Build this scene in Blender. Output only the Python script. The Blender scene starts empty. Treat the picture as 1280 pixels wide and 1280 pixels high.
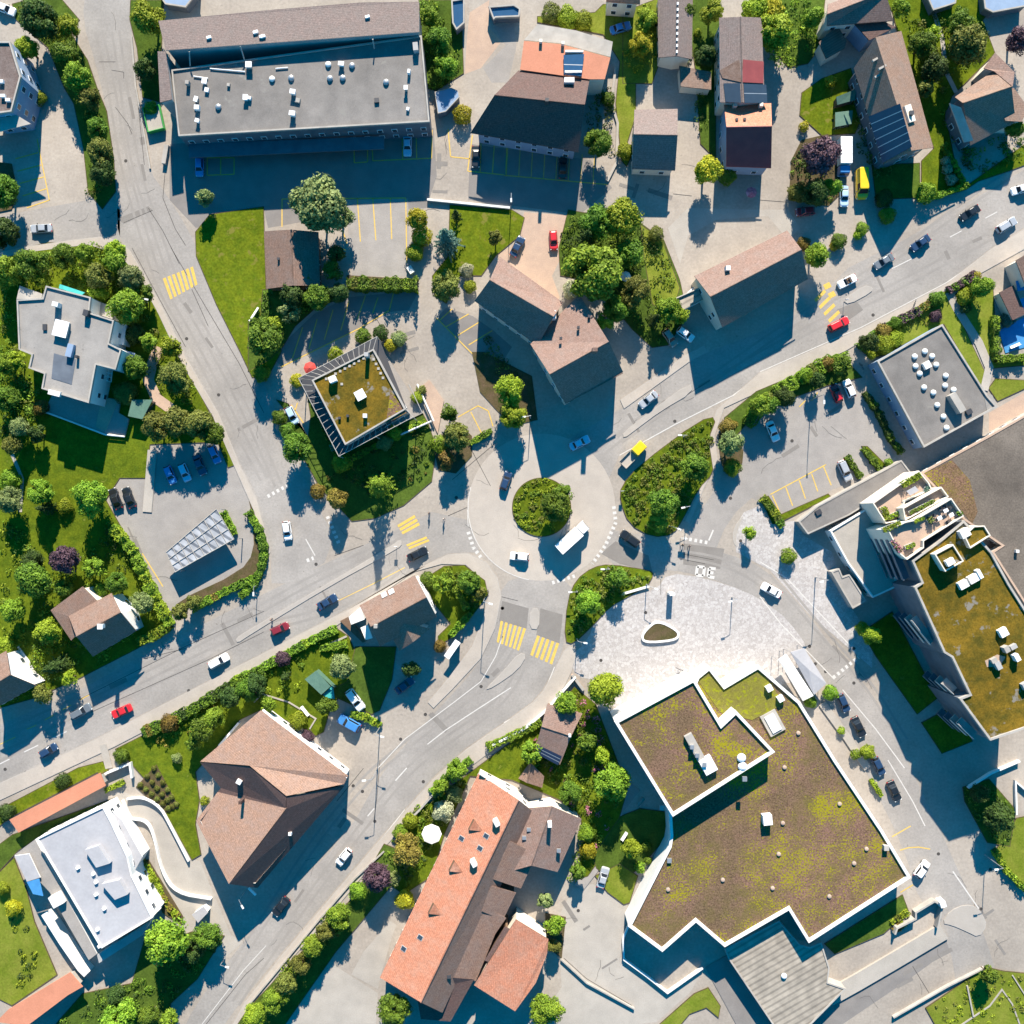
import bpy, bmesh, math, random
from mathutils import Vector, Matrix, geometry
random.seed(7)
R = random.Random(11)
SC = bpy.context.scene
COL = SC.collection
CAM_H = 190.0      # drone height in metres
PPM = 6.0          # photograph pixels per metre on the ground

# ------------------------------------------------------------------ coordinates
TILE = {}
for r_, y_ in zip('abcd', (0, 310, 630, 950)):
    for c_, x_ in zip('1234', (0, 310, 630, 950)):
        TILE[r_ + c_] = (x_, y_, 1280 / 330)
TILE['h'] = (462, 950, 3.31)
TILE['i'] = (850, 1100, 2.54)
TILE['e'] = (560, 520, 1280 / 340)
TILE['f'] = (840, 640, 1280 / 120)
TILE['g'] = (1080, 560, 1280 / 200)

def P(s):
    """'b1: 95,185 205,240' -> list of photograph pixel points (tile-relative survey notes)"""
    ox = oy = 0.0; k = 1.0; out = []
    for tok in s.replace(':', ': ').split():
        if tok.endswith(':'):
            ox, oy, k = TILE[tok[:-1]]
        else:
            a, b = tok.split(',')
            out.append((ox + float(a) / k, oy + float(b) / k))
    return out

def W(p, z=0.0):
    s = (CAM_H - z) / CAM_H / PPM
    return Vector(((p[0] - 640) * s, (640 - p[1]) * s, z))

def chaikin(pts, n=2, closed=True):
    for _ in range(n):
        o = []
        m = len(pts)
        rng = range(m) if closed else range(m - 1)
        if not closed: o.append(pts[0])
        for i in rng:
            a, b = pts[i], pts[(i + 1) % m]
            o.append((a[0] * .75 + b[0] * .25, a[1] * .75 + b[1] * .25))
            o.append((a[0] * .25 + b[0] * .75, a[1] * .25 + b[1] * .75))
        if not closed: o.append(pts[-1])
        pts = o
    return pts

def area2(v):
    return sum(v[i][0] * v[(i + 1) % len(v)][1] - v[(i + 1) % len(v)][0] * v[i][1] for i in range(len(v)))

def ccw(v):
    return v if area2(v) > 0 else v[::-1]

def inset(v, d):
    """move every edge of a ccw polygon (x,y) inwards by d"""
    n = len(v); out = []
    for i in range(n):
        p0, p1, p2 = Vector(v[i - 1][:2]), Vector(v[i][:2]), Vector(v[(i + 1) % n][:2])
        e1, e2 = (p1 - p0), (p2 - p1)
        if e1.length < 1e-6 or e2.length < 1e-6:
            out.append(p1); continue
        e1.normalize(); e2.normalize()
        n1, n2 = Vector((-e1.y, e1.x)), Vector((-e2.y, e2.x))
        k = 1 + n1.dot(n2)
        m = (n1 + n2) / max(k, .35)
        out.append(p1 + m * d)
    return out

def inside(p, poly):
    x, y = p[0], p[1]; c = False; n = len(poly)
    for i in range(n):
        a, b = poly[i], poly[i - 1]
        if (a[1] > y) != (b[1] > y) and x < (b[0] - a[0]) * (y - a[1]) / (b[1] - a[1]) + a[0]:
            c = not c
    return c

# ------------------------------------------------------------------ materials
MATS = {}
def new_mat(name):
    m = bpy.data.materials.new(name); m.use_nodes = True
    nt = m.node_tree; MATS[name] = m
    return m, nt, nt.nodes['Principled BSDF']

def nd(nt, t, **kw):
    n = nt.nodes.new(t)
    for k, v in kw.items():
        if hasattr(n, k) and not k[0].isupper(): setattr(n, k, v)
        else: n.inputs[k].default_value = v
    return n

def ramp(nt, stops):
    n = nt.nodes.new('ShaderNodeValToRGB')
    e = n.color_ramp.elements
    while len(e) > 1: e.remove(e[-1])
    e[0].position = stops[0][0]; e[0].color = (*stops[0][1], 1)
    for p, c in stops[1:]:
        q = e.new(p); q.color = (*c, 1)
    return n

def mul(c, k): return tuple(x * k for x in c)

def M(name, c1, c2=None, scale=.4, rough=.85, fine=6.0, famt=.25, bump=0.0, spec=.25, metal=0.0, big=0.0, lo=.35, hi=.65, speck=None):
    """noise between two colours, fine grain on top, optional very large tone drift and specks"""
    m, nt, b = new_mat(name)
    L = nt.links.new
    c2 = c2 or mul(c1, .8)
    tc = nd(nt, 'ShaderNodeTexCoord')
    n1 = nd(nt, 'ShaderNodeTexNoise', Scale=scale, Detail=6.0, Roughness=.6)
    L(tc.outputs['Object'], n1.inputs['Vector'])
    r1 = ramp(nt, [(lo, c1), (hi, c2)]); L(n1.outputs['Fac'], r1.inputs['Fac'])
    col = r1.outputs['Color']
    n2 = nd(nt, 'ShaderNodeTexNoise', Scale=fine, Detail=4.0, Roughness=.7)
    L(tc.outputs['Object'], n2.inputs['Vector'])
    mr = nd(nt, 'ShaderNodeMapRange'); mr.inputs[1].default_value = .25; mr.inputs[2].default_value = .75
    mr.inputs[3].default_value = 1 - famt; mr.inputs[4].default_value = 1 + famt
    L(n2.outputs['Fac'], mr.inputs[0])
    mx = nd(nt, 'ShaderNodeVectorMath', operation='SCALE'); L(col, mx.inputs[0]); L(mr.outputs[0], mx.inputs['Scale'])
    col = mx.outputs[0]
    if big:
        n3 = nd(nt, 'ShaderNodeTexNoise', Scale=.045, Detail=3.0); L(tc.outputs['Object'], n3.inputs['Vector'])
        m3 = nd(nt, 'ShaderNodeMapRange'); m3.inputs[1].default_value = .3; m3.inputs[2].default_value = .7
        m3.inputs[3].default_value = 1 - big; m3.inputs[4].default_value = 1 + big
        L(n3.outputs['Fac'], m3.inputs[0])
        x3 = nd(nt, 'ShaderNodeVectorMath', operation='SCALE'); L(col, x3.inputs[0]); L(m3.outputs[0], x3.inputs['Scale'])
        col = x3.outputs[0]
    if speck:
        sc, th, c = speck
        n4 = nd(nt, 'ShaderNodeTexNoise', Scale=sc, Detail=3.0, Roughness=.65); L(tc.outputs['Object'], n4.inputs['Vector'])
        r4 = ramp(nt, [(th, (0, 0, 0)), (th + .06, (1, 1, 1))]); L(n4.outputs['Fac'], r4.inputs['Fac'])
        mm = nd(nt, 'ShaderNodeMix', data_type='RGBA'); L(r4.outputs['Color'], mm.inputs[0]); L(col, mm.inputs[6]); mm.inputs[7].default_value = (*c, 1)
        col = mm.outputs[2]
    L(col, b.inputs['Base Color'])
    b.inputs['Roughness'].default_value = rough; b.inputs['Specular IOR Level'].default_value = spec; b.inputs['Metallic'].default_value = metal
    if bump:
        bp = nd(nt, 'ShaderNodeBump', Strength=bump, Distance=.05); L(n2.outputs['Fac'], bp.inputs['Height']); L(bp.outputs[0], b.inputs['Normal'])
    return m

def M_tile(name, c1, c2, c3, row=.36, wid=.26, rough=.8):
    """roof tiles in metres along the slope (UV), blotchy weathering"""
    m, nt, b = new_mat(name); L = nt.links.new
    uv = nd(nt, 'ShaderNodeTexCoord')
    br = nd(nt, 'ShaderNodeTexBrick', Scale=1.0); br.offset = .5
    br.inputs['Brick Width'].default_value = wid; br.inputs['Row Height'].default_value = row
    br.inputs['Mortar Size'].default_value = .03; br.inputs['Bias'].default_value = 0
    br.inputs['Color1'].default_value = (*c1, 1); br.inputs['Color2'].default_value = (*c2, 1); br.inputs['Mortar'].default_value = (*mul(c1, .55), 1)
    L(uv.outputs['UV'], br.inputs['Vector'])
    n = nd(nt, 'ShaderNodeTexNoise', Scale=.55, Detail=6.0, Roughness=.65); L(uv.outputs['Object'], n.inputs['Vector'])
    r = ramp(nt, [(.42, (0, 0, 0)), (.7, (1, 1, 1))]); L(n.outputs['Fac'], r.inputs['Fac'])
    mx = nd(nt, 'ShaderNodeMix', data_type='RGBA'); L(r.outputs['Color'], mx.inputs[0]); L(br.outputs['Color'], mx.inputs[6]); mx.inputs[7].default_value = (*c3, 1)
    n2 = nd(nt, 'ShaderNodeTexNoise', Scale=3.0, Detail=5.0, Roughness=.75); L(uv.outputs['Object'], n2.inputs['Vector'])
    mr = nd(nt, 'ShaderNodeMapRange'); mr.inputs[1].default_value = .25; mr.inputs[2].default_value = .75; mr.inputs[3].default_value = .58; mr.inputs[4].default_value = 1.42
    L(n2.outputs['Fac'], mr.inputs[0])
    sc = nd(nt, 'ShaderNodeVectorMath', operation='SCALE'); L(mx.outputs[2], sc.inputs[0]); L(mr.outputs[0], sc.inputs['Scale'])
    L(sc.outputs[0], b.inputs['Base Color'])
    bp = nd(nt, 'ShaderNodeBump', Strength=.5, Distance=.04); L(br.outputs['Fac'], bp.inputs['Height']); bp.invert = True; L(bp.outputs[0], b.inputs['Normal'])
    b.inputs['Roughness'].default_value = rough; b.inputs['Specular IOR Level'].default_value = .2
    return m

def M_leaf(name, dark, mid, light, trans=.25):
    m, nt, b = new_mat(name); L = nt.links.new
    g = nd(nt, 'ShaderNodeNewGeometry'); oi = nd(nt, 'ShaderNodeObjectInfo')
    r = ramp(nt, [(0, dark), (.5, mid), (1, light)]); L(g.outputs['Random Per Island'], r.inputs['Fac'])
    mr = nd(nt, 'ShaderNodeMapRange'); mr.inputs[3].default_value = .78; mr.inputs[4].default_value = 1.2; L(oi.outputs['Random'], mr.inputs[0])
    tc = nd(nt, 'ShaderNodeTexCoord'); nz = nd(nt, 'ShaderNodeTexNoise', Scale=1.6, Detail=2.0); L(tc.outputs['Object'], nz.inputs['Vector'])
    m2 = nd(nt, 'ShaderNodeMath', operation='MULTIPLY_ADD'); L(nz.outputs['Fac'], m2.inputs[0]); m2.inputs[1].default_value = 1.5; m2.inputs[2].default_value = -.5
    m3 = nd(nt, 'ShaderNodeMath', operation='MULTIPLY_ADD'); L(g.outputs['Random Per Island'], m3.inputs[0]); m3.inputs[1].default_value = .5
    L(m2.outputs[0], m3.inputs[2]); L(m3.outputs[0], r.inputs['Fac'])
    hm = nd(nt, 'ShaderNodeMapRange'); hm.inputs[3].default_value = .478; hm.inputs[4].default_value = .508; L(oi.outputs['Random'], hm.inputs[0])
    hs = nd(nt, 'ShaderNodeHueSaturation'); hs.inputs['Saturation'].default_value = 1.02; L(hm.outputs[0], hs.inputs['Hue']); L(r.outputs['Color'], hs.inputs['Color'])
    sc = nd(nt, 'ShaderNodeVectorMath', operation='SCALE'); L(hs.outputs['Color'], sc.inputs[0]); L(mr.outputs[0], sc.inputs['Scale'])
    L(sc.outputs[0], b.inputs['Base Color']); b.inputs['Roughness'].default_value = .65; b.inputs['Specular IOR Level'].default_value = .2
    t = nd(nt, 'ShaderNodeBsdfTranslucent'); L(sc.outputs[0], t.inputs['Color'])
    mx = nd(nt, 'ShaderNodeMixShader'); mx.inputs[0].default_value = trans
    L(b.outputs[0], mx.inputs[1]); L(t.outputs[0], mx.inputs[2])
    L(mx.outputs[0], nt.nodes['Material Output'].inputs['Surface'])
    return m

def M_plain(name, c, rough=.5, metal=0.0, spec=.5, coat=0.0):
    m, nt, b = new_mat(name)
    tc = nd(nt, 'ShaderNodeTexCoord'); n = nd(nt, 'ShaderNodeTexNoise', Scale=1.3, Detail=4.0)
    nt.links.new(tc.outputs['Object'], n.inputs['Vector'])
    r = ramp(nt, [(.3, mul(c, .88)), (.7, c)]); nt.links.new(n.outputs['Fac'], r.inputs['Fac'])
    nt.links.new(r.outputs['Color'], b.inputs['Base Color'])
    b.inputs['Roughness'].default_value = rough; b.inputs['Metallic'].default_value = metal
    b.inputs['Specular IOR Level'].default_value = spec; b.inputs['Coat Weight'].default_value = coat
    return m

def M_sedum(name, soil, pink, yg, green):
    """roof planting: brown cushions, pinkish drifts, patches of yellow green clumps"""
    m, nt, b = new_mat(name); L = nt.links.new
    tc = nd(nt, 'ShaderNodeTexCoord')
    def noise(s, d=4.0): n = nd(nt, 'ShaderNodeTexNoise', Scale=s, Detail=d, Roughness=.65); L(tc.outputs['Object'], n.inputs['Vector']); return n.outputs['Fac']
    def mix(f, a, c):
        x = nd(nt, 'ShaderNodeMix', data_type='RGBA'); L(f, x.inputs[0])
        for v, i in ((a, 6), (c, 7)):
            if isinstance(v, tuple): x.inputs[i].default_value = (*v, 1)
            else: L(v, x.inputs[i])
        return x.outputs[2]
    r1 = ramp(nt, [(.42, (0, 0, 0)), (.62, (1, 1, 1))]); L(noise(.09), r1.inputs['Fac']); c = mix(r1.outputs['Color'], soil, pink)
    r2 = ramp(nt, [(.35, (.55, .55, .55)), (.65, (1.35, 1.35, 1.35))]); L(noise(3.2, 6.0), r2.inputs['Fac'])
    mm = nd(nt, 'ShaderNodeMix', data_type='RGBA', blend_type='MULTIPLY'); mm.inputs[0].default_value = 1; L(c, mm.inputs[6]); L(r2.outputs['Color'], mm.inputs[7]); c = mm.outputs[2]
    r5 = ramp(nt, [(.45, (0, 0, 0)), (.7, (.75, .75, .75))]); L(noise(.16), r5.inputs['Fac']); c = mix(r5.outputs['Color'], c, green)
    ad = nd(nt, 'ShaderNodeMath', operation='MULTIPLY_ADD'); L(noise(.11, 3.0), ad.inputs[0]); ad.inputs[1].default_value = .75; L(noise(2.7, 4.0), ad.inputs[2])
    r3 = ramp(nt, [(.955, (0, 0, 0)), (1.0, (1, 1, 1))]); L(ad.outputs[0], r3.inputs['Fac']); c = mix(r3.outputs['Color'], c, yg)
    L(c, b.inputs['Base Color']); b.inputs['Roughness'].default_value = 1; b.inputs['Specular IOR Level'].default_value = 0
    bp = nd(nt, 'ShaderNodeBump', Strength=.8, Distance=.08); L(noise(2.6, 5.0), bp.inputs['Height']); L(bp.outputs[0], b.inputs['Normal'])

def M_plaza(name):
    m, nt, b = new_mat(name); L = nt.links.new
    tc = nd(nt, 'ShaderNodeTexCoord')
    v = nd(nt, 'ShaderNodeTexVoronoi', Scale=1.9); v.feature = 'DISTANCE_TO_EDGE'; L(tc.outputs['Object'], v.inputs['Vector'])
    v2 = nd(nt, 'ShaderNodeTexVoronoi', Scale=1.9); L(tc.outputs['Object'], v2.inputs['Vector'])
    hs = nd(nt, 'ShaderNodeSeparateColor'); L(v2.outputs['Color'], hs.inputs[0])
    r = ramp(nt, [(0, (.315, .292, .28)), (.5, (.37, .347, .335)), (1, (.415, .393, .383))]); L(hs.outputs[0], r.inputs['Fac'])
    e = ramp(nt, [(0.0, (.74, .72, .72)), (.07, (1, 1, 1))]); L(v.outputs['Distance'], e.inputs['Fac'])
    mm = nd(nt, 'ShaderNodeMix', data_type='RGBA', blend_type='MULTIPLY'); mm.inputs[0].default_value = 1; L(r.outputs['Color'], mm.inputs[6]); L(e.outputs['Color'], mm.inputs[7])
    n = nd(nt, 'ShaderNodeTexNoise', Scale=.15, Detail=4.0); L(tc.outputs['Object'], n.inputs['Vector'])
    mr = nd(nt, 'ShaderNodeMapRange'); mr.inputs[1].default_value = .3; mr.inputs[2].default_value = .7; mr.inputs[3].default_value = .95; mr.inputs[4].default_value = 1.04; L(n.outputs['Fac'], mr.inputs[0])
    s = nd(nt, 'ShaderNodeVectorMath', operation='SCALE'); L(mm.outputs[2], s.inputs[0]); L(mr.outputs[0], s.inputs['Scale'])
    L(s.outputs[0], b.inputs['Base Color']); b.inputs['Roughness'].default_value = .85
    return m

def M_rib(name, c1, c2, period, ang, rough=.6, metal=0.0, dist=.6):
    """straight ribs or planks, direction ang in the ground plane"""
    m, nt, b = new_mat(name); L = nt.links.new
    tc = nd(nt, 'ShaderNodeTexCoord'); mp = nd(nt, 'ShaderNodeMapping'); mp.inputs['Rotation'].default_value = (0, 0, ang)
    L(tc.outputs['Object'], mp.inputs['Vector'])
    w = nd(nt, 'ShaderNodeTexWave', Scale=.314 / period, Distortion=dist, Detail=3.0); L(mp.outputs[0], w.inputs['Vector'])
    r = ramp(nt, [(.15, c2), (.4, c1)]); L(w.outputs['Fac'], r.inputs['Fac'])
    n = nd(nt, 'ShaderNodeTexNoise', Scale=.5, Detail=6.0); L(tc.outputs['Object'], n.inputs['Vector'])
    mr = nd(nt, 'ShaderNodeMapRange'); mr.inputs[1].default_value = .3; mr.inputs[2].default_value = .7; mr.inputs[3].default_value = .75; mr.inputs[4].default_value = 1.2; L(n.outputs['Fac'], mr.inputs[0])
    s = nd(nt, 'ShaderNodeVectorMath', operation='SCALE'); L(r.outputs['Color'], s.inputs[0]); L(mr.outputs[0], s.inputs['Scale'])
    L(s.outputs[0], b.inputs['Base Color']); b.inputs['Roughness'].default_value = rough; b.inputs['Metallic'].default_value = metal
    return m

M('asphalt', (.285, .264, .245), (.245, .227, .211), scale=.25, fine=2.2, famt=.17, big=.13, speck=(1.1, .66, (.18, .165, .15)))
M('asphalt_new', (.258, .239, .222), (.228, .211, .196), scale=.3, fine=5, famt=.12, big=.1)
M('asphalt_patch', (.175, .16, .148), (.195, .18, .166), scale=.5, fine=5, famt=.12)
M('paving', (.315, .278, .24), (.275, .242, .21), scale=.3, fine=1.8, famt=.17, big=.15, speck=(.8, .65, (.23, .205, .18)))
M('sidewalk', (.375, .332, .29), (.335, .298, .262), scale=.4, fine=4, famt=.1, big=.08)
M('island_concrete', (.335, .305, .275), (.305, .278, .25), scale=.5, fine=4, famt=.08, big=.05)
M('kerb_stone', (.36, .33, .30), (.30, .28, .26), scale=1.5, fine=5, famt=.1)
M('yard_pink', (.40, .29, .22), (.35, .255, .20), scale=.6, fine=4, famt=.15, big=.1)
M('yard_grey', (.275, .255, .238), (.235, .218, .205), scale=.4, fine=4, famt=.15, big=.1)
M('yard_pale', (.345, .315, .28), (.30, .275, .245), scale=.35, fine=4, famt=.12, big=.1)
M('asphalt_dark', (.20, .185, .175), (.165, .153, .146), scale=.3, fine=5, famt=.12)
M('grass', (.105, .135, .010), (.058, .09, .008), scale=.5, fine=3, famt=.42, bump=.6, big=.2, rough=1, spec=0, speck=(.5, .66, (.13, .15, .025)))
M('lawn', (.115, .142, .010), (.070, .105, .008), speck=(.4, .60, (.145, .14, .03)), scale=.5, fine=2.2, famt=.42, bump=.5, big=.15, rough=1, spec=0)
M('lawn_dry', (.165, .185, .03), (.11, .15, .016), scale=.3, fine=3, famt=.3, bump=.5, big=.15, rough=1, spec=0)
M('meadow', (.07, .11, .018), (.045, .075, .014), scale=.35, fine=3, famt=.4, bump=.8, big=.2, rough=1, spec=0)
M('soil', (.10, .072, .045), (.065, .06, .025), scale=.6, fine=4, famt=.35, bump=.6, rough=1, spec=0)
M('gravel_roof', (.205, .19, .178), (.135, .126, .12), scale=.22, fine=5, famt=.18, big=.18, lo=.3, hi=.7, speck=(.35, .64, (.20, .19, .175)))
M('gravel_light', (.28, .262, .245), (.22, .207, .195), scale=.3, fine=5, famt=.14, big=.1, speck=(.5, .68, (.17, .16, .15)))
M('gravel_dark', (.165, .14, .118), (.075, .064, .055), scale=.13, fine=3, famt=.35, big=.25, lo=.25, hi=.75)
M('facade_shade', (.12, .14, .17), (.09, .105, .13), scale=.5, fine=4, famt=.1, rough=.5)  # navy tone with shade painted in, for surfaces lying in shadow
M('sedum_plain', (.185, .118, .080), (.135, .108, .040), scale=.22, fine=4.5, famt=.4, big=.2, bump=.6, rough=1, spec=0, speck=(2.1, .585, (.25, .235, .012)))
M('sedum_green', (.16, .155, .025), (.135, .12, .035), scale=.6, fine=4, famt=.35, big=.15, bump=.6, rough=1, spec=0, speck=(.9, .56, (.2, .21, .014)))
M('moss', (.165, .105, .015), (.070, .060, .012), scale=.4, fine=3, famt=.4, big=.2, bump=.5, rough=1, spec=0, speck=(.33, .60, (.18, .165, .14)))
M('white_render', (.66, .655, .64), (.60, .595, .58), scale=.4, fine=4, famt=.04, rough=.7)
M('cream_render', (.62, .57, .49), (.55, .5, .43), scale=.4, fine=4, famt=.05, rough=.8)
M('grey_render', (.36, .355, .35), (.30, .295, .29), scale=.4, fine=4, famt=.06, rough=.8)
M('blue_render', (.22, .30, .42), (.18, .25, .36), scale=.4, fine=4, famt=.06, rough=.8)
M('brown_wood', (.16, .10, .065), (.11, .07, .045), scale=1, fine=5, famt=.2)
M('concrete', (.36, .335, .305), (.28, .262, .24), scale=.5, fine=4, famt=.1, big=.05)
M('white_membrane', (.355, .352, .37), (.315, .312, .33), scale=.35, fine=2, famt=.08, big=.08, rough=.6)
M('terracotta_flat', (.48, .20, .125), (.42, .175, .108), scale=.3, fine=4, famt=.12, big=.06)
M('red_metal', (.22, .05, .05), (.18, .04, .042), scale=.5, fine=4, famt=.12, rough=.5)
M('green_panel', (.09, .17, .13), (.07, .14, .11), scale=.8, fine=4, famt=.15, rough=.6)
M('green_paint', (.05, .33, .07), (.04, .27, .06), scale=.8, fine=4, famt=.1, rough=.5)
M('parasol_cloth', (.80, .78, .73), (.72, .70, .66), scale=1, fine=5, famt=.04)
M('red_cloth', (.5, .06, .05), (.42, .05, .04), scale=1, fine=5, famt=.1)
M('blue_cloth', (.05, .22, .45), (.04, .18, .4), scale=1, fine=5, famt=.1)
M('teal_cloth', (.05, .38, .36), (.04, .3, .3), scale=1, fine=5, famt=.1)
M('bark', (.09, .065, .045), (.06, .045, .03), scale=2, fine=8, famt=.3, rough=1)
M('yellow_paint', (.58, .39, .085), (.50, .34, .08), scale=1.2, fine=6, famt=.2, speck=(2.0, .66, (.26, .2, .1)))
M('white_paint', (.52, .50, .47), (.46, .44, .42), scale=1.2, fine=6, famt=.12, speck=(2.0, .68, (.3, .28, .26)))
M('asphalt_crack', (.10, .093, .086), (.08, .075, .07), scale=2, fine=6, famt=.2)
M('tar', (.05, .047, .045), (.04, .038, .036), scale=2, fine=6, famt=.2, rough=.7)
M('iron', (.06, .055, .05), (.045, .04, .038), scale=3, fine=8, famt=.2, rough=.6)
M_tile('tile_orange', (.50, .21, .13), (.44, .18, .11), (.38, .20, .14))
M_tile('tile_brown', (.225, .142, .11), (.19, .122, .095), (.18, .13, .11))
M_tile('tile_beige', (.265, .172, .13), (.225, .148, .112), (.20, .15, .125))
M_tile('tile_tan', (.37, .228, .165), (.31, .19, .138), (.27, .185, .15))
M_tile('tile_dark', (.13, .08, .07), (.105, .066, .06), (.10, .068, .062))
M_tile('tile_grey', (.225, .17, .155), (.19, .15, .138), (.17, .14, .13))
M_tile('tile_salmon', (.255, .165, .135), (.215, .14, .115), (.205, .15, .13))
M_rib('rib_metal', (.30, .262, .215), (.20, .175, .145), 1.15, math.radians(60), rough=.6)
M_rib('deck_plank', (.13, .085, .065), (.09, .06, .047), .5, math.radians(60), rough=.8)
M_rib('glass_roof', (.34, .35, .37), (.14, .15, .17), 1.6, math.radians(-58), rough=.35, dist=0)
M_plaza('plaza')
M_sedum('sedum', (.13, .088, .055), (.18, .105, .08), (.225, .20, .014), (.11, .098, .025))
M_plain('glass', (.035, .05, .07), rough=.12, spec=.8)
M_plain('car_glass', (.012, .014, .018), rough=.2, spec=.3)
M_plain('glass_blue', (.03, .08, .16), rough=.12, spec=.8)
M_plain('solar', (.018, .028, .06), rough=.25, spec=.6)
M_plain('steel', (.42, .43, .44), rough=.4, metal=.6)
M_plain('white_metal', (.78, .78, .78), rough=.4)
M_plain('dark_metal', (.05, .05, .055), rough=.45)
M_plain('tyre', (.02, .02, .02), rough=.8)
M_plain('lamp_white', (.75, .75, .72), rough=.3)
M_plain('tail_red', (.35, .02, .02), rough=.3)
M_plain('skin', (.5, .33, .25), rough=.6)
for n_, c_ in dict(white=(.75, .76, .77), silver=(.42, .44, .47), grey=(.17, .19, .21), black=(.015, .017, .02), navy=(.02, .045, .10),
                   blue=(.05, .20, .48), red=(.52, .02, .025), maroon=(.20, .02, .03), yellow=(.72, .48, .01), taupe=(.26, .23, .19), paleblue=(.38, .52, .68), orange=(.55, .12, .05)).items():
    M_plain('paint_' + n_, c_, rough=.28, metal=.25 if n_ in ('silver', 'grey', 'taupe') else 0, coat=.6)
M_leaf('leaf_green', (0.042, 0.088, 0.012), (0.092, 0.172, 0.019), (0.184, 0.291, 0.031))
M_leaf('leaf_bright', (0.068, 0.138, 0.015), (0.153, 0.268, 0.025), (0.291, 0.430, 0.046))
M_leaf('leaf_lime', (0.110, 0.168, 0.014), (0.221, 0.306, 0.024), (0.354, 0.452, 0.050))
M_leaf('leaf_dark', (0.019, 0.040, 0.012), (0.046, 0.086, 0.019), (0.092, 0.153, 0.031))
M_leaf('leaf_olive', (0.068, 0.088, 0.019), (0.131, 0.153, 0.031), (0.230, 0.254, 0.054))
M_leaf('leaf_sage', (0.085, 0.123, 0.046), (0.169, 0.223, 0.077), (0.291, 0.353, 0.138))
M_leaf('leaf_purple', (0.034, 0.020, 0.027), (0.073, 0.042, 0.055), (0.153, 0.092, 0.116), trans=.1)
M_leaf('leaf_blue', (0.039, 0.085, 0.068), (0.092, 0.169, 0.131), (0.199, 0.307, 0.245))
M_leaf('leaf_orange', (0.095, 0.078, 0.018), (0.190, 0.144, 0.033), (0.304, 0.261, 0.046))
M_leaf('leaf_pink', (0.184, 0.046, 0.077), (0.384, 0.138, 0.184), (0.600, 0.307, 0.368))
M_leaf('leaf_yellow', (0.229, 0.227, 0.012), (0.375, 0.359, 0.024), (0.408, 0.468, 0.062))
M_leaf('leaf_pale', (0.215, 0.230, 0.138), (0.368, 0.384, 0.245), (0.552, 0.552, 0.384))

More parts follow.
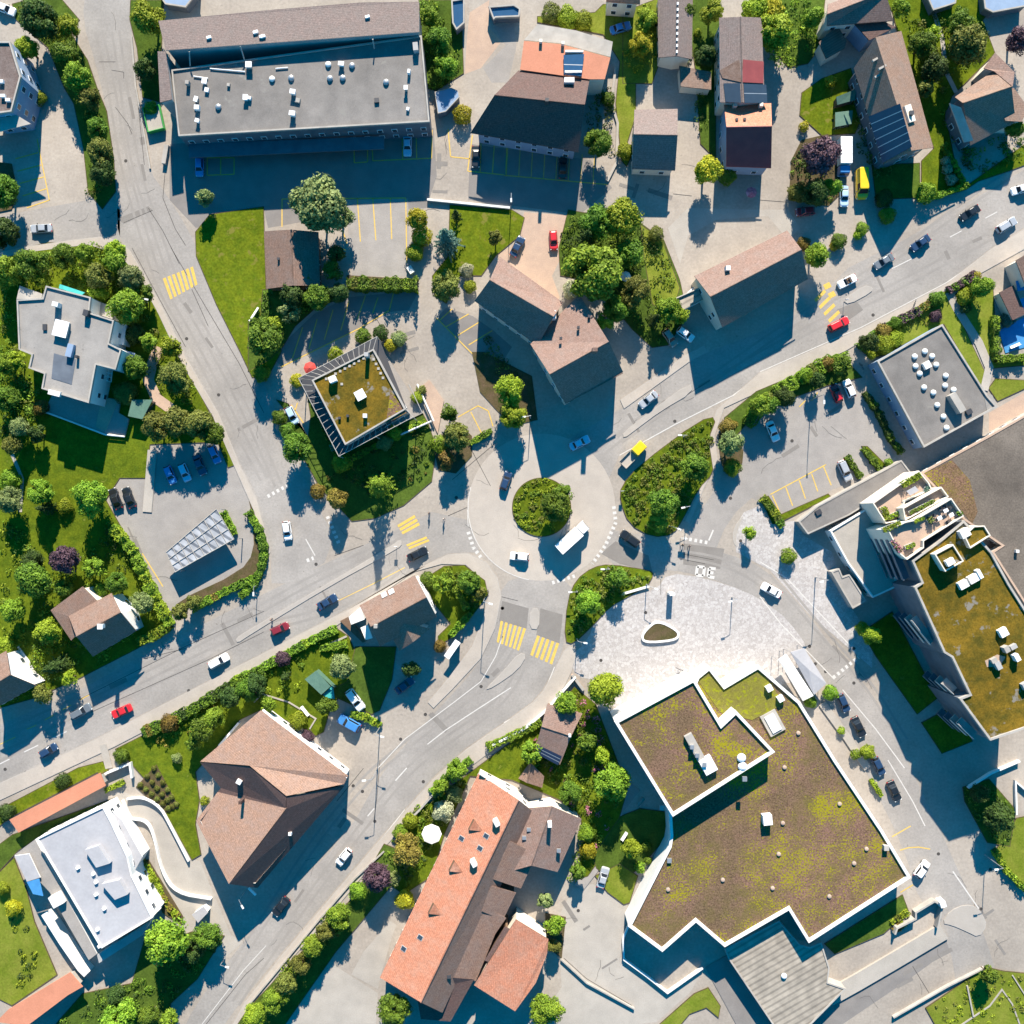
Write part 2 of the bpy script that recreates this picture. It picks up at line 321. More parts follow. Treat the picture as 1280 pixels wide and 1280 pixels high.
# ------------------------------------------------------------------ mesh builder
ORG = {}            # world origin of every object we make
class MB:
    def __init__(s): s.v = []; s.f = []; s.m = []; s.uv = {}
    def face(s, pts, m=0, uv=None):
        i = len(s.v); s.v += [Vector(p) for p in pts]; s.f.append(tuple(range(i, i + len(pts)))); s.m.append(m)
        if uv: s.uv[len(s.f) - 1] = uv
    def poly(s, pts2, z, m=0, flip=False):
        v = [Vector((p[0], p[1], z)) for p in pts2]
        for t in geometry.tessellate_polygon([v]):
            a, b, c = (v[i] for i in t)
            up = (b - a).cross(c - a).z > 0
            s.face((a, b, c) if up != flip else (a, c, b), m)
    def prism(s, pts2, z0, z1, m=0, top=None, bottom=False):
        v = ccw(list(pts2)); n = len(v)
        for i in range(n):
            a, b = v[i], v[(i + 1) % n]
            s.face([(a[0], a[1], z0), (b[0], b[1], z0), (b[0], b[1], z1), (a[0], a[1], z1)], m)
        s.poly(v, z1, m if top is None else top)
        if bottom: s.poly(v, z0, m, True)
    def ring(s, outer, inner, z0, z1, m=0):
        n = len(outer)
        for i in range(n):
            j = (i + 1) % n
            a, b, c, d = outer[i], outer[j], inner[j], inner[i]
            s.face([(a[0], a[1], z1), (b[0], b[1], z1), (c[0], c[1], z1), (d[0], d[1], z1)], m)
            s.face([(a[0], a[1], z0), (b[0], b[1], z0), (b[0], b[1], z1), (a[0], a[1], z1)], m)
            s.face([(c[0], c[1], z0), (d[0], d[1], z0), (d[0], d[1], z1), (c[0], c[1], z1)], m)
    def box(s, c, sx, sy, sz, rz=0, m=0):
        """box standing on c (base centre)"""
        ca, sa = math.cos(rz), math.sin(rz); q = []
        for x, y in ((-1, -1), (1, -1), (1, 1), (-1, 1)):
            X, Y = x * sx / 2, y * sy / 2
            q.append((c[0] + X * ca - Y * sa, c[1] + X * sa + Y * ca))
        s.prism(q, c[2], c[2] + sz, m, bottom=True)
    def tube(s, a, b, r0, r1=None, n=8, m=0, cap=True):
        a, b = Vector(a), Vector(b); r1 = r0 if r1 is None else r1
        d = (b - a).normalized(); u = d.orthogonal().normalized(); w = d.cross(u)
        A = [a + (u * math.cos(t) + w * math.sin(t)) * r0 for t in (2 * math.pi * k / n for k in range(n))]
        B = [b + (u * math.cos(t) + w * math.sin(t)) * r1 for t in (2 * math.pi * k / n for k in range(n))]
        for k in range(n):
            j = (k + 1) % n; s.face([A[k], A[j], B[j], B[k]], m)
        if cap: s.face(B, m); s.face(A[::-1], m)
    def dome(s, c, r, h, m=0, n=12, k=4):
        prev = None
        for i in range(k + 1):
            t = i / k * math.pi / 2; rr, z = r * math.cos(t), h * math.sin(t)
            cur = [Vector((c[0] + rr * math.cos(a), c[1] + rr * math.sin(a), c[2] + z)) for a in (2 * math.pi * q / n for q in range(n))]
            if prev:
                for q in range(n):
                    j = (q + 1) % n; s.face([prev[q], prev[j], cur[j], cur[q]], m)
            prev = cur
    def leaf(s, p, nrm, a, b, m=0):
        t = nrm.orthogonal().normalized(); t.rotate(Matrix.Rotation(R.uniform(0, 6.28), 3, nrm)); w = nrm.cross(t)
        s.face([p - t * a, p + w * b, p + t * a, p - w * b], m)
    def build(s, name, mats, parent=None, org=None):
        if isinstance(mats, str): mats = [mats]
        if parent is not None: o0 = ORG[parent.name]
        else: o0 = Vector(org) if org is not None else Vector((0, 0, 0))
        me = bpy.data.meshes.new(name)
        me.from_pydata([tuple(v - o0) for v in s.v], [], s.f)
        for mm in mats: me.materials.append(MATS[mm])
        if len(mats) > 1: me.polygons.foreach_set('material_index', s.m)
        if s.uv:
            ul = me.uv_layers.new(name='UVMap')
            for fi, uvs in s.uv.items():
                for li, q in zip(me.polygons[fi].loop_indices, uvs): ul.data[li].uv = q
        me.update()
        o = bpy.data.objects.new(name, me); COL.objects.link(o)
        if parent is not None: o.parent = parent
        else: o.location = o0
        ORG[o.name] = o0.copy()
        return o

LABELS = {}
def tag(o, label, cat=None, group=None, kind=None):
    o['label'] = label
    if cat: o['category'] = cat
    if group: o['group'] = group
    if kind: o['kind'] = kind
    n = len(label.split())
    if not 4 <= n <= 16: print('LABEL LENGTH', n, label)
    if label in LABELS: print('LABEL TWICE', label)
    LABELS[label] = 1
    return o

def empty(name, loc, label, cat, group=None):
    o = bpy.data.objects.new(name, None); COL.objects.link(o); o.location = loc; o.empty_display_size = .5
    ORG[o.name] = Vector(loc)
    tag(o, label, cat, group)
    return o

def centre(pts):
    n = len(pts); return (sum(p[0] for p in pts) / n, sum(p[1] for p in pts) / n)
# ================================================================== GROUND
def sheet(name, polys, z, mat, label=None, parent=None, kind='structure'):
    mb = MB()
    for p in polys: mb.poly([W(q) for q in p], z)
    o = mb.build(name, mat, parent)
    if label: tag(o, label, kind=kind)
    return o

def slab(name, polys, z, mat, label, side='kerb_stone', z0=-.02):
    mb = MB()
    for p in polys:
        v = ccw([W(q) for q in p]); n = len(v)
        inn = inset(v, .14)
        for i in range(n):
            a, b = v[i], v[(i + 1) % n]; c, d = inn[(i + 1) % n], inn[i]
            mb.face([(a[0], a[1], z0), (b[0], b[1], z0), (b[0], b[1], z), (a[0], a[1], z)], 1)
            mb.face([(a[0], a[1], z), (b[0], b[1], z), (c[0], c[1], z), (d[0], d[1], z)], 1)
        mb.poly(inn, z, 0)
    o = mb.build(name, [mat, side])
    return tag(o, label, kind='structure')

PZ = [0]
big = [(-6000, -6000), (7300, -6000), (7300, 7300), (-6000, 7300)]
sheet('ground', [big], -.03, 'meadow', 'wide green meadow ground reaching out to the horizon')
sheet('pavement', [[(-120, -120), (1400, -120), (1400, 1400), (-120, 1400)]], 0, 'paving', 'pale worn beige paving between the roads and the gardens')

circ = lambda c, r, n=48: [(c[0] + r * math.cos(2 * math.pi * k / n), c[1] + r * math.sin(2 * math.pi * k / n)) for k in range(n)]
RB = (677, 634)

road_w = P("-25,917 60,880 100,862 215,800 300,757 345,735 420,698 500,660 540,640 585,650 600,690 560,692 532,705 421,768 330,815 113,926 -25,994")
side_st = chaikin(P("108,-20 165,-20 163,30 171,119 187,214 206,240 236,288 262,345 310,440 340,500 365,560 385,610 428,690 340,742 338,690 318,620 271,516 232,449 204,390 180,346 160,315 147,290 147,270 143,206 134,139 119,77 103,26"), 1)
side_w = P("-25,275 10,268 116,249 150,262 150,305 98,299 28,309 -25,322")
road_sw = chaikin(P("622,745 640,720 700,720 720,740 706,775 705,810 690,840 672,872 640,895 560,950 480,1040 310,1240 270,1295 225,1295 243,1258 304,1177 355,1120 433,1045 480,960 540,895 600,830 616,790"), 1)
road_ne = P("690,560 778,510 860,450 950,415 1010,385 1060,335 1130,300 1215,250 1310,195 1310,266 1239,310 1182,354 1079,409 950,465 914,496 844,532 774,570 760,600 700,600")
road_se = chaikin(P("750,660 800,668 850,682 905,690 960,712 1010,768 1060,835 1110,900 1150,985 1190,1070 1225,1150 1270,1295 1205,1295 1185,1165 1150,1130 1130,1060 1090,980 1045,890 1010,810 985,775 962,755 930,738 880,720 838,712 790,712 760,705"), 1)
lot_ne = P("850,690 865,655 895,610 915,560 948,520 962,508 1062,470 1085,497 1102,545 1120,570 1075,600 1040,612 1005,640 965,640 940,622 920,640 905,662 892,694")
rd = sheet('road', [side_st, side_w], .008, 'asphalt', 'light grey asphalt side street running down from the top of the photo')
rd2 = sheet('road', [road_w], .009, 'asphalt', 'grey main road west of the roundabout, dark car lanes around a pale median')
rd3 = sheet('road', [road_ne], .010, 'asphalt', 'grey main road climbing from the roundabout past the brown barn roof')
rd4 = sheet('road', [road_sw], .011, 'asphalt', 'curving grey road with the double yellow crossing at its upper end')
rd5 = sheet('road', [road_se], .012, 'asphalt', 'grey road curving around the white plaza with the 30 painted on it')
rd6 = sheet('roundabout', [circ(RB, 92)], .013, 'sidewalk', 'pale circular roundabout carriageway around the planted island')
rd7 = sheet('car_park', [lot_ne], .004, 'yard_grey', 'grey car park between the hedge and the flat roof with white domes')
sheet('car_park', [P("190,560 272,553 300,585 312,625 332,690 320,724 228,762 216,780 150,655 135,625 150,600 186,600")], .005, 'yard_grey', 'grey car park around the glass roofed shelter')
sheet('yard', [P("212,180 542,160 546,220 533,260 430,268 335,285 330,262 245,285 212,250")], .004, 'asphalt_dark', 'forecourt asphalt below the long flat roof building, darkened for its shadow')  # darker sheet follows the cast shadow of the block
sheet('yard', [P("432,250 510,248 513,345 440,345")], .005, 'yard_grey', 'grey parking deck with yellow bay lines above the hedge')
sheet('yard', [P("b2:160,575 110,520 320,320 480,240 830,205 780,300 690,310 540,395"), P("b2:915,340 960,290 1090,330 1190,400 1280,480 1190,620 1100,540")], .0055, 'asphalt_dark', 'asphalt under the diagonal yellow parking bays, darkened as tree shade')  # dark tone paints the shade of trees and hedge over the bays
sheet('yard', [P("588,180 738,200 765,235 725,268 585,250")], .005, 'asphalt_dark', 'parking bays in front of the brown tiled town house, painted in its shadow')  # lower edge traces the town house shadow, shade is in the colour
sheet('yard', [P("655,265 720,270 712,300 690,345 700,372 690,380 640,340 620,320 650,300")], .005, 'yard_pink', 'pinkish paved yard with the parked red car')
sheet('yard', [P("d1:520,130 640,170 760,180 830,300 930,480 970,490 1040,660 1120,850 1180,880 1090,960 870,900 820,700 760,600 740,300 640,290 560,260")], .005, 'yard_pale', 'pale concrete driveway curling beside the white villa')
sheet('yard', [P("d2:630,1110 500,1040 560,930 690,780 720,800 700,850 640,1060"), P("d2:170,1280 300,1100 410,990 630,1130 620,1280")], .005, 'yard_pale', 'pale gravel yard below the leafy roadside hedge')
sheet('yard', [P("d3:270,750 330,630 430,600 600,700 560,960 700,1060 780,1130 920,1020 980,1000 900,1130 740,1270 560,1290 150,1290 280,1100 270,960")], .005, 'yard_pale', 'worn pale yard left of the big sedum roof')
sheet('yard', [P("d4:340,1070 700,900 900,820 1010,930 1080,1000 640,1240 560,1290 200,1290")], .006, 'paving', 'wide grey ramp road below the ribbed roof')
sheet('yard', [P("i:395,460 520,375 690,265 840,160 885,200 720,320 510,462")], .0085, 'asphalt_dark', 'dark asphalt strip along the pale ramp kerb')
sheet('yard', [P("b4:1110,800 1280,700 1290,800 1110,890")], .005, 'yard_pink', 'pinkish paved strip beside the flat roof with domes')
sheet('yard', [P("860,295 895,275 960,270 985,300 1000,285 985,262 940,262 860,260 835,285 850,330")], .005, 'yard_pale', 'pale paved apron above the brown barn roof')
sheet('plaza', [chaikin(P("735,800 745,772 778,745 820,738 835,716 880,722 930,738 962,756 985,775 1012,812 1000,850 960,860 885,838 775,895 745,850 720,846 712,822"), 1),
                P("918,660 930,640 950,632 962,655 1000,650 1005,670 1040,690 1050,720 1064,760 1092,800 1090,835 1012,768 962,712 920,690")], .016, 'plaza', 'pinkish white plaza paved in irregular stone slabs')

# asphalt repairs, patched lanes around the crossings
patch = [P("e:255,870 380,905 370,1000 240,965"), P("e:435,905 540,935 525,1070 415,1030"), P("f:160,420 700,490 640,760 150,700"), P("b4:370,300 470,260 500,300 430,350"),
         P("c3:470,240 540,180 700,250 720,330 560,290"), P("a1:570,1060 720,1000 740,1020 600,1085")]
sheet('asphalt_patch', patch, .019, 'asphalt_patch', 'darker asphalt repairs before the yellow crossings', kind='structure')

# kerbed sidewalks and splitter islands
slab('sidewalk', [P("-25,1012 -25,990 113,927 330,816 421,769 532,706 560,693 585,691 608,703 622,722 627,745 619,785 601,823 565,862 542,885 535,878 560,848 590,808 603,775 611,745 604,725 582,706 552,705 516,715 421,782 330,836 144,933")], .12, 'sidewalk', 'beige kerbed sidewalk along the lower side of the west main road')
slab('sidewalk', [chaikin(P("708,806 692,840 674,872 642,896 562,951 482,1041 312,1241 285,1292 300,1292 322,1247 440,1113 490,1046 560,979 630,927 682,892 712,848 722,812"), 1)], .12, 'sidewalk', 'beige kerbed sidewalk on the outer side of the curving road')
slab('sidewalk', [P("914,497 950,466 1079,410 1182,355 1239,311 1310,268 1310,295 1182,366 1058,438 950,489 905,510 893,545 897,575 880,610 868,640 862,655 856,652 875,610 886,575 884,545 896,512")], .12, 'sidewalk', 'beige kerbed sidewalk along the lower side of the uphill main road')
slab('sidewalk', [P("162,312 182,346 206,390 234,449 273,516 300,581 322,625 338,690 332,700 318,640 296,590 266,520 226,452 198,392 174,348 150,318 110,306 30,316 -25,330 -25,322 28,309 98,299 134,295")], .12, 'sidewalk', 'narrow beige sidewalk along the left side of the side street')
slab('sidewalk', [P("775,500 860,442 880,432 885,440 862,452 780,511")], .12, 'sidewalk', 'short beige sidewalk below the parked white car')
isl = [P("c2:-60,650 0,612 700,200 735,170 750,190 730,215 400,395 0,640 -50,675"), P("e:388,905 432,905 428,1005 382,1000"), P("e:335,1112 372,1125 330,1195 215,1275 170,1290 260,1200"),
       P("b3:575,895 700,800 900,650 915,700 760,790 640,880 580,925"), P("b4:400,255 500,180 548,190 540,215 430,275"), P("d4:880,790 920,730 990,700 1050,710 1080,750 1100,800 1060,860 1000,830 930,800")]
for i_, p_ in enumerate(isl): slab('traffic_island', [chaikin(p_, 1)], .124 + i_ * .004, 'island_concrete', ['long pale median of the west main road', 'pale oval splitter island before the double crossing', 'pale curved splitter island below the double crossing', 'long pale splitter island where the uphill road enters the roundabout', 'small pale island beside the white convertible', 'pale oval island at the end of the ramp road'][i_])
slab('roundabout_apron', [chaikin(P("f:900,100 960,40 900,180 850,350 880,480 820,420 805,300 840,180"), 1)], .05, 'island_concrete', 'white kerb edge of the rounded plaza corner')

# -------------------------------------------------- painted markings
def bar(mb, a, b, w, z):
    a, b = W(a, 0), W(b, 0); d = (b - a)
    if d.length < 1e-4: return
    d.normalize(); n = Vector((-d.y, d.x, 0)) * w / 2
    mb.face([(*(a - n).xy, z), (*(b - n).xy, z), (*(b + n).xy, z), (*(a + n).xy, z)])

def lerp(a, b, t): return (a[0] + (b[0] - a[0]) * t, a[1] + (b[1] - a[1]) * t)

def dash(mb, pts, on, off, w, z):
    """dashes along a pixel polyline, lengths in metres"""
    pos = 0.0
    for a, b in zip(pts[:-1], pts[1:]):
        L = math.dist(a, b) / PPM; t = 0.0
        while t < L:
            ph = pos % (on + off)
            if ph < on:
                e = min(L, t + on - ph)
                bar(mb, lerp(a, b, t / L), lerp(a, b, e / L), w, z); st = e - t
            else: st = min(on + off - ph, L - t)
            st = max(st, 1e-3); t += st; pos += st

def line(mb, pts, w, z):
    for a, b in zip(pts[:-1], pts[1:]): bar(mb, a, b, w, z)

def zebra(mb, A, B, C, D, n, z, fill=.55):
    """n bars from edge A-B to edge D-C, spread along A-B"""
    for i in range(n):
        t0, t1 = (i + .5 - fill / 2) / n, (i + .5 + fill / 2) / n
        q = [lerp(A, B, t0), lerp(A, B, t1), lerp(D, C, t1), lerp(D, C, t0)]
        mb.poly([W(p) for p in q], z)

ZM = .023
y = MB()
A = P("b1:785,150 940,88 962,175 822,252"); zebra(y, A[0], A[1], A[2], A[3], 7, ZM, .6)
A = P("c2:722,100 752,150 835,105 805,50"); zebra(y, *A, 3, ZM, .68)
A = P("c2:765,195 785,222 882,182 862,155"); zebra(y, *A, 2, ZM, .68)
A = P("e:243,962 372,1002 338,1106 225,1062"); zebra(y, *A, 6, ZM)
A = P("e:415,1030 528,1072 495,1172 382,1122"); zebra(y, *A, 5, ZM)
A = P("b4:255,240 345,372 395,325 305,190"); zebra(y, *A, 4, ZM, .4)
A = P("b4:300,170 345,255 375,240 330,155"); zebra(y, *A, 2, ZM)
line(y, P("c2:440,468 600,390 760,308"), .14, ZM)
dash(y, P("c1:130,1092 170,1075 300,1000 415,935 475,905"), 2.2, 2.0, .16, ZM)
dash(y, P("c1:0,1165 75,1130"), 5, 2, .16, ZM)
for s in ("a1:180,675 240,972", "a1:185,740 75,770", "a1:200,800 85,830", "a1:212,858 95,890", "a1:225,915 110,950", "a1:240,970 130,1008",
          "a1:1005,765 1135,765 1135,845 1005,850 1005,765", "a1:1070,765 1070,848", "a2:515,705 580,705 580,785 515,790 515,705", "a2:600,650 605,780 890,767 893,630", "a2:748,640 750,772", "a2:815,635 818,770",
          "a2:970,625 982,760 1075,770", "a2:1088,655 1065,830", "a3:0,850 500,895", "a2:1068,830 1240,848", "a2:165,1100 165,965 765,960 770,1275", "a2:530,960 545,1172", "a2:605,960 620,1165", "a2:690,960 697,1160", "a2:460,1120 480,1180",
          "a2:1130,690 1125,835", "a2:1195,690 1185,840", "a2:1255,700 1250,845",
          "b2:160,577 540,390 690,300", "b2:215,535 265,385", "b2:295,490 335,345", "b2:370,445 412,300", "b2:450,400 490,255", "b2:530,345 570,230", "b2:605,315 630,240", "b2:685,305 705,220",
          "b2:915,340 1090,515", "b2:960,382 1070,320", "b2:1015,425 1120,360", "b2:1070,470 1185,400", "b2:930,350 990,295", "b2:1018,820 1115,765 1165,790 1188,865", "b2:1080,795 1132,897", "b2:210,760 270,850",
          "b2:240,750 225,800", "b4:50,1195 320,1050", "b4:125,1160 158,1250", "b4:190,1125 220,1215", "b4:250,1095 280,1180", "b4:308,1060 345,1150", "b4:60,1200 95,1280", "b4:190,770 220,740", "b4:250,740 280,700",
          "d4:640,372 730,320", "d4:680,437 720,425 770,422 825,432", "d4:680,642 742,605", "c1:690,240 790,400"):
    line(y, P(s), .22, ZM)
for k in range(8):
    x = 15 + 60 * k; line(y, P("a3:%d,%d %d,%d" % (x + 4, 700 + k * 8, x - 4, 855 + k * 5)), .15, ZM)
y.build('yellow_marking', 'yellow_paint', rd2)

w = MB()
dash(w, P("c1:-20,1270 70,1225 340,1095"), 3.2, 3.4, .2, ZM + .001)
dash(w, P("b4:640,100 740,50"), 5, 3, .18, ZM); dash(w, P("a4:920,1150 1210,995"), 2.8, 5.6, .18, ZM)
line(w, P("c2:280,170 325,250"), .2, ZM)
for s in ("c2:385,60 440,190", "c2:285,275 318,262", "b2:95,1205 190,1152", "c4:355,842 478,742", "f:160,350 480,410", "e:780,425 790,500 740,610 680,695", "e:490,785 600,752", "e:95,545 120,620 155,665"):
    pts = P(s); dash(w, pts, .55, .55, .75, ZM)
line(w, P("f:490,380 550,240"), .3, ZM)
line(w, P("c2:870,1165 960,1095 1120,990 1275,890"), .2, ZM); line(w, P("d2:715,100 770,38"), .25, ZM); line(w, P("d2:580,272 612,235"), .25, ZM)
line(w, P("d2:0,1160 130,1020 640,392 760,240"), .16, ZM)
line(w, P("d1:980,1280 1180,1020 1290,900"), .14, ZM)
line(w, P("c2:630,1280 760,1140 1000,960 1130,860 1200,740 1235,640"), .16, ZM)
line(w, P("c3:0,1060 110,1000 200,900 245,790"), .18, ZM)
line(w, P("d4:935,540 1060,720"), .25, ZM); line(w, P("c4:0,280 130,360 440,690"), .2, ZM); line(w, P("c4:0,450 100,580 360,850"), .2, ZM)
line(w, P("c4:400,900 560,1090 700,1280"), .2, ZM); line(w, P("d4:620,0 740,200 800,320"), .2, ZM)
line(w, P("b3:560,1005 830,855 1110,715 1280,590"), .2, ZM)
line(w, P("b4:0,600 490,385 900,170 1120,20"), .16, ZM)
line(w, [(RB[0] + 92 * math.cos(a), RB[1] + 92 * math.sin(a)) for a in [math.radians(q) for q in range(100, 200, 6)]], .15, ZM)
line(w, P("e:90,440 95,520"), .12, ZM)
w.build('white_marking', 'white_paint', rd2)
# the 30 of the speed zone, painted as blocky strokes, read from the plaza side
t30 = MB()
def stroke(o, ux, uy, pts):
    for (a, b), (c, d) in zip(pts[:-1], pts[1:]):
        bar(t30, (o[0] + ux[0] * a + uy[0] * b, o[1] + ux[1] * a + uy[1] * b), (o[0] + ux[0] * c + uy[0] * d, o[1] + ux[1] * c + uy[1] * d), .62, ZM)
ang = math.radians(188); ux, uy = (math.cos(ang), math.sin(ang)), (-math.sin(ang), math.cos(ang))
o30 = (893, 722)
stroke(o30, ux, uy, [(0, 0), (8, 0), (8, 11), (0, 11)]); stroke(o30, ux, uy, [(2, 5.5), (8, 5.5)])
stroke(o30, ux, uy, [(14, 0), (23, 0), (23, 11), (14, 11), (14, 0)])
t30.build('speed_number', 'white_paint', rd5)

# tar seams, manholes, and a lamp head's shadow painted as a dark disc
t = MB()
for s in ("a1:640,200 660,420 700,800", "a1:540,340 600,350 600,380", "a1:560,520 620,600 640,650", "a1:720,1010 790,1120 870,1280", "a1:800,840 790,960 850,1110 900,1190", "a1:600,1080 740,1020", "a1:480,300 560,300",
          "b1:830,0 1000,290 1160,560 1280,800", "b1:930,200 1010,380", "b1:640,0 720,150 900,480", "c2:420,250 560,200", "c1:700,750 900,700", "c1:380,950 900,690 1280,520", "c1:440,1010 1000,760 1280,620",
          "b3:640,870 1000,640", "b3:570,740 700,660", "e:90,120 200,330", "e:20,300 220,130", "e:0,470 90,430", "e:120,760 250,850 330,870",
          "d2:430,200 560,40", "d2:640,0 625,180 610,300", "d1:1000,1280 1190,1040 1280,960", "f:150,560 560,640", "f:90,620 440,690", "d4:740,1000 820,1130", "d3:290,960 400,1060 620,1190", "c3:760,370 760,440",
          "a3:820,940 910,950", "a4:0,970 130,980", "b2:610,320 650,390", "c2:700,0 520,80"):
    line(t, P(s), .11, ZM - .003)
for s in ("a1:610,780", "c1:915,905", "c2:330,292", "c2:1235,505", "c2:1130,885", "c2:740,1140", "c2:860,1020", "c3:110,1002", "c3:470,758", "d2:510,125", "d2:555,152", "d2:615,297", "d2:850,105", "b3:695,828", "b3:828,840", "b3:1098,1213", "b1:1060,712", "b1:905,440", "b4:155,935", "b4:678,303", "b4:548,325",
          "c4:455,868", "c4:240,690", "c4:268,775", "c4:318,812", "c4:455,700", "d4:865,455", "d4:1117,530", "d4:1072,722", "d1:125,60", "d1:25,45", "d3:360,730", "e:255,905", "e:930,925", "f:915,385", "b2:1010,1210"):
    c = P(s)[0]; t.poly([W(q) for q in circ(c, 2.1, 12)], ZM - .001)
t.build('seam_and_shadow', 'iron', rd)
# wheel tracks worn into the lanes: slightly different asphalt laid as thin strips
k = MB(); TRK = [0]
def track(s, w=.55, gap=1.5, z=ZM - .006):
    v = [W(p) for p in chaikin(P(s), 2, False)]
    for sgn in (-1, 1):
        L_ = []
        for i, q in enumerate(v):
            d = (v[min(i + 1, len(v) - 1)] - v[max(i - 1, 0)]).normalized(); n = Vector((-d.y, d.x, 0)); c = q + n * sgn * gap / 2; L_.append((c - n * w / 2, c + n * w / 2))
        for (a, b), (c, d) in zip(L_[:-1], L_[1:]): k.face([(a.x, a.y, z), (c.x, c.y, z), (d.x, d.y, z), (b.x, b.y, z)])
for s in ("c1:-20,1235 300,1080 700,880 1280,590 c2:330,540 620,400 800,260", "c1:-20,1130 300,990 700,800 1280,500 c2:300,370 600,230 760,130", "c2:1270,700 1180,840 1000,990 700,1220 d2:560,100 300,420 0,900 -140,1120", "c3:110,700 60,860 -60,1000 -300,1160 d2:760,60 480,420 140,880 -60,1180",
          "b3:460,1000 700,800 1000,660 1280,500 b4:300,360 640,200 1120,-60", "b3:560,930 760,790 1000,640 1280,440 b4:330,250 700,10 a4:900,1060 1200,850", "a1:560,150 600,420 650,800 760,1120 b1:840,160 1000,420 1200,800 1350,1150", "a1:480,150 540,420 600,800 690,1120 b1:780,200 920,430 1110,800 1280,1120", "f:100,560 600,640 1000,800 1280,1010", "c4:60,330 280,600 520,860 700,1150"):
    track(s, .5, 1.5, .0171 + .00035 * TRK[0]); TRK[0] += 1
k.build('wheel_track', 'asphalt_new', rd)
# trench repairs and stains, irregular
rp = MB(); rq = random.Random(5)
for s in ("c1:-20,1180 700,840 1280,540", "c2:330,450 800,200", "b1:840,250 1000,480 1200,850", "a1:520,200 620,500 700,900", "b3:570,880 1000,640", "b4:300,300 1100,-50", "c4:100,420 500,860 640,1100", "c2:1250,750 900,1080", "d2:560,200 100,860", "b4:120,980 400,800", "a2:940,700 930,950", "b2:750,380 800,560", "a3:560,900 860,1000", "d3:340,720 520,1000", "d4:500,1150 900,940", "d4:1000,600 1200,900", "c1:640,150 760,420"):
    v = P(s)
    for q in range(3):
        i = rq.randrange(len(v) - 1); c = lerp(v[i], v[i + 1], rq.random()); a = math.atan2(v[i + 1][1] - v[i][1], v[i + 1][0] - v[i][0]) + rq.choice((0, 0, 1.57)) ; L_, w_ = rq.uniform(4, 16), rq.uniform(2, 6); o_ = rq.uniform(-9, 9)
        cx, cy = c[0] - math.sin(a) * o_, c[1] + math.cos(a) * o_
        rp.poly([W((cx + math.cos(a) * x * L_ - math.sin(a) * y_ * w_, cy + math.sin(a) * x * L_ + math.cos(a) * y_ * w_)) for x, y_ in ((-1, -.5), (1, -.5), (1, .5), (-1, .5))], ZM - .0036 + .0002 * q)
ck = MB()
for s in ("c1:-20,1200 700,820 1280,520", "b1:760,100 1000,480 1280,1000", "a1:520,150 620,500 700,1000", "b3:570,880 1000,640", "c4:60,380 500,860", "d2:560,100 60,960", "e:150,300 600,620", "e:200,500 560,640", "a1:300,1050 700,1000", "d3:340,720 560,1100", "d4:1000,560 1200,900", "b4:100,1000 420,820", "c2:560,120 700,330", "c1:560,60 800,520", "a3:820,700 820,1020", "a2:920,700 930,1100", "b2:700,420 850,620", "d4:500,1180 900,960"):
    v = P(s)
    for q in range(4):
        i = rq.randrange(len(v) - 1); c = lerp(v[i], v[i + 1], rq.random()); c = (c[0] + rq.uniform(-12, 12), c[1] + rq.uniform(-12, 12)); a = rq.uniform(0, 6.28)
        for t_ in range(rq.randrange(2, 6)):
            d = (c[0] + math.cos(a) * rq.uniform(4, 9), c[1] + math.sin(a) * rq.uniform(4, 9)); bar(ck, c, d, rq.uniform(.05, .085), ZM - .002 + .0002 * (q + t_)); c = d; a += rq.uniform(-.7, .7)
ck.build('crack', 'asphalt_crack', rd)
rp.build('asphalt_repair', 'asphalt_patch', rd)

# -------------------------------------------------- green parcels
def parcel(name, s, label, mat='grass', z=.10, sm=0):
    p = P(s) if isinstance(s, str) else s
    if sm: p = chaikin(p, sm)
    PZ[0] += 1
    return slab(name, [p], z + PZ[0] * .0022, mat, label, 'soil')

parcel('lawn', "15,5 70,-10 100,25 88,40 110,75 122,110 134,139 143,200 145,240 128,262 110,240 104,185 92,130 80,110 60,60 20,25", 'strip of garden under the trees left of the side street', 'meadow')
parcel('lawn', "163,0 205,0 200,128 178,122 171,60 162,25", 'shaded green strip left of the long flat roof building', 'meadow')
parcel('lawn', "-25,322 60,303 125,302 158,318 180,352 203,394 231,453 262,515 290,560 298,580 285,585 272,553 188,556 184,598 150,598 133,625 150,655 217,785 170,812 100,848 40,874 -25,892", 'large green garden around the grey flat roofed villa', 'grass')
parcel('lawn', P("310,618 322,622 335,690 322,724 232,762 222,765 220,752 300,715 318,690 316,650"), 'narrow hedge bed curving around the car park', 'soil', sm=1)
parcel('lawn', "244,290 262,268 330,258 333,362 350,372 352,440 335,472 315,472 300,440 270,380 245,320", 'triangular bright lawn beside the yellow crossing', 'lawn')
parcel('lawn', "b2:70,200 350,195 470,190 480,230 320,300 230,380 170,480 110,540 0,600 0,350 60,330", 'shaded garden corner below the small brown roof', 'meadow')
parcel('lawn', "346,500 360,505 372,560 400,610 440,652 470,648 505,632 540,602 546,560 536,530 520,500 380,470 388,520 385,545", 'garden around the house with the square green roof', 'meadow')
parcel('lawn', "555,540 572,528 590,545 590,570 570,592 548,588 543,565", 'small planted corner above the roundabout', 'soil')
parcel('lawn', "562,256 640,262 656,272 650,295 620,320 602,345 575,345 558,380 543,370 540,345 560,320", 'bright lawn above the twin gabled house', 'lawn')
parcel('lawn', "710,262 800,278 830,300 850,350 860,395 835,432 815,435 790,412 770,388 755,375 735,350 700,345 698,310", 'garden with dense trees right of the pink yard', 'meadow')
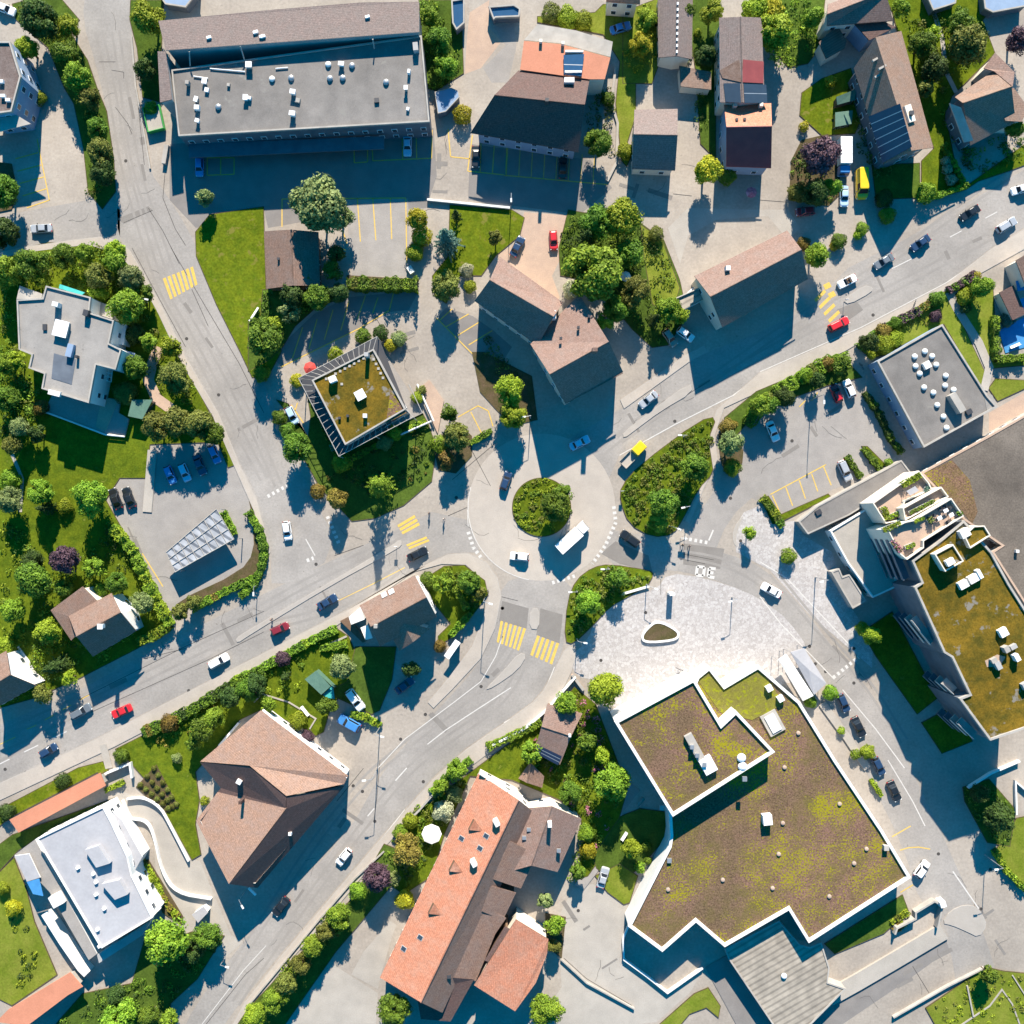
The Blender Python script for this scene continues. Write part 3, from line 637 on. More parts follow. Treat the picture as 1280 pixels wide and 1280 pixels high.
parcel('lawn', "800,280 828,300 850,360 838,400 815,380 806,330", 'yellowish lawn strip left of the brown barn roof', 'lawn_dry', .104)
parcel('lawn', "590,440 605,440 665,470 672,525 640,532 620,512 600,490", 'soil bed behind the twin gabled house', 'soil')
parcel('lawn', "523,0 577,0 580,92 545,114 533,110", 'rough green strip right of the long flat roof', 'meadow')
parcel('lawn', "b2:480,132 640,142 830,150 810,205 480,200", 'hedge bed at the lower edge of the parking deck', 'soil')
parcel('lawn', "a3:160,80 440,60 480,20 640,20 600,240 580,400 640,400 640,560 600,690 618,760 595,810 568,780 540,500 560,300 480,170 160,110", 'garden strip behind the orange terrace roof', 'lawn_dry')
parcel('lawn', "778,15 830,-5 828,70 815,105 778,105", 'sunny yellow green garden plot near the top edge', 'lawn_dry')
parcel('lawn', "855,-5 900,-5 900,60 895,120 895,200 875,180 870,95", 'dark narrow garden between two brown houses', 'meadow')
parcel('lawn', "948,-5 1032,-5 1025,60 1010,80 985,85 965,60", 'garden with yellow green trees at the top edge', 'meadow')
parcel('lawn', "a4:200,450 300,380 440,330 500,560 460,650 300,660 190,560", 'bright lawn left of the solar roof house', 'lawn')
parcel('lawn', "a4:600,-20 830,-20 1080,-20 1110,60 1080,100 1140,260 930,470 900,560 940,760 1000,900 1280,700 1290,800 1210,830 1060,880 1000,920 860,960 780,930 780,780 840,720 700,300 640,60", 'deep green gardens right of the solar roof house', 'grass')
parcel('lawn', "a4:540,800 775,790 775,960 560,970", 'shaded lawn below the solar roof house', 'meadow')
parcel('lawn', "a4:150,780 200,680 330,650 380,760 390,940 330,1000 140,970", 'planted bed under the large purple tree', 'soil')
parcel('lawn', "b4:490,500 530,440 880,215 905,205 1090,600 1075,690 890,372 590,522 540,540", 'yellow green lawn around the flat roof with domes', 'lawn_dry')
parcel('lawn', "b4:935,235 1040,130 1130,190 1150,560 1290,520 1290,570 1130,585 1110,580 1000,360", 'lawn left of the blue awning terrace', 'lawn_dry')
parcel('lawn', "b4:1105,680 1140,632 1290,640 1290,680 1150,745", 'small dry lawn beside the domed flat roof', 'lawn_dry')
parcel('lawn', "905,522 945,489 1052,444 1078,472 1060,476 1035,482 962,508 935,528 918,548 905,545", 'hedge bed between the uphill road and car park', 'meadow')
parcel('lawn', "b3:1040,880 1130,890 1170,1020 1110,1110 1060,1080 1040,960", 'planted corner bed beside the car park entrance', 'soil', sm=1)
parcel('lawn', "b4:490,960 520,960 610,1050 580,1080", 'thin grass strip between parking bays', 'grass')
parcel('lawn', "b4:0,1210 40,1200 100,1290 330,1190 345,1205 100,1330 60,1340", 'clipped hedge bed around the lower parking bays', 'grass')
parcel('lawn', circ(RB, 37), 'round planted island in the middle of the roundabout', 'grass')
parcel('lawn', "e:1268,0 1180,20 900,230 812,330 808,400 850,510 960,572 1060,560 1110,480 1180,340 1250,270 1240,200 1225,110", 'large planted island right of the roundabout', 'grass', sm=1)
parcel('lawn', "e:970,745 950,725 760,695 680,710 600,770 560,870 545,1060 590,1075 680,990 760,900 850,850 940,800", 'crescent planted island between roundabout and plaza', 'grass', sm=1)
parcel('lawn', "c2:840,370 950,300 1050,295 1150,370 1165,440 1090,540 970,660 920,690 920,640 980,580 900,480", 'rounded front garden below the roundabout', 'grass')
parcel('lawn', "144,936 180,918 330,839 421,785 436,795 445,815 440,860 415,880 405,915 395,920 370,905 325,888 300,900 262,945 245,965 250,1000 245,1030 252,1068 240,1075 215,1030 182,975 160,950", 'long garden between the main road and the hip roof house', 'grass')
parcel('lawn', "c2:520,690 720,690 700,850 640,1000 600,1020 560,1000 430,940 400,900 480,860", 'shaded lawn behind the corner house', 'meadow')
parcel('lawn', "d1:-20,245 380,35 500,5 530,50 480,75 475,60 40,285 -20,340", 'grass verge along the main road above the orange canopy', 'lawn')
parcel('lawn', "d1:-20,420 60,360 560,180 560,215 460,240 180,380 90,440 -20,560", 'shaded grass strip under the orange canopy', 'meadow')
parcel('lawn', "d1:-20,560 70,470 130,620 170,780 280,1040 60,1190 -20,1150", 'lawn left of the white villa', 'lawn_dry')
parcel('lawn', "d1:400,1130 640,1080 700,870 760,1000 800,880 930,830 1090,850 960,1060 830,1180 820,1290 260,1290", 'dark tree garden below the white villa', 'meadow')
parcel('flower_bed', "d1:660,130 760,20 870,230 800,260", 'soil bed planted with small round shrubs in rows', 'soil')
parcel('lawn', "d1:600,310 640,300 665,400 640,410", 'small grass bed beside the white villa', 'grass')
parcel('lawn', "d1:690,490 720,480 890,760 880,800 790,740", 'reddish planted slope beside the villa driveway', 'soil')
parcel('lawn', "718,858 684,898 632,932 562,984 505,1028 490,1075 478,1100 505,1118 540,1095 556,1042 588,970 640,975 700,1000 725,1020 730,1050 720,1100 735,1095 760,1060 775,1020 785,985 745,880", 'leafy gardens around the big orange roof', 'grass')
parcel('lawn', "740,1070 775,1020 800,1010 838,1015 830,1050 800,1085 770,1105 745,1085", 'shaded lawn left of the big sedum roof', 'meadow')
parcel('lawn', "480,1054 442,1120 310,1260 290,1290 350,1290 420,1190 462,1140 500,1095 495,1060", 'long roadside bed beneath the hedge trees', 'meadow')
parcel('lawn', "d3:440,560 560,500 650,560 610,690 580,700 500,640", 'pale grass patch beside the parked silver car', 'lawn_dry')
parcel('lawn', "d3:200,740 300,760 280,960 200,900", 'narrow bed right of the orange wing', 'soil')
parcel('lawn', "d3:740,1290 920,1130 990,1100 1050,1190 1040,1250 980,1200 900,1230 850,1290", 'sunny grass curve below the sedum roof', 'lawn_dry')
parcel('lawn', "d4:800,1200 1090,1000 1180,1020 1280,1030 1290,1030 1290,1290 850,1290", 'terraced lawn in the lower right corner', 'lawn_dry')
parcel('lawn', "d4:1130,450 1240,280 1290,270 1290,650 1260,600", 'lawn behind the low hedge at the right edge', 'lawn_dry')
parcel('lawn', "d4:980,130 1110,90 1240,240 1210,420 1100,400 990,200", 'dark shaded shrub plot at the right edge', 'meadow')
parcel('lawn', "c4:490,620 640,520 860,940 760,1020 560,740", 'shaded lawn beside the apartment block', 'grass')
parcel('lawn', "c4:780,1060 930,980 1030,1150 880,1210", 'small shaded lawn at the end of the apartment block', 'grass')
parcel('lawn', "d4:310,890 690,650 720,730 600,840 360,940", 'shaded green bed along the sedum roof edge', 'meadow')
parcel('lawn', "-25,200 15,205 22,240 15,262 -25,270", 'tree bed beside the left parking bays', 'soil')
parcel('lawn', "c4:470,30 560,-5 600,60 580,130", 'green bed behind the narrow canopy', 'soil')
# ================================================================== BUILDINGS
def ray(p): return (W(p, 0) - Vector((0, 0, CAM_H))).normalized()

def on_plane(face, p):
    """point of a traced roof face seen at photograph pixel p, with the face normal"""
    a, b, c = face[0], face[1], face[2]
    n = (b - a).cross(c - a).normalized()
    if n.z < 0: n = -n
    o = Vector((0, 0, CAM_H)); d = ray(p)
    t = (a - o).dot(n) / d.dot(n)
    return o + d * t, n

def roof_shell(root, faces, mat, th=.22, name='roof', rim=None):
    """faces: lists of world points; one shell with thickness, tiles run along UV"""
    mb = MB(); key = lambda v: (round(v.x, 2), round(v.y, 2), round(v.z, 2)); edges = {}
    for f in faces:
        n = (f[1] - f[0]).cross(f[2] - f[0])
        if n.z < 0: f = f[::-1]
        n = (f[1] - f[0]).cross(f[2] - f[0]).normalized()
        dn = Vector((n.x, n.y, 0)); u = Vector((-n.y, n.x, 0))
        u = u.normalized() if u.length > .02 else Vector((1, 0, 0)); w = n.cross(u)
        tris = geometry.tessellate_polygon([f])
        for t in tris:
            q = [f[i] for i in t]
            if (q[1] - q[0]).cross(q[2] - q[0]).z < 0: q = q[::-1]
            mb.face(q, 0, [(p.dot(u), p.dot(w)) for p in q])
            mb.face([p - Vector((0, 0, th)) for p in q[::-1]], 1, [(0, 0)] * 3)
        for i in range(len(f)):
            a, b = f[i], f[(i + 1) % len(f)]
            k = frozenset((key(a), key(b))); edges[k] = None if k in edges else (a, b)
    for e in edges.values():
        if e:
            a, b = e; d = Vector((0, 0, th)); mb.face([a - d, b - d, b, a], 1, [(0, 0)] * 4)
    return mb.build(name, [mat, rim or mat], root)

def walls(root, outline, mat, ins=.4, drop=.24, z0=-.05, name='wall'):
    """outline: world points of the eaves/gables; walls rise to the underside of the roof"""
    v = outline if area2(outline) > 0 else outline[::-1]
    xy = inset(v, ins); zs = [p.z - drop for p in v]; n = len(v); mb = MB()
    for i in range(n):
        j = (i + 1) % n
        mb.face([(xy[i].x, xy[i].y, z0), (xy[j].x, xy[j].y, z0), (xy[j].x, xy[j].y, zs[j]), (xy[i].x, xy[i].y, zs[i])])
    o = mb.build(name, mat, root)
    return o, xy, zs

def windows(root, xy, zs, z_max, every=2.9, pane='glass', frame='white_metal', wid=1.15, hgt=1.3, only=None, skip=()):
    """framed windows on the walls that face the drone"""
    n = len(xy)
    for i in range(n):
        if only is not None and i not in only: continue
        if i in skip: continue
        a, b = xy[i], xy[(i + 1) % n]; e = b - a; L = e.length
        if L < 3.2: continue
        e = e / L; nr = Vector((e.y, -e.x)); mid = (a + b) / 2
        if nr.dot(-mid) < .12 * mid.length: continue
        k = max(1, int(L / every)); top = min(zs[i], zs[(i + 1) % n], z_max)
        st = max(1, int(top / 2.75))
        for s in range(st):
            zc = .9 + s * 2.75
            if zc + hgt > top: break
            for q in range(k):
                c = a + e * (L * (q + .5) / k)
                mb = MB(); ang = math.atan2(e.y, e.x)
                mb.box((c.x + nr.x * .03, c.y + nr.y * .03, zc), wid, .12, hgt, ang)
                w = mb.build('window', frame, root)
                mb = MB(); mb.box((c.x + nr.x * .07, c.y + nr.y * .07, zc + .1), wid - .2, .1, hgt - .2, ang)
                mb.build('pane', pane, w)

def chimney(root, face, p, w=.8, d=.8, h=1.3, mat='cream_render', cap='dark_metal', roof=None):
    c, n = on_plane(face, p); mb = MB(); mb.box((c.x, c.y, c.z - .8), w, d, h + .8)
    o = mb.build('chimney', mat, roof or root)
    return o

def skylight(root, face, p, w=.9, l=1.2, name='skylight', mat='glass', frame='grey_render', up=.08):
    c, n = on_plane(face, p); u = Vector((-n.y, n.x, 0)); u = u.normalized() if u.length > .02 else Vector((1, 0, 0)); v = n.cross(u)
    def slabq(mb, w, l, t0, t1):
        q = [c + u * a * w / 2 + v * b * l / 2 for a, b in ((-1, -1), (1, -1), (1, 1), (-1, 1))]
        lo = [p + n * t0 for p in q]; hi = [p + n * t1 for p in q]
        mb.face(hi)
        for i in range(4): j = (i + 1) % 4; mb.face([lo[i], lo[j], hi[j], hi[i]])
    mb = MB(); slabq(mb, w + .2, l + .2, -.1, up); f = mb.build(name, frame, root)
    mb = MB(); slabq(mb, w, l, -.1, up + .03); mb.build('pane', mat, f)
    return f

def panel_on(root, face, pts, name, mat, t0=.05, t1=.14, frame=None, grid=None):
    """a flat panel lying on a roof face, outline in photograph pixels"""
    q = [on_plane(face, p) for p in pts]; n = q[0][1]
    mb = MB(); v = [p + n * t1 for p, _ in q]; lo = [p + n * t0 for p, _ in q]
    if (v[1] - v[0]).cross(v[2] - v[0]).dot(n) < 0: v, lo = v[::-1], lo[::-1]
    mb.face(v)
    for i in range(len(v)):
        j = (i + 1) % len(v); mb.face([lo[i], lo[j], v[j], v[i]])
    if grid and len(v) == 4:
        for k in range(1, grid):
            a, b = v[0].lerp(v[3], k / grid), v[1].lerp(v[2], k / grid); d = (v[3] - v[0]).normalized() * .07
            mb.face([a - d + n * .01, b - d + n * .01, b + d + n * .01, a + d + n * .01], 1)
    return mb.build(name, [mat, 'steel'], root)

def house_root(name, pts, label, cat='house', group=None):
    c = centre(pts); return empty(name, W(c, 0), label, cat, group)

def gable(name, label, e1, ridge, e2, ze, zr, roof='tile_brown', wall='cream_render', ins=.45, win=True, group=None, root=None, ze2=None, cat='house', roof2=None):
    """eave line, ridge, other eave (each two pixel points, same direction) traced on the photograph"""
    E1 = [W(p, ze) for p in e1]; RD = [W(p, zr) for p in ridge]; E2 = [W(p, ze if ze2 is None else ze2) for p in e2]
    root = root or house_root(name, e1 + e2, label, cat, group)
    F1 = [E1[0], E1[1], RD[1], RD[0]]; F2 = [RD[0], RD[1], E2[1], E2[0]]
    rf = roof_shell(root, [F1] if roof2 else [F1, F2], roof)
    if roof2: roof_shell(root, [F2], roof2, name='rear_roof')
    o, xy, zs = walls(root, [E1[0], E1[1], RD[1], E2[1], E2[0], RD[0]], wall, ins)
    if win: windows(root, xy, zs, min(ze, ze2 or ze) - .1)
    cap = MB(); cap.tube(RD[0] + Vector((0, 0, .02)), RD[1] + Vector((0, 0, .02)), .14, n=6); cap.build('ridge_cap', roof, rf)
    return root, F1, F2, rf

def flat(name, label, pts, z, roof='gravel_roof', wall='grey_render', rim='concrete', par=.35, rw=.3, win=True, root=None, group=None, cat='building', z0=-.05, every=2.9, skip=()):
    root = root or house_root(name, pts, label, cat, group)
    v = ccw([W(p, z) for p in pts]); v2 = [Vector((p.x, p.y)) for p in v]
    inn = inset(v2, rw)
    mb = MB(); mb.poly(inn, z - par); mb.poly(inn, z - par - .2, 0, True); rf = mb.build('roof', roof, root)
    mb = MB(); mb.ring(v2, inn, z - par - .3, z); mb.build('parapet', rim, root)
    o, xy, zs = walls(root, v, wall, .06, par + .1, z0)
    if win: windows(root, xy, zs, z - par - .1, every, skip=skip)
    return root, inn, [Vector((p.x, p.y, z - par)) for p in inn]

def roofbox(root, face, p, w, d, h, mat='grey_render', name='roof_vent', rz=0.0, cap=None):
    c, n = on_plane(face, p); mb = MB(); mb.box((c.x, c.y, c.z - .03), w, d, h, rz)
    if cap: mb.box((c.x, c.y, c.z - .03 + h), w + .25, d + .25, .1, rz, 1)
    return mb.build(name, [mat, cap or mat], root)

def roofdome(root, face, p, r, mat='lamp_white', name='roof_vent', h=None):
    c, n = on_plane(face, p); mb = MB(); mb.tube((c.x, c.y, c.z - .03), (c.x, c.y, c.z + .25), r * 1.05, n=12, m=1); mb.dome((c.x, c.y, c.z + .25), r, h or r * .6)
    return mb.build(name, [mat, 'steel'], root)

def ribbon(mb, v, w, z0, z1, m=0):
    """continuous strip of width w along world points, mitred at the bends"""
    n = len(v); L, Rr = [], []
    for i in range(n):
        a = (v[i] - v[i - 1]).xy.normalized() if i else (v[1] - v[0]).xy.normalized()
        b = (v[i + 1] - v[i]).xy.normalized() if i < n - 1 else a
        t = a + b; t = t.normalized() if t.length > .05 else a; k = min(1.8, 1 / max(.3, t.dot(a)))
        q = Vector((-t.y, t.x)) * w / 2 * k; L.append(v[i].xy + q); Rr.append(v[i].xy - q)
    for i in range(n - 1):
        a, b, c, d = Rr[i], Rr[i + 1], L[i + 1], L[i]
        mb.face([(*a, z1), (*b, z1), (*c, z1), (*d, z1)], m); mb.face([(*a, z0), (*b, z0), (*b, z1), (*a, z1)], m); mb.face([(*c, z0), (*d, z0), (*d, z1), (*c, z1)], m)
    for a, b in ((L[0], Rr[0]), (Rr[-1], L[-1])): mb.face([(*a, z0), (*b, z0), (*b, z1), (*a, z1)], m)

# ---- long flat roof block, top left
L1 = P("214,87 527,44 537,152 223,170")
b, _, f = flat('flat_roof_block', 'long grey flat roofed block with a brown roofed back wing', L1, 7.6, par=.3, win=True, wall='facade_shade')  # front wall colour already includes its shadow
N = [W(p, z) for p, z in zip(P("198,26 330,13 450,3 524,2 524,40 207,63"), (8.6, 8.6, 8.6, 8.6, 9.3, 9.3))]
roof_shell(b, [[N[0], N[1], N[2], N[3], N[4], N[5]]], 'tile_grey', name='back_roof', rim='concrete'); walls(b, [N[0], N[3], N[4], N[5]], 'grey_render', .3, name='back_wall')
Q = [W(p, 8.9) for p in P("197,64 207,64 215,124 200,128")]
roof_shell(b, [Q], 'tile_grey', name='side_roof'); walls(b, Q, 'grey_render', .15, name='side_wall')
Q = [W(p, 3.2) for p in P("236,180 480,170 480,186 236,197")]
roof_shell(b, [Q], 'facade_shade', name='canopy', th=.3)  # canopy tone darkened as if in shadow
for i, p in enumerate(P("a1: 915,410 995,400 1005,440 957,490 960,528 962,592 1110,415 1195,480 1205,325 a2: 10,325 10,480 222,455 242,490 220,560 782,355 768,437 776,532 455,318")):
    roofbox(b, f, p, R.uniform(.5, 1.0), R.uniform(.5, .9), R.uniform(.5, 1.2), 'white_metal' if i % 3 else 'concrete', rz=R.uniform(-.3, .1), cap='white_metal' if i % 2 else None)
for p in P("a1: 1060,520 a2: 118,385 210,380 390,315 398,382 505,320 460,380 670,400"): roofdome(b, f, p, .6, 'steel' if R.random() < .5 else 'lamp_white')
roofbox(b, f, P("a2:625,490")[0], .9, .9, .5, 'dark_metal', rz=.1); roofbox(b, f, P("a2:815,240")[0], 1.0, 1.6, 1.4, 'grey_render', rz=.1)
for s in ("a1:940,372 1010,382", "a1:1020,335 1190,350", "a2:135,335 195,330"):
    a, c = P(s); a, c = on_plane(f, a)[0], on_plane(f, c)[0]
    mb = MB(); mb.tube(a + Vector((0, 0, .2)), c + Vector((0, 0, .2)), .12); mb.build('roof_pipe', 'white_metal', b)
nf = [N[0], N[3], N[4]]
for p in P("a1: 1015,185 1240,160 1270,180 a2: 40,158 75,180 580,85"): roofbox(b, nf, p, .9, .5, .5, 'white_metal', name='chimney', rz=.3)
mb = MB()
for s in ("a1:918,250 922,320", "a1:1165,225 1185,290", "a2:605,190 612,235"):
    a, c = P(s); mb.tube(W(a, 9.5), W(c, 7.9), .14)
mb.build('roof_ladder', 'concrete', b)

# ---- town house with orange terrace
S2, R2, N2 = P("588,166 723,190"), P("618,119 731,131"), P("648,88 737,99")
b, fa, fb, rf = gable('town_house', 'dark brown tiled town house with an orange rear terrace roof', S2, R2, N2, 6.3, 10.4, 'tile_dark', 'blue_render', ze2=7.0, ins=.8)
T = [W(p, 7.4) for p in P("650,87 655,51 700,55 763,72 756,99 737,99")]
roof_shell(b, [T], 'terracotta_flat', name='terrace_roof'); walls(b, T, 'cream_render', .2, name='terrace_wall')
T2 = [W(p, 5.0) for p in P("655,50 672,30 720,38 766,52 763,71 700,54")]
roof_shell(b, [T2], 'concrete', name='lower_terrace'); walls(b, T2, 'cream_render', .2, name='terrace_wall')
T = [Vector((p.x, p.y, 7.45)) for p in T]
panel_on(b, T, P("a3:288,272 388,268 375,375 290,365"), 'glass_canopy', 'glass_blue', .3, .5, grid=2)
roofbox(b, T, P("a3:335,355")[0], 3.4, .4, .8, 'white_render', name='terrace_parapet'); roofbox(b, T, P("a3:340,255")[0], 3.6, .4, .7, 'white_render', name='terrace_parapet')
chimney(b, fa, P("a3:207,500")[0], .7, .7, 1.6, 'dark_metal', roof=rf); chimney(b, fb, P("a3:315,400")[0], 2, 1, 1.2, 'white_render', roof=rf)
for p in P("a3:178,205 285,215"): roofbox(b, T, p, .6, .6, .8, 'cream_render', name='chimney')

# ---- small two-tone house
b, fa, fb, rf = gable('small_house', 'narrow house with beige upper slope and dark lower slope', P("790,211 844,213"), P("792,168 847,169"), P("793,137 847,136"), 4.2, 7.8, 'tile_grey', 'cream_render')
# ---- upper long barn with dotted ridge
b, fa, fb, rf = gable('long_cottage', 'long grey brown cottage roof with a pale dotted ridge', P("822,-12 823,72"), P("847,-12 846,70"), P("866,-12 865,74"), 4.4, 6.6, 'tile_grey', 'cream_render')
mb = MB()
for k in range(9): mb.box(W(lerp((847, 5), (846, 65), k / 8), 6.7), .35, .5, .25)
mb.build('snow_guard', 'white_metal', rf)
Q = [W(p, 3.2) for p in P("849,82 889,90 889,112 851,108")]; b = house_root('lean_to', P("849,82 889,90 889,112 851,108"), 'small beige tiled lean-to roof below the long cottage', 'shed')
roof_shell(b, [Q], 'tile_beige'); walls(b, Q, 'cream_render', .2); windows(b, [q.xy for q in Q], [3] * 4, 3, only=())
# ---- row house: grey, red and orange roofs
b, fa, fb, rf = gable('row_house', 'tall narrow row house with grey red and orange roof sections', P("899,22 900,128"), P("926,21 928,128"), P("952,22 956,128"), 7.0, 8.4, 'tile_grey', 'cream_render')
panel_on(b, fb, P("a3:1158,290 1258,300 1256,405 1152,400"), 'red_roof_section', 'red_metal'); panel_on(b, fa, P("a3:1045,345 1140,290 1150,400 1060,380"), 'red_roof_section', 'tile_brown')
panel_on(b, fb, P("a3:1160,408 1270,412 1275,500 1165,500"), 'glass_section', 'glass', grid=2); panel_on(b, fa, P("a3:1065,405 1145,405 1150,500 1075,495"), 'glass_section', 'glass')
E1, RD, E2 = P("908,208 964,210"), P("908,159 965,158"), P("905,130 964,129")
gable('row_house', '', E1, RD, E2, 5.2, 9.0, 'red_metal', 'blue_render', root=b)
q = [W(p, z) for p, z in zip(RD + E2[::-1], (9.06, 9.06, 5.35, 5.35))]
roof_shell(b, [q], 'tile_orange', .05, name='orange_slope')
for p in P("a3:1127,583 1165,582"): roofbox(b, q, p, .5, .5, .5, 'dark_metal')
for p in P("a3:1115,520 1240,520"): roofbox(b, q, p, .7, .7, 1.4, 'cream_render', name='chimney')

# ---- solar roof house
S_, R_, N_ = P("1066,92 1100,208"), P("1076,80 1120,203"), P("1124,35 1165,175")
Ew = [W(p, 6.2) for p in P("a4:455,330 600,795")]; Rg = [W(p, 10.8) for p in P("a4:560,180 735,730")]; Ee = [W(p, 6.4) for p in P("a4:685,150 840,715")]
b = house_root('solar_house', P("a4:420,250 600,795 840,715 690,140"), 'large brown house with a dark solar field on its lower roof', 'house')
Fw = [Ew[0], Ew[1], Rg[1], Rg[0]]; Fe = [Rg[0], Rg[1], Ee[1], Ee[0]]
rf = roof_shell(b, [Fw, Fe], 'tile_beige'); o, xy, zs = walls(b, [Ew[0], Ew[1], Rg[1], Ee[1], Ee[0], Rg[0]], 'facade_shade', .9); windows(b, xy, zs, 6)  # wall tone carries painted shade
panel_on(b, Fw, P("a4:527,565 680,502 738,712 596,790"), 'solar_panel', 'solar', grid=6)
panel_on(b, Fe, P("a4:690,520 720,510 745,590 715,600"), 'dormer', 'cream_render', .05, .5); chimney(b, Fe, P("a4:722,560")[0], .8, .8, 1.4, 'dark_metal', roof=rf)
for p in P("a4:560,290 590,330 570,370"): roofbox(b, Fw, p, 1.6, .4, .5, 'concrete', name='dormer', rz=.5)
b2_ = house_root('gabled_house', P("a4:320,120 620,0 690,140 440,270"), 'pinkish gabled house with a blue shaded porch roof above the solar house', 'house')
gable('gabled_house', '', P("a4:325,125 330,70 ")[:1] + P("a4:645,100"), P("a4:325,70 610,-40"), P("a4:330,20 590,-80"), 6.4, 8.2, 'tile_salmon', 'cream_render', root=b2_)
Q = [W(p, 5.6) for p in P("a4:440,95 500,60 660,130 530,195")]; roof_shell(b2_, [Q], 'tile_dark', name='porch_roof'); walls(b2_, Q, 'blue_render', .3, name='porch_wall')
Q = [W(p, 4.0) for p in P("a4:285,205 375,120 420,200 410,235 320,285")]; roof_shell(b2_, [Q], 'deck_plank', name='side_roof'); walls(b2_, Q, 'cream_render', .3, name='side_wall')
Q = P("a4:370,470 470,430 460,485 375,508"); b = house_root('garden_shed', Q, 'small teal roofed garden shed on the shaded lawn', 'shed')
roof_shell(b, [[W(p, z) for p, z in zip(Q, (2.4, 2.4, 2.0, 2.0))]], 'green_panel'); walls(b, [W(p, 2.2) for p in Q], 'brown_wood', .1)
# ---- right edge house
b, fa, fb, rf = gable('corner_house', 'brown gabled house at the right edge behind the shaded road', P("a4:1020,705 1240,590"), P("a4:985,500 1220,420"), P("a4:945,470 1130,345"), 5.6, 9.6, 'tile_beige', 'facade_shade', ins=.8)  # walls coloured dark to stand in for shade
Q = [W(p, z) for p, z in zip(P("a4:1135,345 1225,420 1235,350 1140,255 1085,330"), (6.5, 7.2, 6.5, 6, 6))]; roof_shell(b, [Q], 'tile_salmon', name='side_roof')
walls(b, Q, 'cream_render', .3, name='side_wall')
Q = [W(p, 6.6) for p in P("a4:1145,470 1230,425 1300,520 1270,590 1190,585")]; roof_shell(b, [Q], 'tile_beige', name='dormer_roof'); walls(b, Q, 'cream_render', .3, name='dormer_wall')
panel_on(b, fa, P("a4:915,500 970,520 1030,680 985,690"), 'balcony', 'concrete', .05, .3)
# ---- right edge terrace house with blue awnings
Q = P("b4:1240,60 1340,0 1400,140 1290,190"); b = house_root('terrace_house', Q, 'red brown roofed terrace house with blue awnings at the right edge', 'house')
roof_shell(b, [[W(p, z) for p, z in zip(Q, (5, 6.5, 6.5, 5))]], 'tile_brown'); o, xy, zs = walls(b, [W(p, 5) for p in Q], 'cream_render', .3)
Q = [W(p, 3.0) for p in P("b4:1160,215 1230,180 1290,320 1225,350")]; roof_shell(b, [Q], 'tile_dark', name='porch_roof'); walls(b, Q, 'cream_render', .2, name='porch_wall')
Q = [W(p, 2.8) for p in P("b4:1240,160 1290,150 1300,200 1250,210")]; roof_shell(b, [Q], 'blue_cloth', .06, name='awning')
Q = [W(p, 2.8) for p in P("b4:1235,260 1290,235 1300,285 1262,300")]; roof_shell(b, [Q], 'blue_cloth', .06, name='awning')
Q = [W(p, .15) for p in P("b4:1160,400 1290,330 1290,480 1190,510")]; roof_shell(b, [Q], 'blue_cloth', .1, name='terrace_floor')

# ---- left top building with balconies
Q = P("a1:-60,205 50,205 85,300 130,420 215,600 -60,560"); 
b, _, f = flat('apartment_house', 'grey roofed apartment house cut by the left photo edge', P("a1:-90,200 48,200 75,290 70,330 -90,545")[:3] + P("a1:100,370 55,540 -90,560"), 9.0, 'tile_grey', 'blue_render')
for p in P("a1:12,400 20,470 45,490"): roofbox(b, f, p, .9, .6, .7, 'white_metal')
for k, z in enumerate((2.2, 4.8, 7.2)):
    v = [W(p, z) for p in P("a1:-90,560 60,545 150,600 -90,660")]; roof_shell(b, [v], 'concrete' if k != 1 else 'red_metal', .2, name='balcony')

# ---- grey flat roofed villa
Q = P("b1:80,250 205,242 222,182 440,238 432,312 552,350 528,462 588,492 560,590 465,566 430,752 200,682 213,610 137,582 152,518 90,492")
b, inn, f = flat('flat_villa', 'grey flat roofed villa with a square roof opening shaded by colour', Q, 8.0, 'gravel_light', 'white_render', 'concrete')
mb = MB(); q = [on_plane(f, p)[0] for p in P("b1:262,510 368,540 348,662 250,632")]; mb.prism([p.xy for p in q], f[0].z - .02, f[0].z + .06); mb.build('roof_opening_shade', 'facade_shade', b)  # no real recess: a slab coloured like its shaded inside
roofbox(b, f, P("b1:305,395")[0], 2.6, 3.0, .9, 'concrete', rz=-.25, cap='white_metal'); roofbox(b, f, P("b1:285,280")[0], 1.2, .9, 1.6, 'white_render', rz=-.25); roofbox(b, f, P("b1:347,500")[0], 1.2, 2.6, 1.0, 'blue_render', rz=-.25)
roofbox(b, f, P("b1:428,320")[0], 1.0, 1.2, 1.3, 'dark_metal', rz=-.25); roofbox(b, f, P("b1:220,385")[0], .8, 1.2, .4, 'dark_metal'); roofbox(b, f, P("b1:380,530")[0], .5, .5, 1.2, 'dark_metal'); roofbox(b, f, P("b1:270,705")[0], 2.4, 1.0, .7, 'white_render', rz=-.25)
for s, z, m in (("b1:440,240 552,290 545,345 432,308", 3.4, 'concrete'), ("b1:555,355 610,370 600,470 530,460", 3.4, 'white_render'), ("b1:95,182 205,222 200,245 80,248", 5.0, 'concrete'), ("b1:590,492 655,510 625,610 562,592", 3.4, 'blue_render')):
    q = [W(p, z) for p in P(s)]; roof_shell(b, [q], m, .25, name='terrace'); walls(b, q, 'white_render', .1, name='terrace_wall')
q = P("b1:220,800 270,690 480,740 490,720 590,740 580,800 630,830 610,915 510,905"); mb = MB(); v = [W(p, 0) for p in q]; mb.prism([p.xy for p in v], .1, .6); mb.build('patio', 'yard_grey', b)
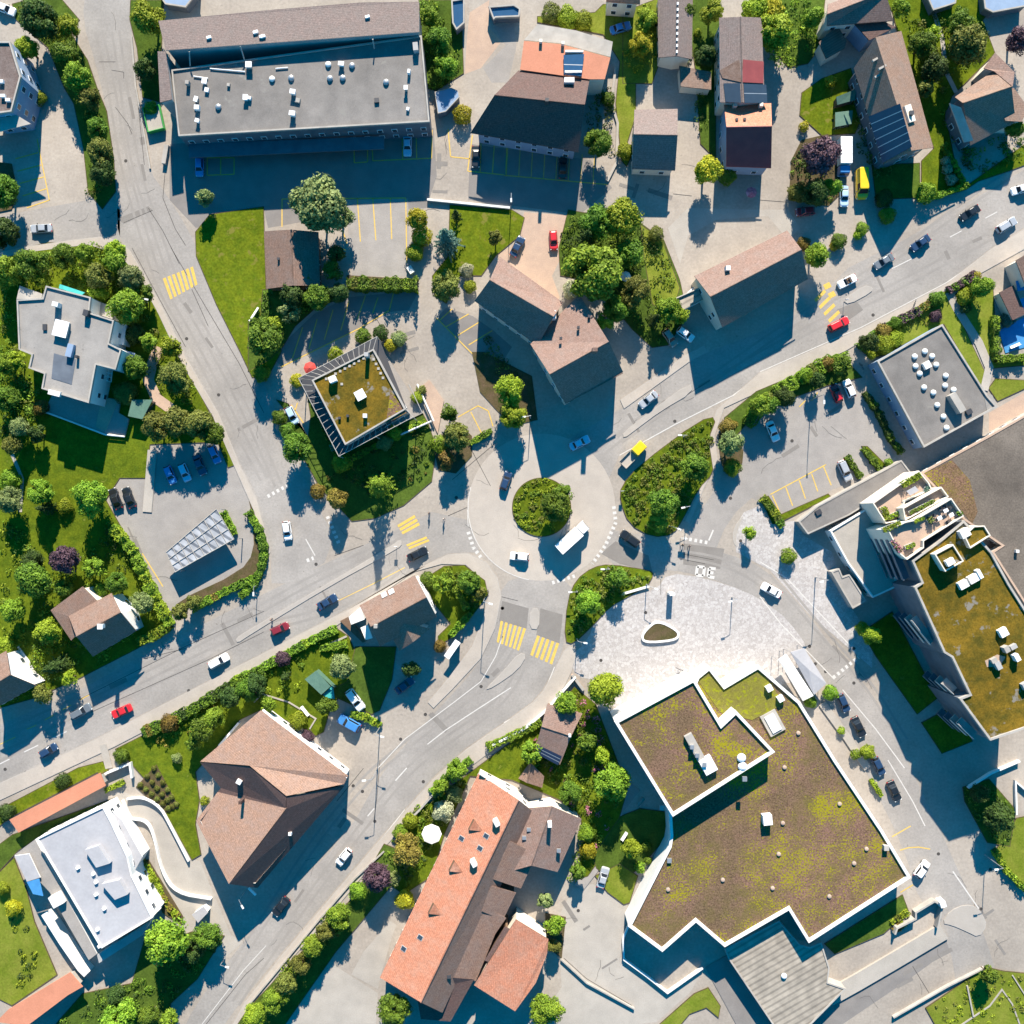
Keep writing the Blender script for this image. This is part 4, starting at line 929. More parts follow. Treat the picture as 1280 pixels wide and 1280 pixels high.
mb = MB(); v = P("b1:220,795 340,840 510,905 605,915"); [mb.tube(W(a, .8), W(c, .8), .18) for a, c in zip(v[:-1], v[1:])]; mb.build('patio_wall', 'white_render', b)
q = P("b1:500,725 580,740 520,890 470,870"); mb = MB(); mb.prism([W(p).xy for p in q], .6, .68); mb.build('patio_path', 'yard_pink', b)
q = [W(p, 2.6) for p in P("b1:640,735 740,735 690,830 620,815")]; roof_shell(b, [q], 'green_panel', .1, name='awning'); walls(b, q, 'glass', .2, name='glazing')
mb = MB()
for k in range(6): a = lerp(*P("b1:462,570 545,590"), k / 5); c = lerp(*P("b1:455,620 540,650"), k / 5); mb.tube(W(a, 3), W(c, 3), .06)
for k in range(4): a = lerp(*P("b1:462,570 455,620"), k / 3); c = lerp(*P("b1:545,590 540,650"), k / 3); mb.tube(W(a, 3), W(c, 3), .06)
mb.build('pergola', 'white_metal', b)
q = P("b1:290,175 410,215 395,228 285,195"); mb = MB(); mb.prism([W(p, 4).xy for p in q], 3.7, 4.0); mb.build('awning', 'teal_cloth', b)

# ---- small brown roof beside the deck
b, fa, fb, rf = gable('brown_outbuilding', 'small brown outbuilding roof beside the big pale green tree', P("330,289 333,361"), P("364,287 366,357"), P("398,290 400,357"), 3.6, 6.0, 'tile_brown', 'brown_wood')
roofbox(b, fa, P("b2:150,55")[0], .5, .5, .6, 'dark_metal', name='chimney')

# ---- square green roof house with pergola
Q = P("b2:308,640 608,488 765,782 470,955")
b, inn, f = flat('pergola_house', 'house with a square mossy green roof ringed by a white pergola', Q, 8.6, 'moss', 'grey_render', 'concrete', rw=.3)
zp = 7.6
roof_shell(b, [[W(p, 5.2) for p in P("b2:245,632 625,428 640,450 775,795 440,1012")]], 'dark_metal', .25, name='balcony')  # added dark slab, paints the deep shade beneath the pergola
O = P("b2:245,632 625,428 800,560 770,690 860,800 440,1012"); I = P("b2:305,642 612,484 690,640 700,690 772,788 468,960")
mb = MB()
for lp in (P("b2:245,632 625,430"), P("b2:245,632 440,1010"), P("b2:440,1010 800,820"), P("b2:780,660 845,800")):
    mb.tube(W(lp[0], zp), W(lp[1], zp), .08, n=6)
for (a0, a1), (c0, c1), n in ((P("b2:245,632 625,430"), P("b2:308,640 608,488"), 13), (P("b2:245,632 440,1010"), P("b2:308,640 470,955"), 12), (P("b2:440,1010 800,820"), P("b2:470,955 765,782"), 12)):
    for k in range(n + 1): mb.tube(W(lerp(a0, a1, k / n), zp), W(lerp(c0, c1, k / n), zp), .06, n=6)
for p in P("b2:245,632 435,530 625,430 340,820 440,1010 620,915 800,820"): mb.tube(W(p, 0) * ((CAM_H - zp) / CAM_H) + Vector((0, 0, .05)), W(p, zp), .1, n=6)
mb.build('pergola', 'concrete', b)
mb = MB(); mb.prism([W(p, 0).xy for p in P("b2:250,640 620,440 850,800 445,1000")], .1, .35); mb.build('terrace', 'yard_grey', b)
roofbox(b, f, P("b2:548,715")[0], 1.7, 1.7, 1.0, 'white_render', rz=.5, cap='white_metal'); roofbox(b, f, P("b2:415,640")[0], 1.4, 1.2, 1.5, 'white_metal', rz=.4); roofbox(b, f, P("b2:582,525")[0], .8, .8, 2.4, 'grey_render', name='chimney'); roofbox(b, f, P("b2:570,815")[0], .8, .8, 1.0, 'white_render'); roofbox(b, f, P("b2:445,825")[0], .5, .5, .6, 'dark_metal'); roofbox(b, f, P("b2:485,815")[0], .5, .5, .6, 'dark_metal')
for p in [lerp(*P("b2:425,610 560,535"), k / 6) for k in range(7)] + [lerp(*P("b2:610,540 655,630"), k / 4) for k in range(5)] + P("b2:380,635 455,660"): roofbox(b, f, p, .5, .5, .15, 'concrete', name='stepping_stone')
q = P("b2:880,640 950,740 920,900 890,830 830,680"); mb = MB(); mb.prism([W(p).xy for p in q], .0, .3); mb.build('terrace', 'yard_pink', b)
mb = MB(); mb.tube(W(P("b2:820,660")[0], 1), W(P("b2:900,840")[0], 1), .2); mb.tube(W(P("b2:740,905")[0], 1), W(P("b2:890,840")[0], 1), .2); mb.build('terrace_wall', 'white_render', b)
q = P("b2:690,690 770,800 670,850"); panel_on(b, f, q, 'gravel_bed', 'sedum', .01, .05)

# ---- twin gabled house by the roundabout
b, fa, fb, rf = gable('twin_gable_house', 'house with two crossing pinkish gables above the roundabout', P("707,505 779,465"), P("687,468 761,427"), P("663,430 724,368"), 7.0, 11.6, 'tile_salmon', 'cream_render')
E1, RD, E2 = P("593,376 672,432"), P("612,350 692,396"), P("625,321 704,378")
gable('twin_gable_house', '', E1, RD, E2, 6.6, 10.4, 'tile_salmon', 'cream_render', root=b)
chimney(b, fb, P("b3:240,330")[0], .9, 1.6, 1.6, 'white_render', roof=rf); chimney(b, fa, P("b3:437,500")[0], 1.0, .7, 1.9, 'tile_salmon', roof=rf)
for p in P("b3:275,440 360,388 412,335"): roofbox(b, fb, p, .5, .5, .8, 'dark_metal')
roofbox(b, fb, P("b3:200,290")[0], 1.8, 2.2, 1.2, 'concrete', name='dormer', rz=-.6)
mb = MB(); mb.tube(W(P("b3:310,748")[0], 7.05), W(P("b3:576,606")[0], 7.05), .1, n=6); mb.build('gutter', 'tile_salmon', b)

# ---- brown barn roof
b, fa, fb, rf = gable('barn_house', 'wide barn like house with a pale brown upper slope by the main road', P("903,409 1010,349"), P("888,371 1002,312"), P("868,345 984,288"), 6.4, 10.2, 'tile_salmon', 'cream_render')
chimney(b, fb, P("b3:1080,105")[0], .9, .9, 1.4, 'white_render', roof=rf)
q = [W(p, 3.4) for p in P("b3:840,245 1000,170 1040,210 870,300")]; roof_shell(b, [q], 'rib_metal', name='porch_roof'); walls(b, q, 'white_render', .15, name='porch_wall')
mb = MB(); c = [W(p, 3.6) for p in P("b3:835,245 1000,172 1040,215")]; [mb.tube(x, z, .2, n=6) for x, z in zip(c[:-1], c[1:])]; mb.build('porch_beam', 'concrete', b)
mb = MB(); v = P("b3:845,285 920,185 935,190")[:1] + P("b3:930,180"); mb.tube(W(P("b3:850,260")[0], .7), W(P("b3:930,185")[0], .7), .25); mb.build('side_wall', 'white_render', b)

# ---- flat roof with white domes
Q = P("b4:568,548 885,368 1105,716 1152,770 795,968")
b, inn, f = flat('dome_roof_building', 'grey flat roofed building dotted with small white roof domes', Q, 5.2, 'gravel_roof', 'blue_render', 'concrete', rw=.35)
for p in P("b4:748,527 797,502 832,525 852,567 752,574 772,610 898,620 895,668 793,677 838,702 936,688 857,762 887,818 902,872"): roofdome(b, f, p, .58)
roofbox(b, f, P("b4:803,570")[0], 1.4, 1.4, .9, 'white_render', rz=.5); roofbox(b, f, P("b4:940,755")[0], 1.4, 4.2, 1.8, 'concrete', name='lift_housing', rz=.55); roofbox(b, f, P("b4:1010,795")[0], 1.2, 1, .5, 'dark_metal', rz=.5)
panel_on(b, f, P("b4:1085,715 1125,712 1150,768 1100,790"), 'roof_patch', 'gravel_light', .01, .05)

# ---- dark gravel deck roof right of the apartments
Q = P("b4:780,1090 1100,910 1290,790 1290,1290 1085,1290 960,1180")
Q = P("1151,591 1235,545 1300,508 1300,730 1283,758 1240,690 1252,682 1205,650 1197,640")
b, inn, f = flat('deck_building', 'low building under a wide dark gravel roof at the right edge', Q, 3.4, 'gravel_dark', 'concrete', 'yard_pink', par=.12, rw=.4)
q = P("1200,600 1155,592 1190,575 1212,600 1222,640 1215,655 1195,630"); panel_on(b, f, q[1:], 'planted_strip', 'sedum', .01, .06)
roofbox(b, f, P("g:1212,825")[0], .6, .6, .9, 'white_metal')
q = P("g:1080,1100 980,960 960,860 1050,680 1130,700 1220,960 1280,1000 1290,1140 1180,1200"); mb = MB(); mb.prism([W(p, 1).xy for p in q], .8, 1.0); mb.build('sunken_court', 'deck_plank', b)

# ---- apartment block with stepped mossy roofs
Q = P("g:385,895 470,830 610,690 800,545 1010,700 840,800") 
Q = P("1140,701 1178,673 1205,650 1240,690 1262,730 1300,790 1300,905 1238,926 1199,873 1212,868 1190,822 1180,816 1143,734 1152,728")
b, inn, f = flat('apartment_block', 'tall apartment block with mossy brown roof and planted roof terraces', Q, 14.0, 'moss', 'facade_shade', 'concrete', par=.4, rw=.4, win=False)  # facade coloured as if in deep shade
Q = P("g:190,655 330,590 400,575 700,400 800,545 480,745 480,800 345,895 290,850"); 
def sub(pts, z, roof, par=.9, rw=.22, wall='cream_render', rim='cream_render', win=False): return flat('', '', pts, z, roof, wall, rim, par, rw, win, root=b)
_, i2, f2 = sub(Q, 14.4, 'yard_pink', par=1.0)
_, i3, f3 = sub(P("g:310,480 620,310 680,390 330,580"), 12.4, 'yard_pink', par=1.0)
_, i4, f4 = sub(P("g:70,440 440,180 520,275 545,330 330,430 300,500 330,570 175,605"), 10.0, 'yard_pink', par=1.0)
_, i5, f5 = sub(P("g:565,850 715,770 800,905 650,990"), 15.8, 'moss', par=.4)
_, i6, f6 = sub(P("g:880,625 965,620 1015,700 850,805 800,700"), 15.0, 'moss', par=.4)
roofbox(b, f, P("g:785,680")[0], 1.8, 1.6, 1.4, 'white_render', rz=.5); roofbox(b, f, P("g:865,1040")[0], 2.2, 1.5, 1.0, 'white_render', rz=.5); roofbox(b, f, P("g:780,1090")[0], 1.8, 1.5, 1.0, 'white_render', rz=.5); roofbox(b, f5, P("g:675,910")[0], 1.6, 1.2, 1.0, 'white_render', rz=.5); roofbox(b, f, P("g:905,1005")[0], .7, 1.8, 1.2, 'white_metal', rz=.5)
for p in P("c4:1170,620 1180,700 1220,690 1145,780 1125,755 1275,880 1230,740"): roofbox(b, f, p, R.uniform(.8, 1.6), R.uniform(.8, 1.8), R.uniform(.8, 1.6), R.choice(['white_metal', 'grey_render', 'concrete']), rz=.5)
panel_on(b, f, P("c4:1090,760 1150,730 1190,740 1160,790 1100,790"), 'gravel_bed', 'yard_pink', .01, .05)
# balconies stepping down the west front
for k, z in enumerate((2.7, 5.4, 8.1, 10.8)):
    for s in ("c4:770,395 660,130 690,110 790,380", "c4:900,690 775,530 745,510 830,640 880,700", "c4:1000,915 930,850 860,790 890,850 960,930", "c4:1105,1140 1000,1040 965,1010 1000,1060 1080,1135"):
        mb = MB(); v = [W(p, 14) for p in P(s)]
        c = centre([q.xy for q in v]); e = (v[1] - v[0]).xy.normalized(); n = Vector((-e.y, e.x)); n = n if n.dot(Vector((-1, 0))) > 0 else -n
        L = (v[1] - v[0]).length * .75; m_ = (v[0] + v[1]).xy / 2 + n * .7
        mb.box((m_.x, m_.y, z), L, 1.6, .18, math.atan2(e.y, e.x)); o_ = m_ + n * .75; mb.box((o_.x, o_.y, z + .18), L, .1, .9, math.atan2(e.y, e.x), 1)
        mb.build('balcony', ['concrete', 'grey_render'] if k > 1 and '770,395' not in s else ['facade_shade', 'facade_shade'], b)  # lower and upper west balconies have shade painted into their colour
# low wing with pale roof, kiosk and narrow canopy
Q = P("c4:340,130 545,5 610,100 600,130 640,270 670,400 548,455 425,285")
flat('low_wing', 'pale flat roofed wing in front of the apartment block', Q, 3.6, 'yard_pale', 'white_render', 'white_render', par=.3)
Q = P("c4:345,328 385,312 402,352 435,340 518,470 450,508"); flat('kiosk', 'small grey flat roofed pavilion with a stepped corner', Q, 2.8, 'gravel_light', 'concrete', 'concrete', par=.12, win=False, cat='pavilion')
Q = P("b4:330,1285 270,1320 ")[:0] + P("998,652 1022,632 1127,575 1140,592 1120,608 1062,644 1010,668"); b, inn, f = flat('narrow_canopy', 'narrow grey canopy roof beside the lower parking bays', Q, 3.0, 'gravel_roof', 'concrete', 'concrete', par=.12, win=False, cat='canopy')
roofbox(b, f, P("c4:282,40")[0], 1.2, 1.0, .4, 'dark_metal', rz=.5)

# ---- big sedum roof block
Q = P("775,907 928,832 965,852 980,882 1012,868 1010,862 1135,1102 1022,1178 985,1143 905,1178 884,1154 828,1190 786,1158 838,1035 905,1000 840,1015")
Q = P("c3:940,835 995,780 1080,870 1235,780 1290,840 c4:30,850 d4:380,5 600,330 740,572 235,895 140,725 d3:1075,920 930,785 770,940 600,810 800,420 850,300 1000,240 1280,30 1280,-60")
Q = P("871,846 887,833 906,857 948,832 1000,877 1045,950 1103,1037 1139,1097 1011,1179 986,1138 906,1184 870,1153 828,1190 785,1158 836,1058 838,1045 836,1012 800,940 866,858")
b, inn, f = flat('sedum_roof_hall', 'large hall with a brown sedum roof and a raised green roof block', Q, 6.0, 'sedum', 'white_render', 'white_render', par=.45, rw=.6, win=False)
Q = P("c3:535,1060 925,845 1060,1065 1130,1000 1290,1170 d3:1290,10 820,272 640,-30 c3:545,1090")
Q = P("768,902 868,848 902,905 920,888 969,940 841,1021")
_, i2, f2 = flat('', '', Q, 9.6, 'sedum', 'white_render', 'white_render', .5, .6, False, root=b)
panel_on(b, f, P("872,850 888,838 906,862 948,836 960,850 980,880 940,900 900,890"), 'green_bed', 'sedum_green', .01, .07)
roofbox(b, f2, P("c3:935,1200")[0], 1.6, 8.0, 1.0, 'concrete', name='duct', rz=.5); roofbox(b, f2, P("c3:985,1260")[0], 2.6, 3.2, 1.2, 'white_metal', name='duct', rz=.5)
for p in P("c3:905,1170 930,1210 965,1255"): roofbox(b, f2, p, .8, .8, 1.6, 'steel', name='roof_vent')
for p in P("d3:1155,30 c3:1150,1230"): roofdome(b, f2, p, .9, 'white_metal')
roofbox(b, f, P("d4:28,280")[0], 1.8, 2.0, 1.6, 'white_metal', rz=.1); roofbox(b, f, P("d4:605,420")[0], 1.0, 1.0, 1.0, 'concrete')
for p in P("d3:795,627 1060,580 d4:118,35 385,212 515,430 455,500 335,660 60,620 90,455 110,305 c4:185,1110"): roofdome(b, f, p, .42, 'yard_pink', h=.12)
for p in P("c4:40,890 95,940"): roofbox(b, f, p, 1.2, 1.2, 1.1, 'white_metal', rz=.5)
c, n = on_plane(f, P("c4:60,1060")[0]); mb = MB(); mb.box((c.x, c.y, c.z), 3.4, 4.6, .45, .5); sk = mb.build('skylight', 'concrete', b); mb = MB(); mb.box((c.x, c.y, c.z + .45), 2.0, 3.6, .25, .5); mb.build('pane', 'lamp_white', sk)
for p in P("d3:765,230 1165,90 800,485"): roofbox(b, f2 if p[1] < 1000 else f, p, .9, .9, .5, 'steel')
# ribbed lower roof
Q = P("d4:-60,850 100,775 200,890 240,910 300,885 345,1010 330,1080 420,1110 230,1280 80,1290 d3:1270,1190 1080,940")
Q = P("906,1186 974,1151 1000,1181 1012,1184 1027,1178 1037,1210 1035,1228 1058,1236 1010,1285 972,1290 910,1198")
b, inn, f = flat('ribbed_roof_annex', 'low annex with a grey ribbed metal roof below the sedum hall', Q, 3.0, 'rib_metal', 'concrete', 'concrete', par=.15, win=False)
roofdome(b, f, P("d4:115,1045")[0], .6, 'white_metal')
q = P("d3:975,1005 1080,945 1280,1210 1290,1290 1130,1290"); mb = MB(); mb.prism([W(p).xy for p in q], .03, .12); v = mb.build('loading_court', 'asphalt_dark'); tag(v, 'dark sunken loading court beside the ribbed roof', 'court', kind='structure')
# stepped white wall with frame
b = empty('garden_wall', W(P("d4:780,720")[0]), 'white angular garden wall frame beside the ramp road', 'wall')
mb = MB(); ribbon(mb, [W(p) for p in P("d4:640,830 650,800 740,755 740,725 830,670 870,690 845,800")], .35, 0, 1.6)
mb.build('wall', 'concrete', b); mb = MB(); c = W(P("d4:865,680")[0]); mb.box((c.x, c.y, 0), 1.2, 1.2, 2.2, .3); mb.build('pillar', 'white_render', b)

# ---- white tent roofs
for s, lb, z in (("c4:90,755 128,728 260,930 208,955", 'left half of the white twin market tent by the road', 3.0), ("c4:148,718 215,700 322,870 262,925", 'right pale grey half of the twin market tent by the road', 2.8)):
    Q = P(s); b = house_root('market_tent', Q, lb, 'tent')
    c = W(centre(Q), z + .5); v = [W(p, z) for p in Q]
    mb = MB(); [mb.face([v[i], v[(i + 1) % 4], c]) for i in range(4)]; [mb.face([v[i] - Vector((0, 0, .3)), v[(i + 1) % 4] - Vector((0, 0, .3)), v[(i + 1) % 4], v[i]]) for i in range(4)]
    mb.build('canvas', 'white_render' if 'left' in lb else 'white_membrane', b)
    for p in v: mb = MB(); mb.tube((p.x * .99, p.y * .99, 0), (p.x * .99, p.y * .99, z), .06, n=6); mb.build('post', 'steel', b)

# ---- orange roof complex, bottom centre
E1, RD, E2 = P("d2:640,1062 1110,80"), P("d2:730,1105 1205,120"), P("d2:800,1148 1290,190")
b, fa, fb, rf = gable('orange_roof_house', 'long orange tiled house with brown cross wings at the bottom', P("475,1222 598,967"), P("526,1253 648,1000"), P("553,1266 668,1016"), 5.8, 9.2, 'tile_orange', 'cream_render', roof2='tile_brown')
# brown east slope and cross wings
q = [W(p, z) for p, z in zip(P("503,1243 560,1130 640,1000 660,1015 590,1180 530,1256"), (7.4, 8.0, 7.6, 5.4, 5.2, 5.0))]
for nm, pts, zz, mt in (('valley_roof', "h:250,885 330,760 470,600 565,655 520,720 440,915", (7.2, 7.1, 6.6, 6.0, 5.9, 5.8), 'tile_brown'), ('hip_roof', "h:192,962 242,892 432,908 335,1082 212,1072", (5.8, 7.3, 6.0, 4.8, 4.8), 'tile_dark'),
                        ('cross_roof', "h:500,490 580,335 692,390 626,532", (7.4, 7.6, 6.2, 6.0), 'tile_brown'), ('cross_roof', "h:463,626 502,520 606,550 552,662", (6.9, 7.1, 5.9, 5.7), 'tile_brown'), ('ledge_roof', "h:475,830 560,690 580,700 500,838", (6.7, 6.7, 6.9, 6.9), 'tile_dark')):
    q = [W(p, z) for p, z in zip(P(pts), zz)]; roof_shell(b, [q], mt, name=nm); walls(b, q, 'brown_wood', .3, name=nm.replace('roof', 'wall'))
roofbox(b, [W(p, 6.2) for p in P("h:250,885 330,760 440,915")], P("h:330,885")[0], .8, .7, 1.3, 'dark_metal', name='chimney')
gable('', '', P("600,1100 640,1012"), P("640,1108 665,1018")[:0] + P("648,1112 690,1010")[:0] + P("664,1082 690,1008"), P("697,1090 727,1024"), 5.2, 7.4, 'tile_salmon', 'cream_render', root=b)
q = [W(p, 6.8) for p in P("d2:1195,470 1290,380 d3:150,490 80,620 -10,590 d2:1180,570")]
q = [W(p, z) for p, z in zip(P("h:432,932 520,790 606,660 740,742 735,800 688,922 602,1040"), (6.9, 7.1, 7.0, 6.0, 5.6, 5.8, 6.2))]
roof_shell(b, [q], 'tile_orange', name='annex_roof', rim='brown_wood'); walls(b, q, 'cream_render', .4, name='annex_wall')
for p in P("d2:1095,490 1205,295"): roofbox(b, fa, p, .9, 1.4, 1.5, 'white_render', name='chimney', rz=.5)
for p in P("d2:1035,380 1125,428 1155,368 755,915 835,860"): skylight(rf, fa, p, .8, 1.0)
for p in P("d2:1085,310 990,510 890,715"):
    c, n = on_plane(fa, p); mb = MB(); u = Vector((.46, .89, 0)); w_ = Vector((.89, -.46, 0)); 
    t0 = c + u * 1.1 + Vector((0, 0, .7)); t1 = c - u * 1.1 + Vector((0, 0, .7)); k = c + w_ * 2.6 + Vector((0, 0, .9)); lo0, lo1 = c + u * 1.1 - w_ * .4 - Vector((0, 0, .6)), c - u * 1.1 - w_ * .4 - Vector((0, 0, .6))
    mb.face([t1, k, t0]); mb.face([lo1, t1, t0, lo0], 1); mb.face([lo0, t0, k], 1); mb.face([lo1, k, t1], 1); mb.build('dormer', ['tile_orange', 'brown_wood'], b)
mb = MB()
for k in range(6): mb.box(W(lerp(*P("604,967 648,1000"), k / 5), 6.3), 1.4, .9, .4, -.6)
mb.build('gable_trim', 'white_render', b)
chimney(b, [W(p, 7) for p in P("660,1030 690,1010 690,1060")], P("d3:220,300")[0], .8, .8, 2.2, 'white_render')
for p in P("d3:265,437 120,335 98,375 52,325"): roofbox(b, [W(q, 6.4) for q in P("660,1030 690,1010 690,1060")], p, .8, .7, .5, 'steel')

# ---- small house with solar strip
Q1, Q2, Q3 = P("669,932 700,948"), P("683,884 728,893")[:0] + P("676,910 712,922"), P("684,882 728,893")
b, fa, fb, rf = gable('garden_house', 'small reddish garden house with a blue solar strip by the plaza', P("668,940 700,956"), P("677,908 714,920"), P("684,880 728,892"), 3.6, 4.8, 'tile_salmon', 'brown_wood', win=False)
panel_on(b, fa, P("c3:160,1165 280,1222 262,1265 150,1205"), 'solar_panel', 'solar', grid=3); chimney(b, fb, P("c3:318,1120")[0], .5, .5, .8, 'white_render')

# ---- big hip roof house, lower left
b = house_root('hip_roof_house', P("245,1040 320,890 435,975 310,1110"), 'big house with large pinkish hipped roofs above the shaded road', 'house')
zE, zR = 6.4, 10.2
A1 = [W(p, z) for p, z in zip(P("d1:945,0 1190,-240 d2:485,75 470,125 190,165 20,35"), (zE, 8.2, zE, zE, 8.6, 8.6))]
p1 = [W(q, z) for q, z in zip(P("250,952 326,888 435,970 430,980 358,995 312,957"), (7.0, 9.6, 7.0, 6.9, 11.0, 11.2))]
roof_shell(b, [[p1[0], p1[1], p1[2], p1[3], p1[4], p1[5]]], 'tile_tan', name='roof')
p2 = [W(q, z) for q, z in zip(P("245,1026 272,990 358,1010 286,1105"), (5.8, 6.4, 10.2, 9.0))]
r2 = roof_shell(b, [p2], 'tile_tan', name='roof')
d1_ = [W(q, z) for q, z in zip(P("250,953 312,958 358,996 357,1010 272,990 276,985"), (6.9, 11.0, 10.8, 10.2, 6.4, 6.6))]
roof_shell(b, [d1_], 'tile_dark', name='valley_roof')  # unlit south slope, its shade painted with darker tiles
d2_ = [W(q, z) for q, z in zip(P("358,996 431,982 322,1110 287,1105 358,1011"), (10.8, 6.4, 5.2, 9.0, 10.2))]
roof_shell(b, [d2_], 'tile_dark', name='valley_roof')  # east slope likewise darkened by colour for shade
o, xy, zs = walls(b, [W(q, 6.6) for q in P("252,953 326,890 433,972 430,982 320,1108 286,1104 246,1026 276,988")], 'white_render', .5); windows(b, xy, zs, 6.3)
roofbox(b, d1_, P("d1:1165,100")[0], 1.0, .8, 1.2, 'white_render', name='chimney', rz=-.5); roofbox(b, p2, P("d1:1180,190")[0], .6, .6, 2.4, 'tile_dark', name='chimney'); roofbox(b, d2_, P("d2:208,352")[0], .6, .6, 1.0, 'white_metal', name='chimney')
mb = MB(); mb.tube(W(P("c2:70,1000")[0], 6.7), W(P("d2:480,85")[0], 6.7), .35); mb.build('gable_trim', 'white_render', b)
q = P("d1:1205,615 1245,660 1230,672 1195,630"); mb = MB(); mb.tube(W(P("d1:1205,620")[0], 4), W(P("d1:1240,655")[0], 4), .25); mb.build('flue', 'white_metal', b)

# ---- corner house by the west main road
b, fa, fb, rf = gable('corner_villa', 'brown roofed corner house with white gable beside the roundabout garden', P("c2:640,690 915,548"), P("c2:595,595 865,452"), P("c2:540,492 808,345"), 8.0, 11.6, 'tile_brown', 'white_render')
q = [W(p, z) for p, z in zip(P("c2:740,565 880,605 735,710 715,690"), (9.8, 7.6, 6.6, 6.8))]
t = W(P("c2:745,568")[0], 9.8); e_ = [W(p, 6.8) for p in P("c2:882,605 735,712 700,650")]; m_ = W(P("c2:800,670")[0], 8.0)
roof_shell(b, [[t, e_[0], m_], [t, m_, e_[1]], [t, e_[1], e_[2]]], 'tile_beige', name='cross_gable'); walls(b, [t, e_[0], e_[1], e_[2]], 'white_render', .4, name='cross_wall')
for p in P("c2:660,440 695,425"): skylight(rf, fb, p, 1.0, 1.0, mat='lamp_white')
roofbox(b, fb, P("c2:622,590")[0], .7, .7, 1.2, 'concrete', name='chimney')
q = [W(p, 3.4) for p in P("c2:488,548 545,500 565,560 500,585")]; roof_shell(b, [q], 'white_render', name='porch_roof'); walls(b, q, 'white_render', .1, name='porch_wall')
q = [W(p, 2.6) for p in P("c2:545,600 580,585 605,650 570,660")]; roof_shell(b, [q], 'parasol_cloth', .06, name='awning')
q = P("c2:450,565 490,545 580,660 560,670"); mb = MB(); mb.prism([W(p).xy for p in q], .1, .9); mb.build('deck', 'brown_wood', b)

# ---- small left house
b, fa, fb, rf = gable('brown_house', 'small brown gabled house with white end wall above the main road', P("c1:450,740 660,615"), P("c1:370,642 585,525"), P("c1:333,543 540,432"), 5.4, 9.0, 'tile_brown', 'white_render')
q = [W(p, z) for p, z in zip(P("c1:245,515 400,400 470,470 335,545 365,640 345,662"), (4.6, 5.0, 5.0, 5.0, 4.8, 4.6))]
roof_shell(b, [q], 'tile_brown', name='rear_roof'); walls(b, q, 'cream_render', .3, name='rear_wall')
roofbox(b, fa, P("c1:500,590")[0], .8, .8, 1.4, 'white_render', name='chimney', cap='white_metal')
b, fa, fb, rf = gable('edge_house', 'brown gabled house with bright white end wall at the left edge', P("c1:-60,1010 175,880"), P("c1:-60,895 50,828"), P("c1:-60,760 30,712"), 5.4, 9.0, 'tile_brown', 'white_render')

# ---- glass roofed shelter
Q = P("c1:805,235 1050,25 1135,170 850,330"); b = house_root('carport', Q, 'glass roofed shelter with white frame in the car park', 'shelter')
v = [W(p, 3.0) for p in Q]; roof_shell(b, [v], 'glass_roof', .12, name='roof', rim='concrete')
mb = MB()
for k in range(9): mb.tube(v[0].lerp(v[1], k / 8) + Vector((0, 0, .06)), v[3].lerp(v[2], k / 8) + Vector((0, 0, .06)), .06, n=6)
for k in range(4): mb.tube(v[0].lerp(v[3], k / 3) + Vector((0, 0, .06)), v[1].lerp(v[2], k / 3) + Vector((0, 0, .06)), .1, n=6)
mb.build('frame', 'concrete', b)
for p in v: mb = MB(); mb.tube((p.x * .985, p.y * .985, 0), (p.x * .985, p.y * .985, 2.9), .1, n=6); mb.build('post', 'steel', b)

# ---- white modern villa, lower left
Q = P("d1:175,382 500,225 540,300 620,470 640,560 740,765 490,915")
b, inn, f = flat('white_villa', 'white modern villa with a clean white flat roof', Q, 6.6, 'white_membrane', 'white_render', 'white_render', par=.25, rw=.3)
for s in ("d1:425,425 490,405 545,490 480,510", "d1:505,590 590,570 630,640 570,665"):
    q = [on_plane(f, p)[0] for p in P(s)]; mb = MB(); mb.prism([p.xy for p in q], f[0].z - .02, f[0].z + 1.3); mb.build('roof_box', 'white_membrane', b)
for p in P("d1:380,520 455,550 468,590 468,650 508,718 475,820 485,900"): roofbox(b, f, p, .6, .6, .5, 'white_metal', rz=.5)
for s, z, m, pr in (("d1:70,460 170,385 290,610 470,940 430,970 330,800 240,640", 4.2, 'yard_grey', .2), ("d1:470,945 730,780 690,850 480,985", 4.0, 'grey_render', .2), ("d1:520,225 590,290 690,470 640,560 600,400", 4.6, 'white_membrane', .2), ("d1:650,600 700,600 780,720 740,760", 3.6, 'white_render', .2), ("d1:70,465 140,455 195,570 130,590", 4.8, 'white_membrane', .2)):
    q = [W(p, z) for p in P(s)]; roof_shell(b, [q], m, .3, name='terrace', rim='white_render'); walls(b, q, 'white_render', .25, name='terrace_wall')
q = [W(p, 4.9) for p in P("d1:130,592 190,575 210,660 160,650")]; roof_shell(b, [q], 'blue_cloth', .06, name='awning')
roofbox(b, [W(p, 4.2) for p in P("d1:170,385 290,610 430,970")], P("d1:285,670")[0], 2.4, 2.4, 1.2, 'white_render', name='roof_box', rz=.5)
mb = MB(); ribbon(mb, [W(p, 2.4) for p in P("d1:215,745 300,880 390,1010 420,1040")], 1.5, 0, 2.4)
mb.build('garden_wall', 'white_render', b)
b = empty('ramp_wall', W(P("d1:780,400")[0]), 'curving white retaining wall of the villa driveway', 'wall')
for s in ("d1:620,185 700,175 780,220 820,290 920,485", "d1:640,280 720,290 755,370 790,540 860,640 1030,668", "d1:600,190 650,320"):
    mb = MB(); ribbon(mb, [W(p) for p in chaikin(P(s), 2, False)], .3, 0, .9); mb.build('wall_run', 'white_render', b)
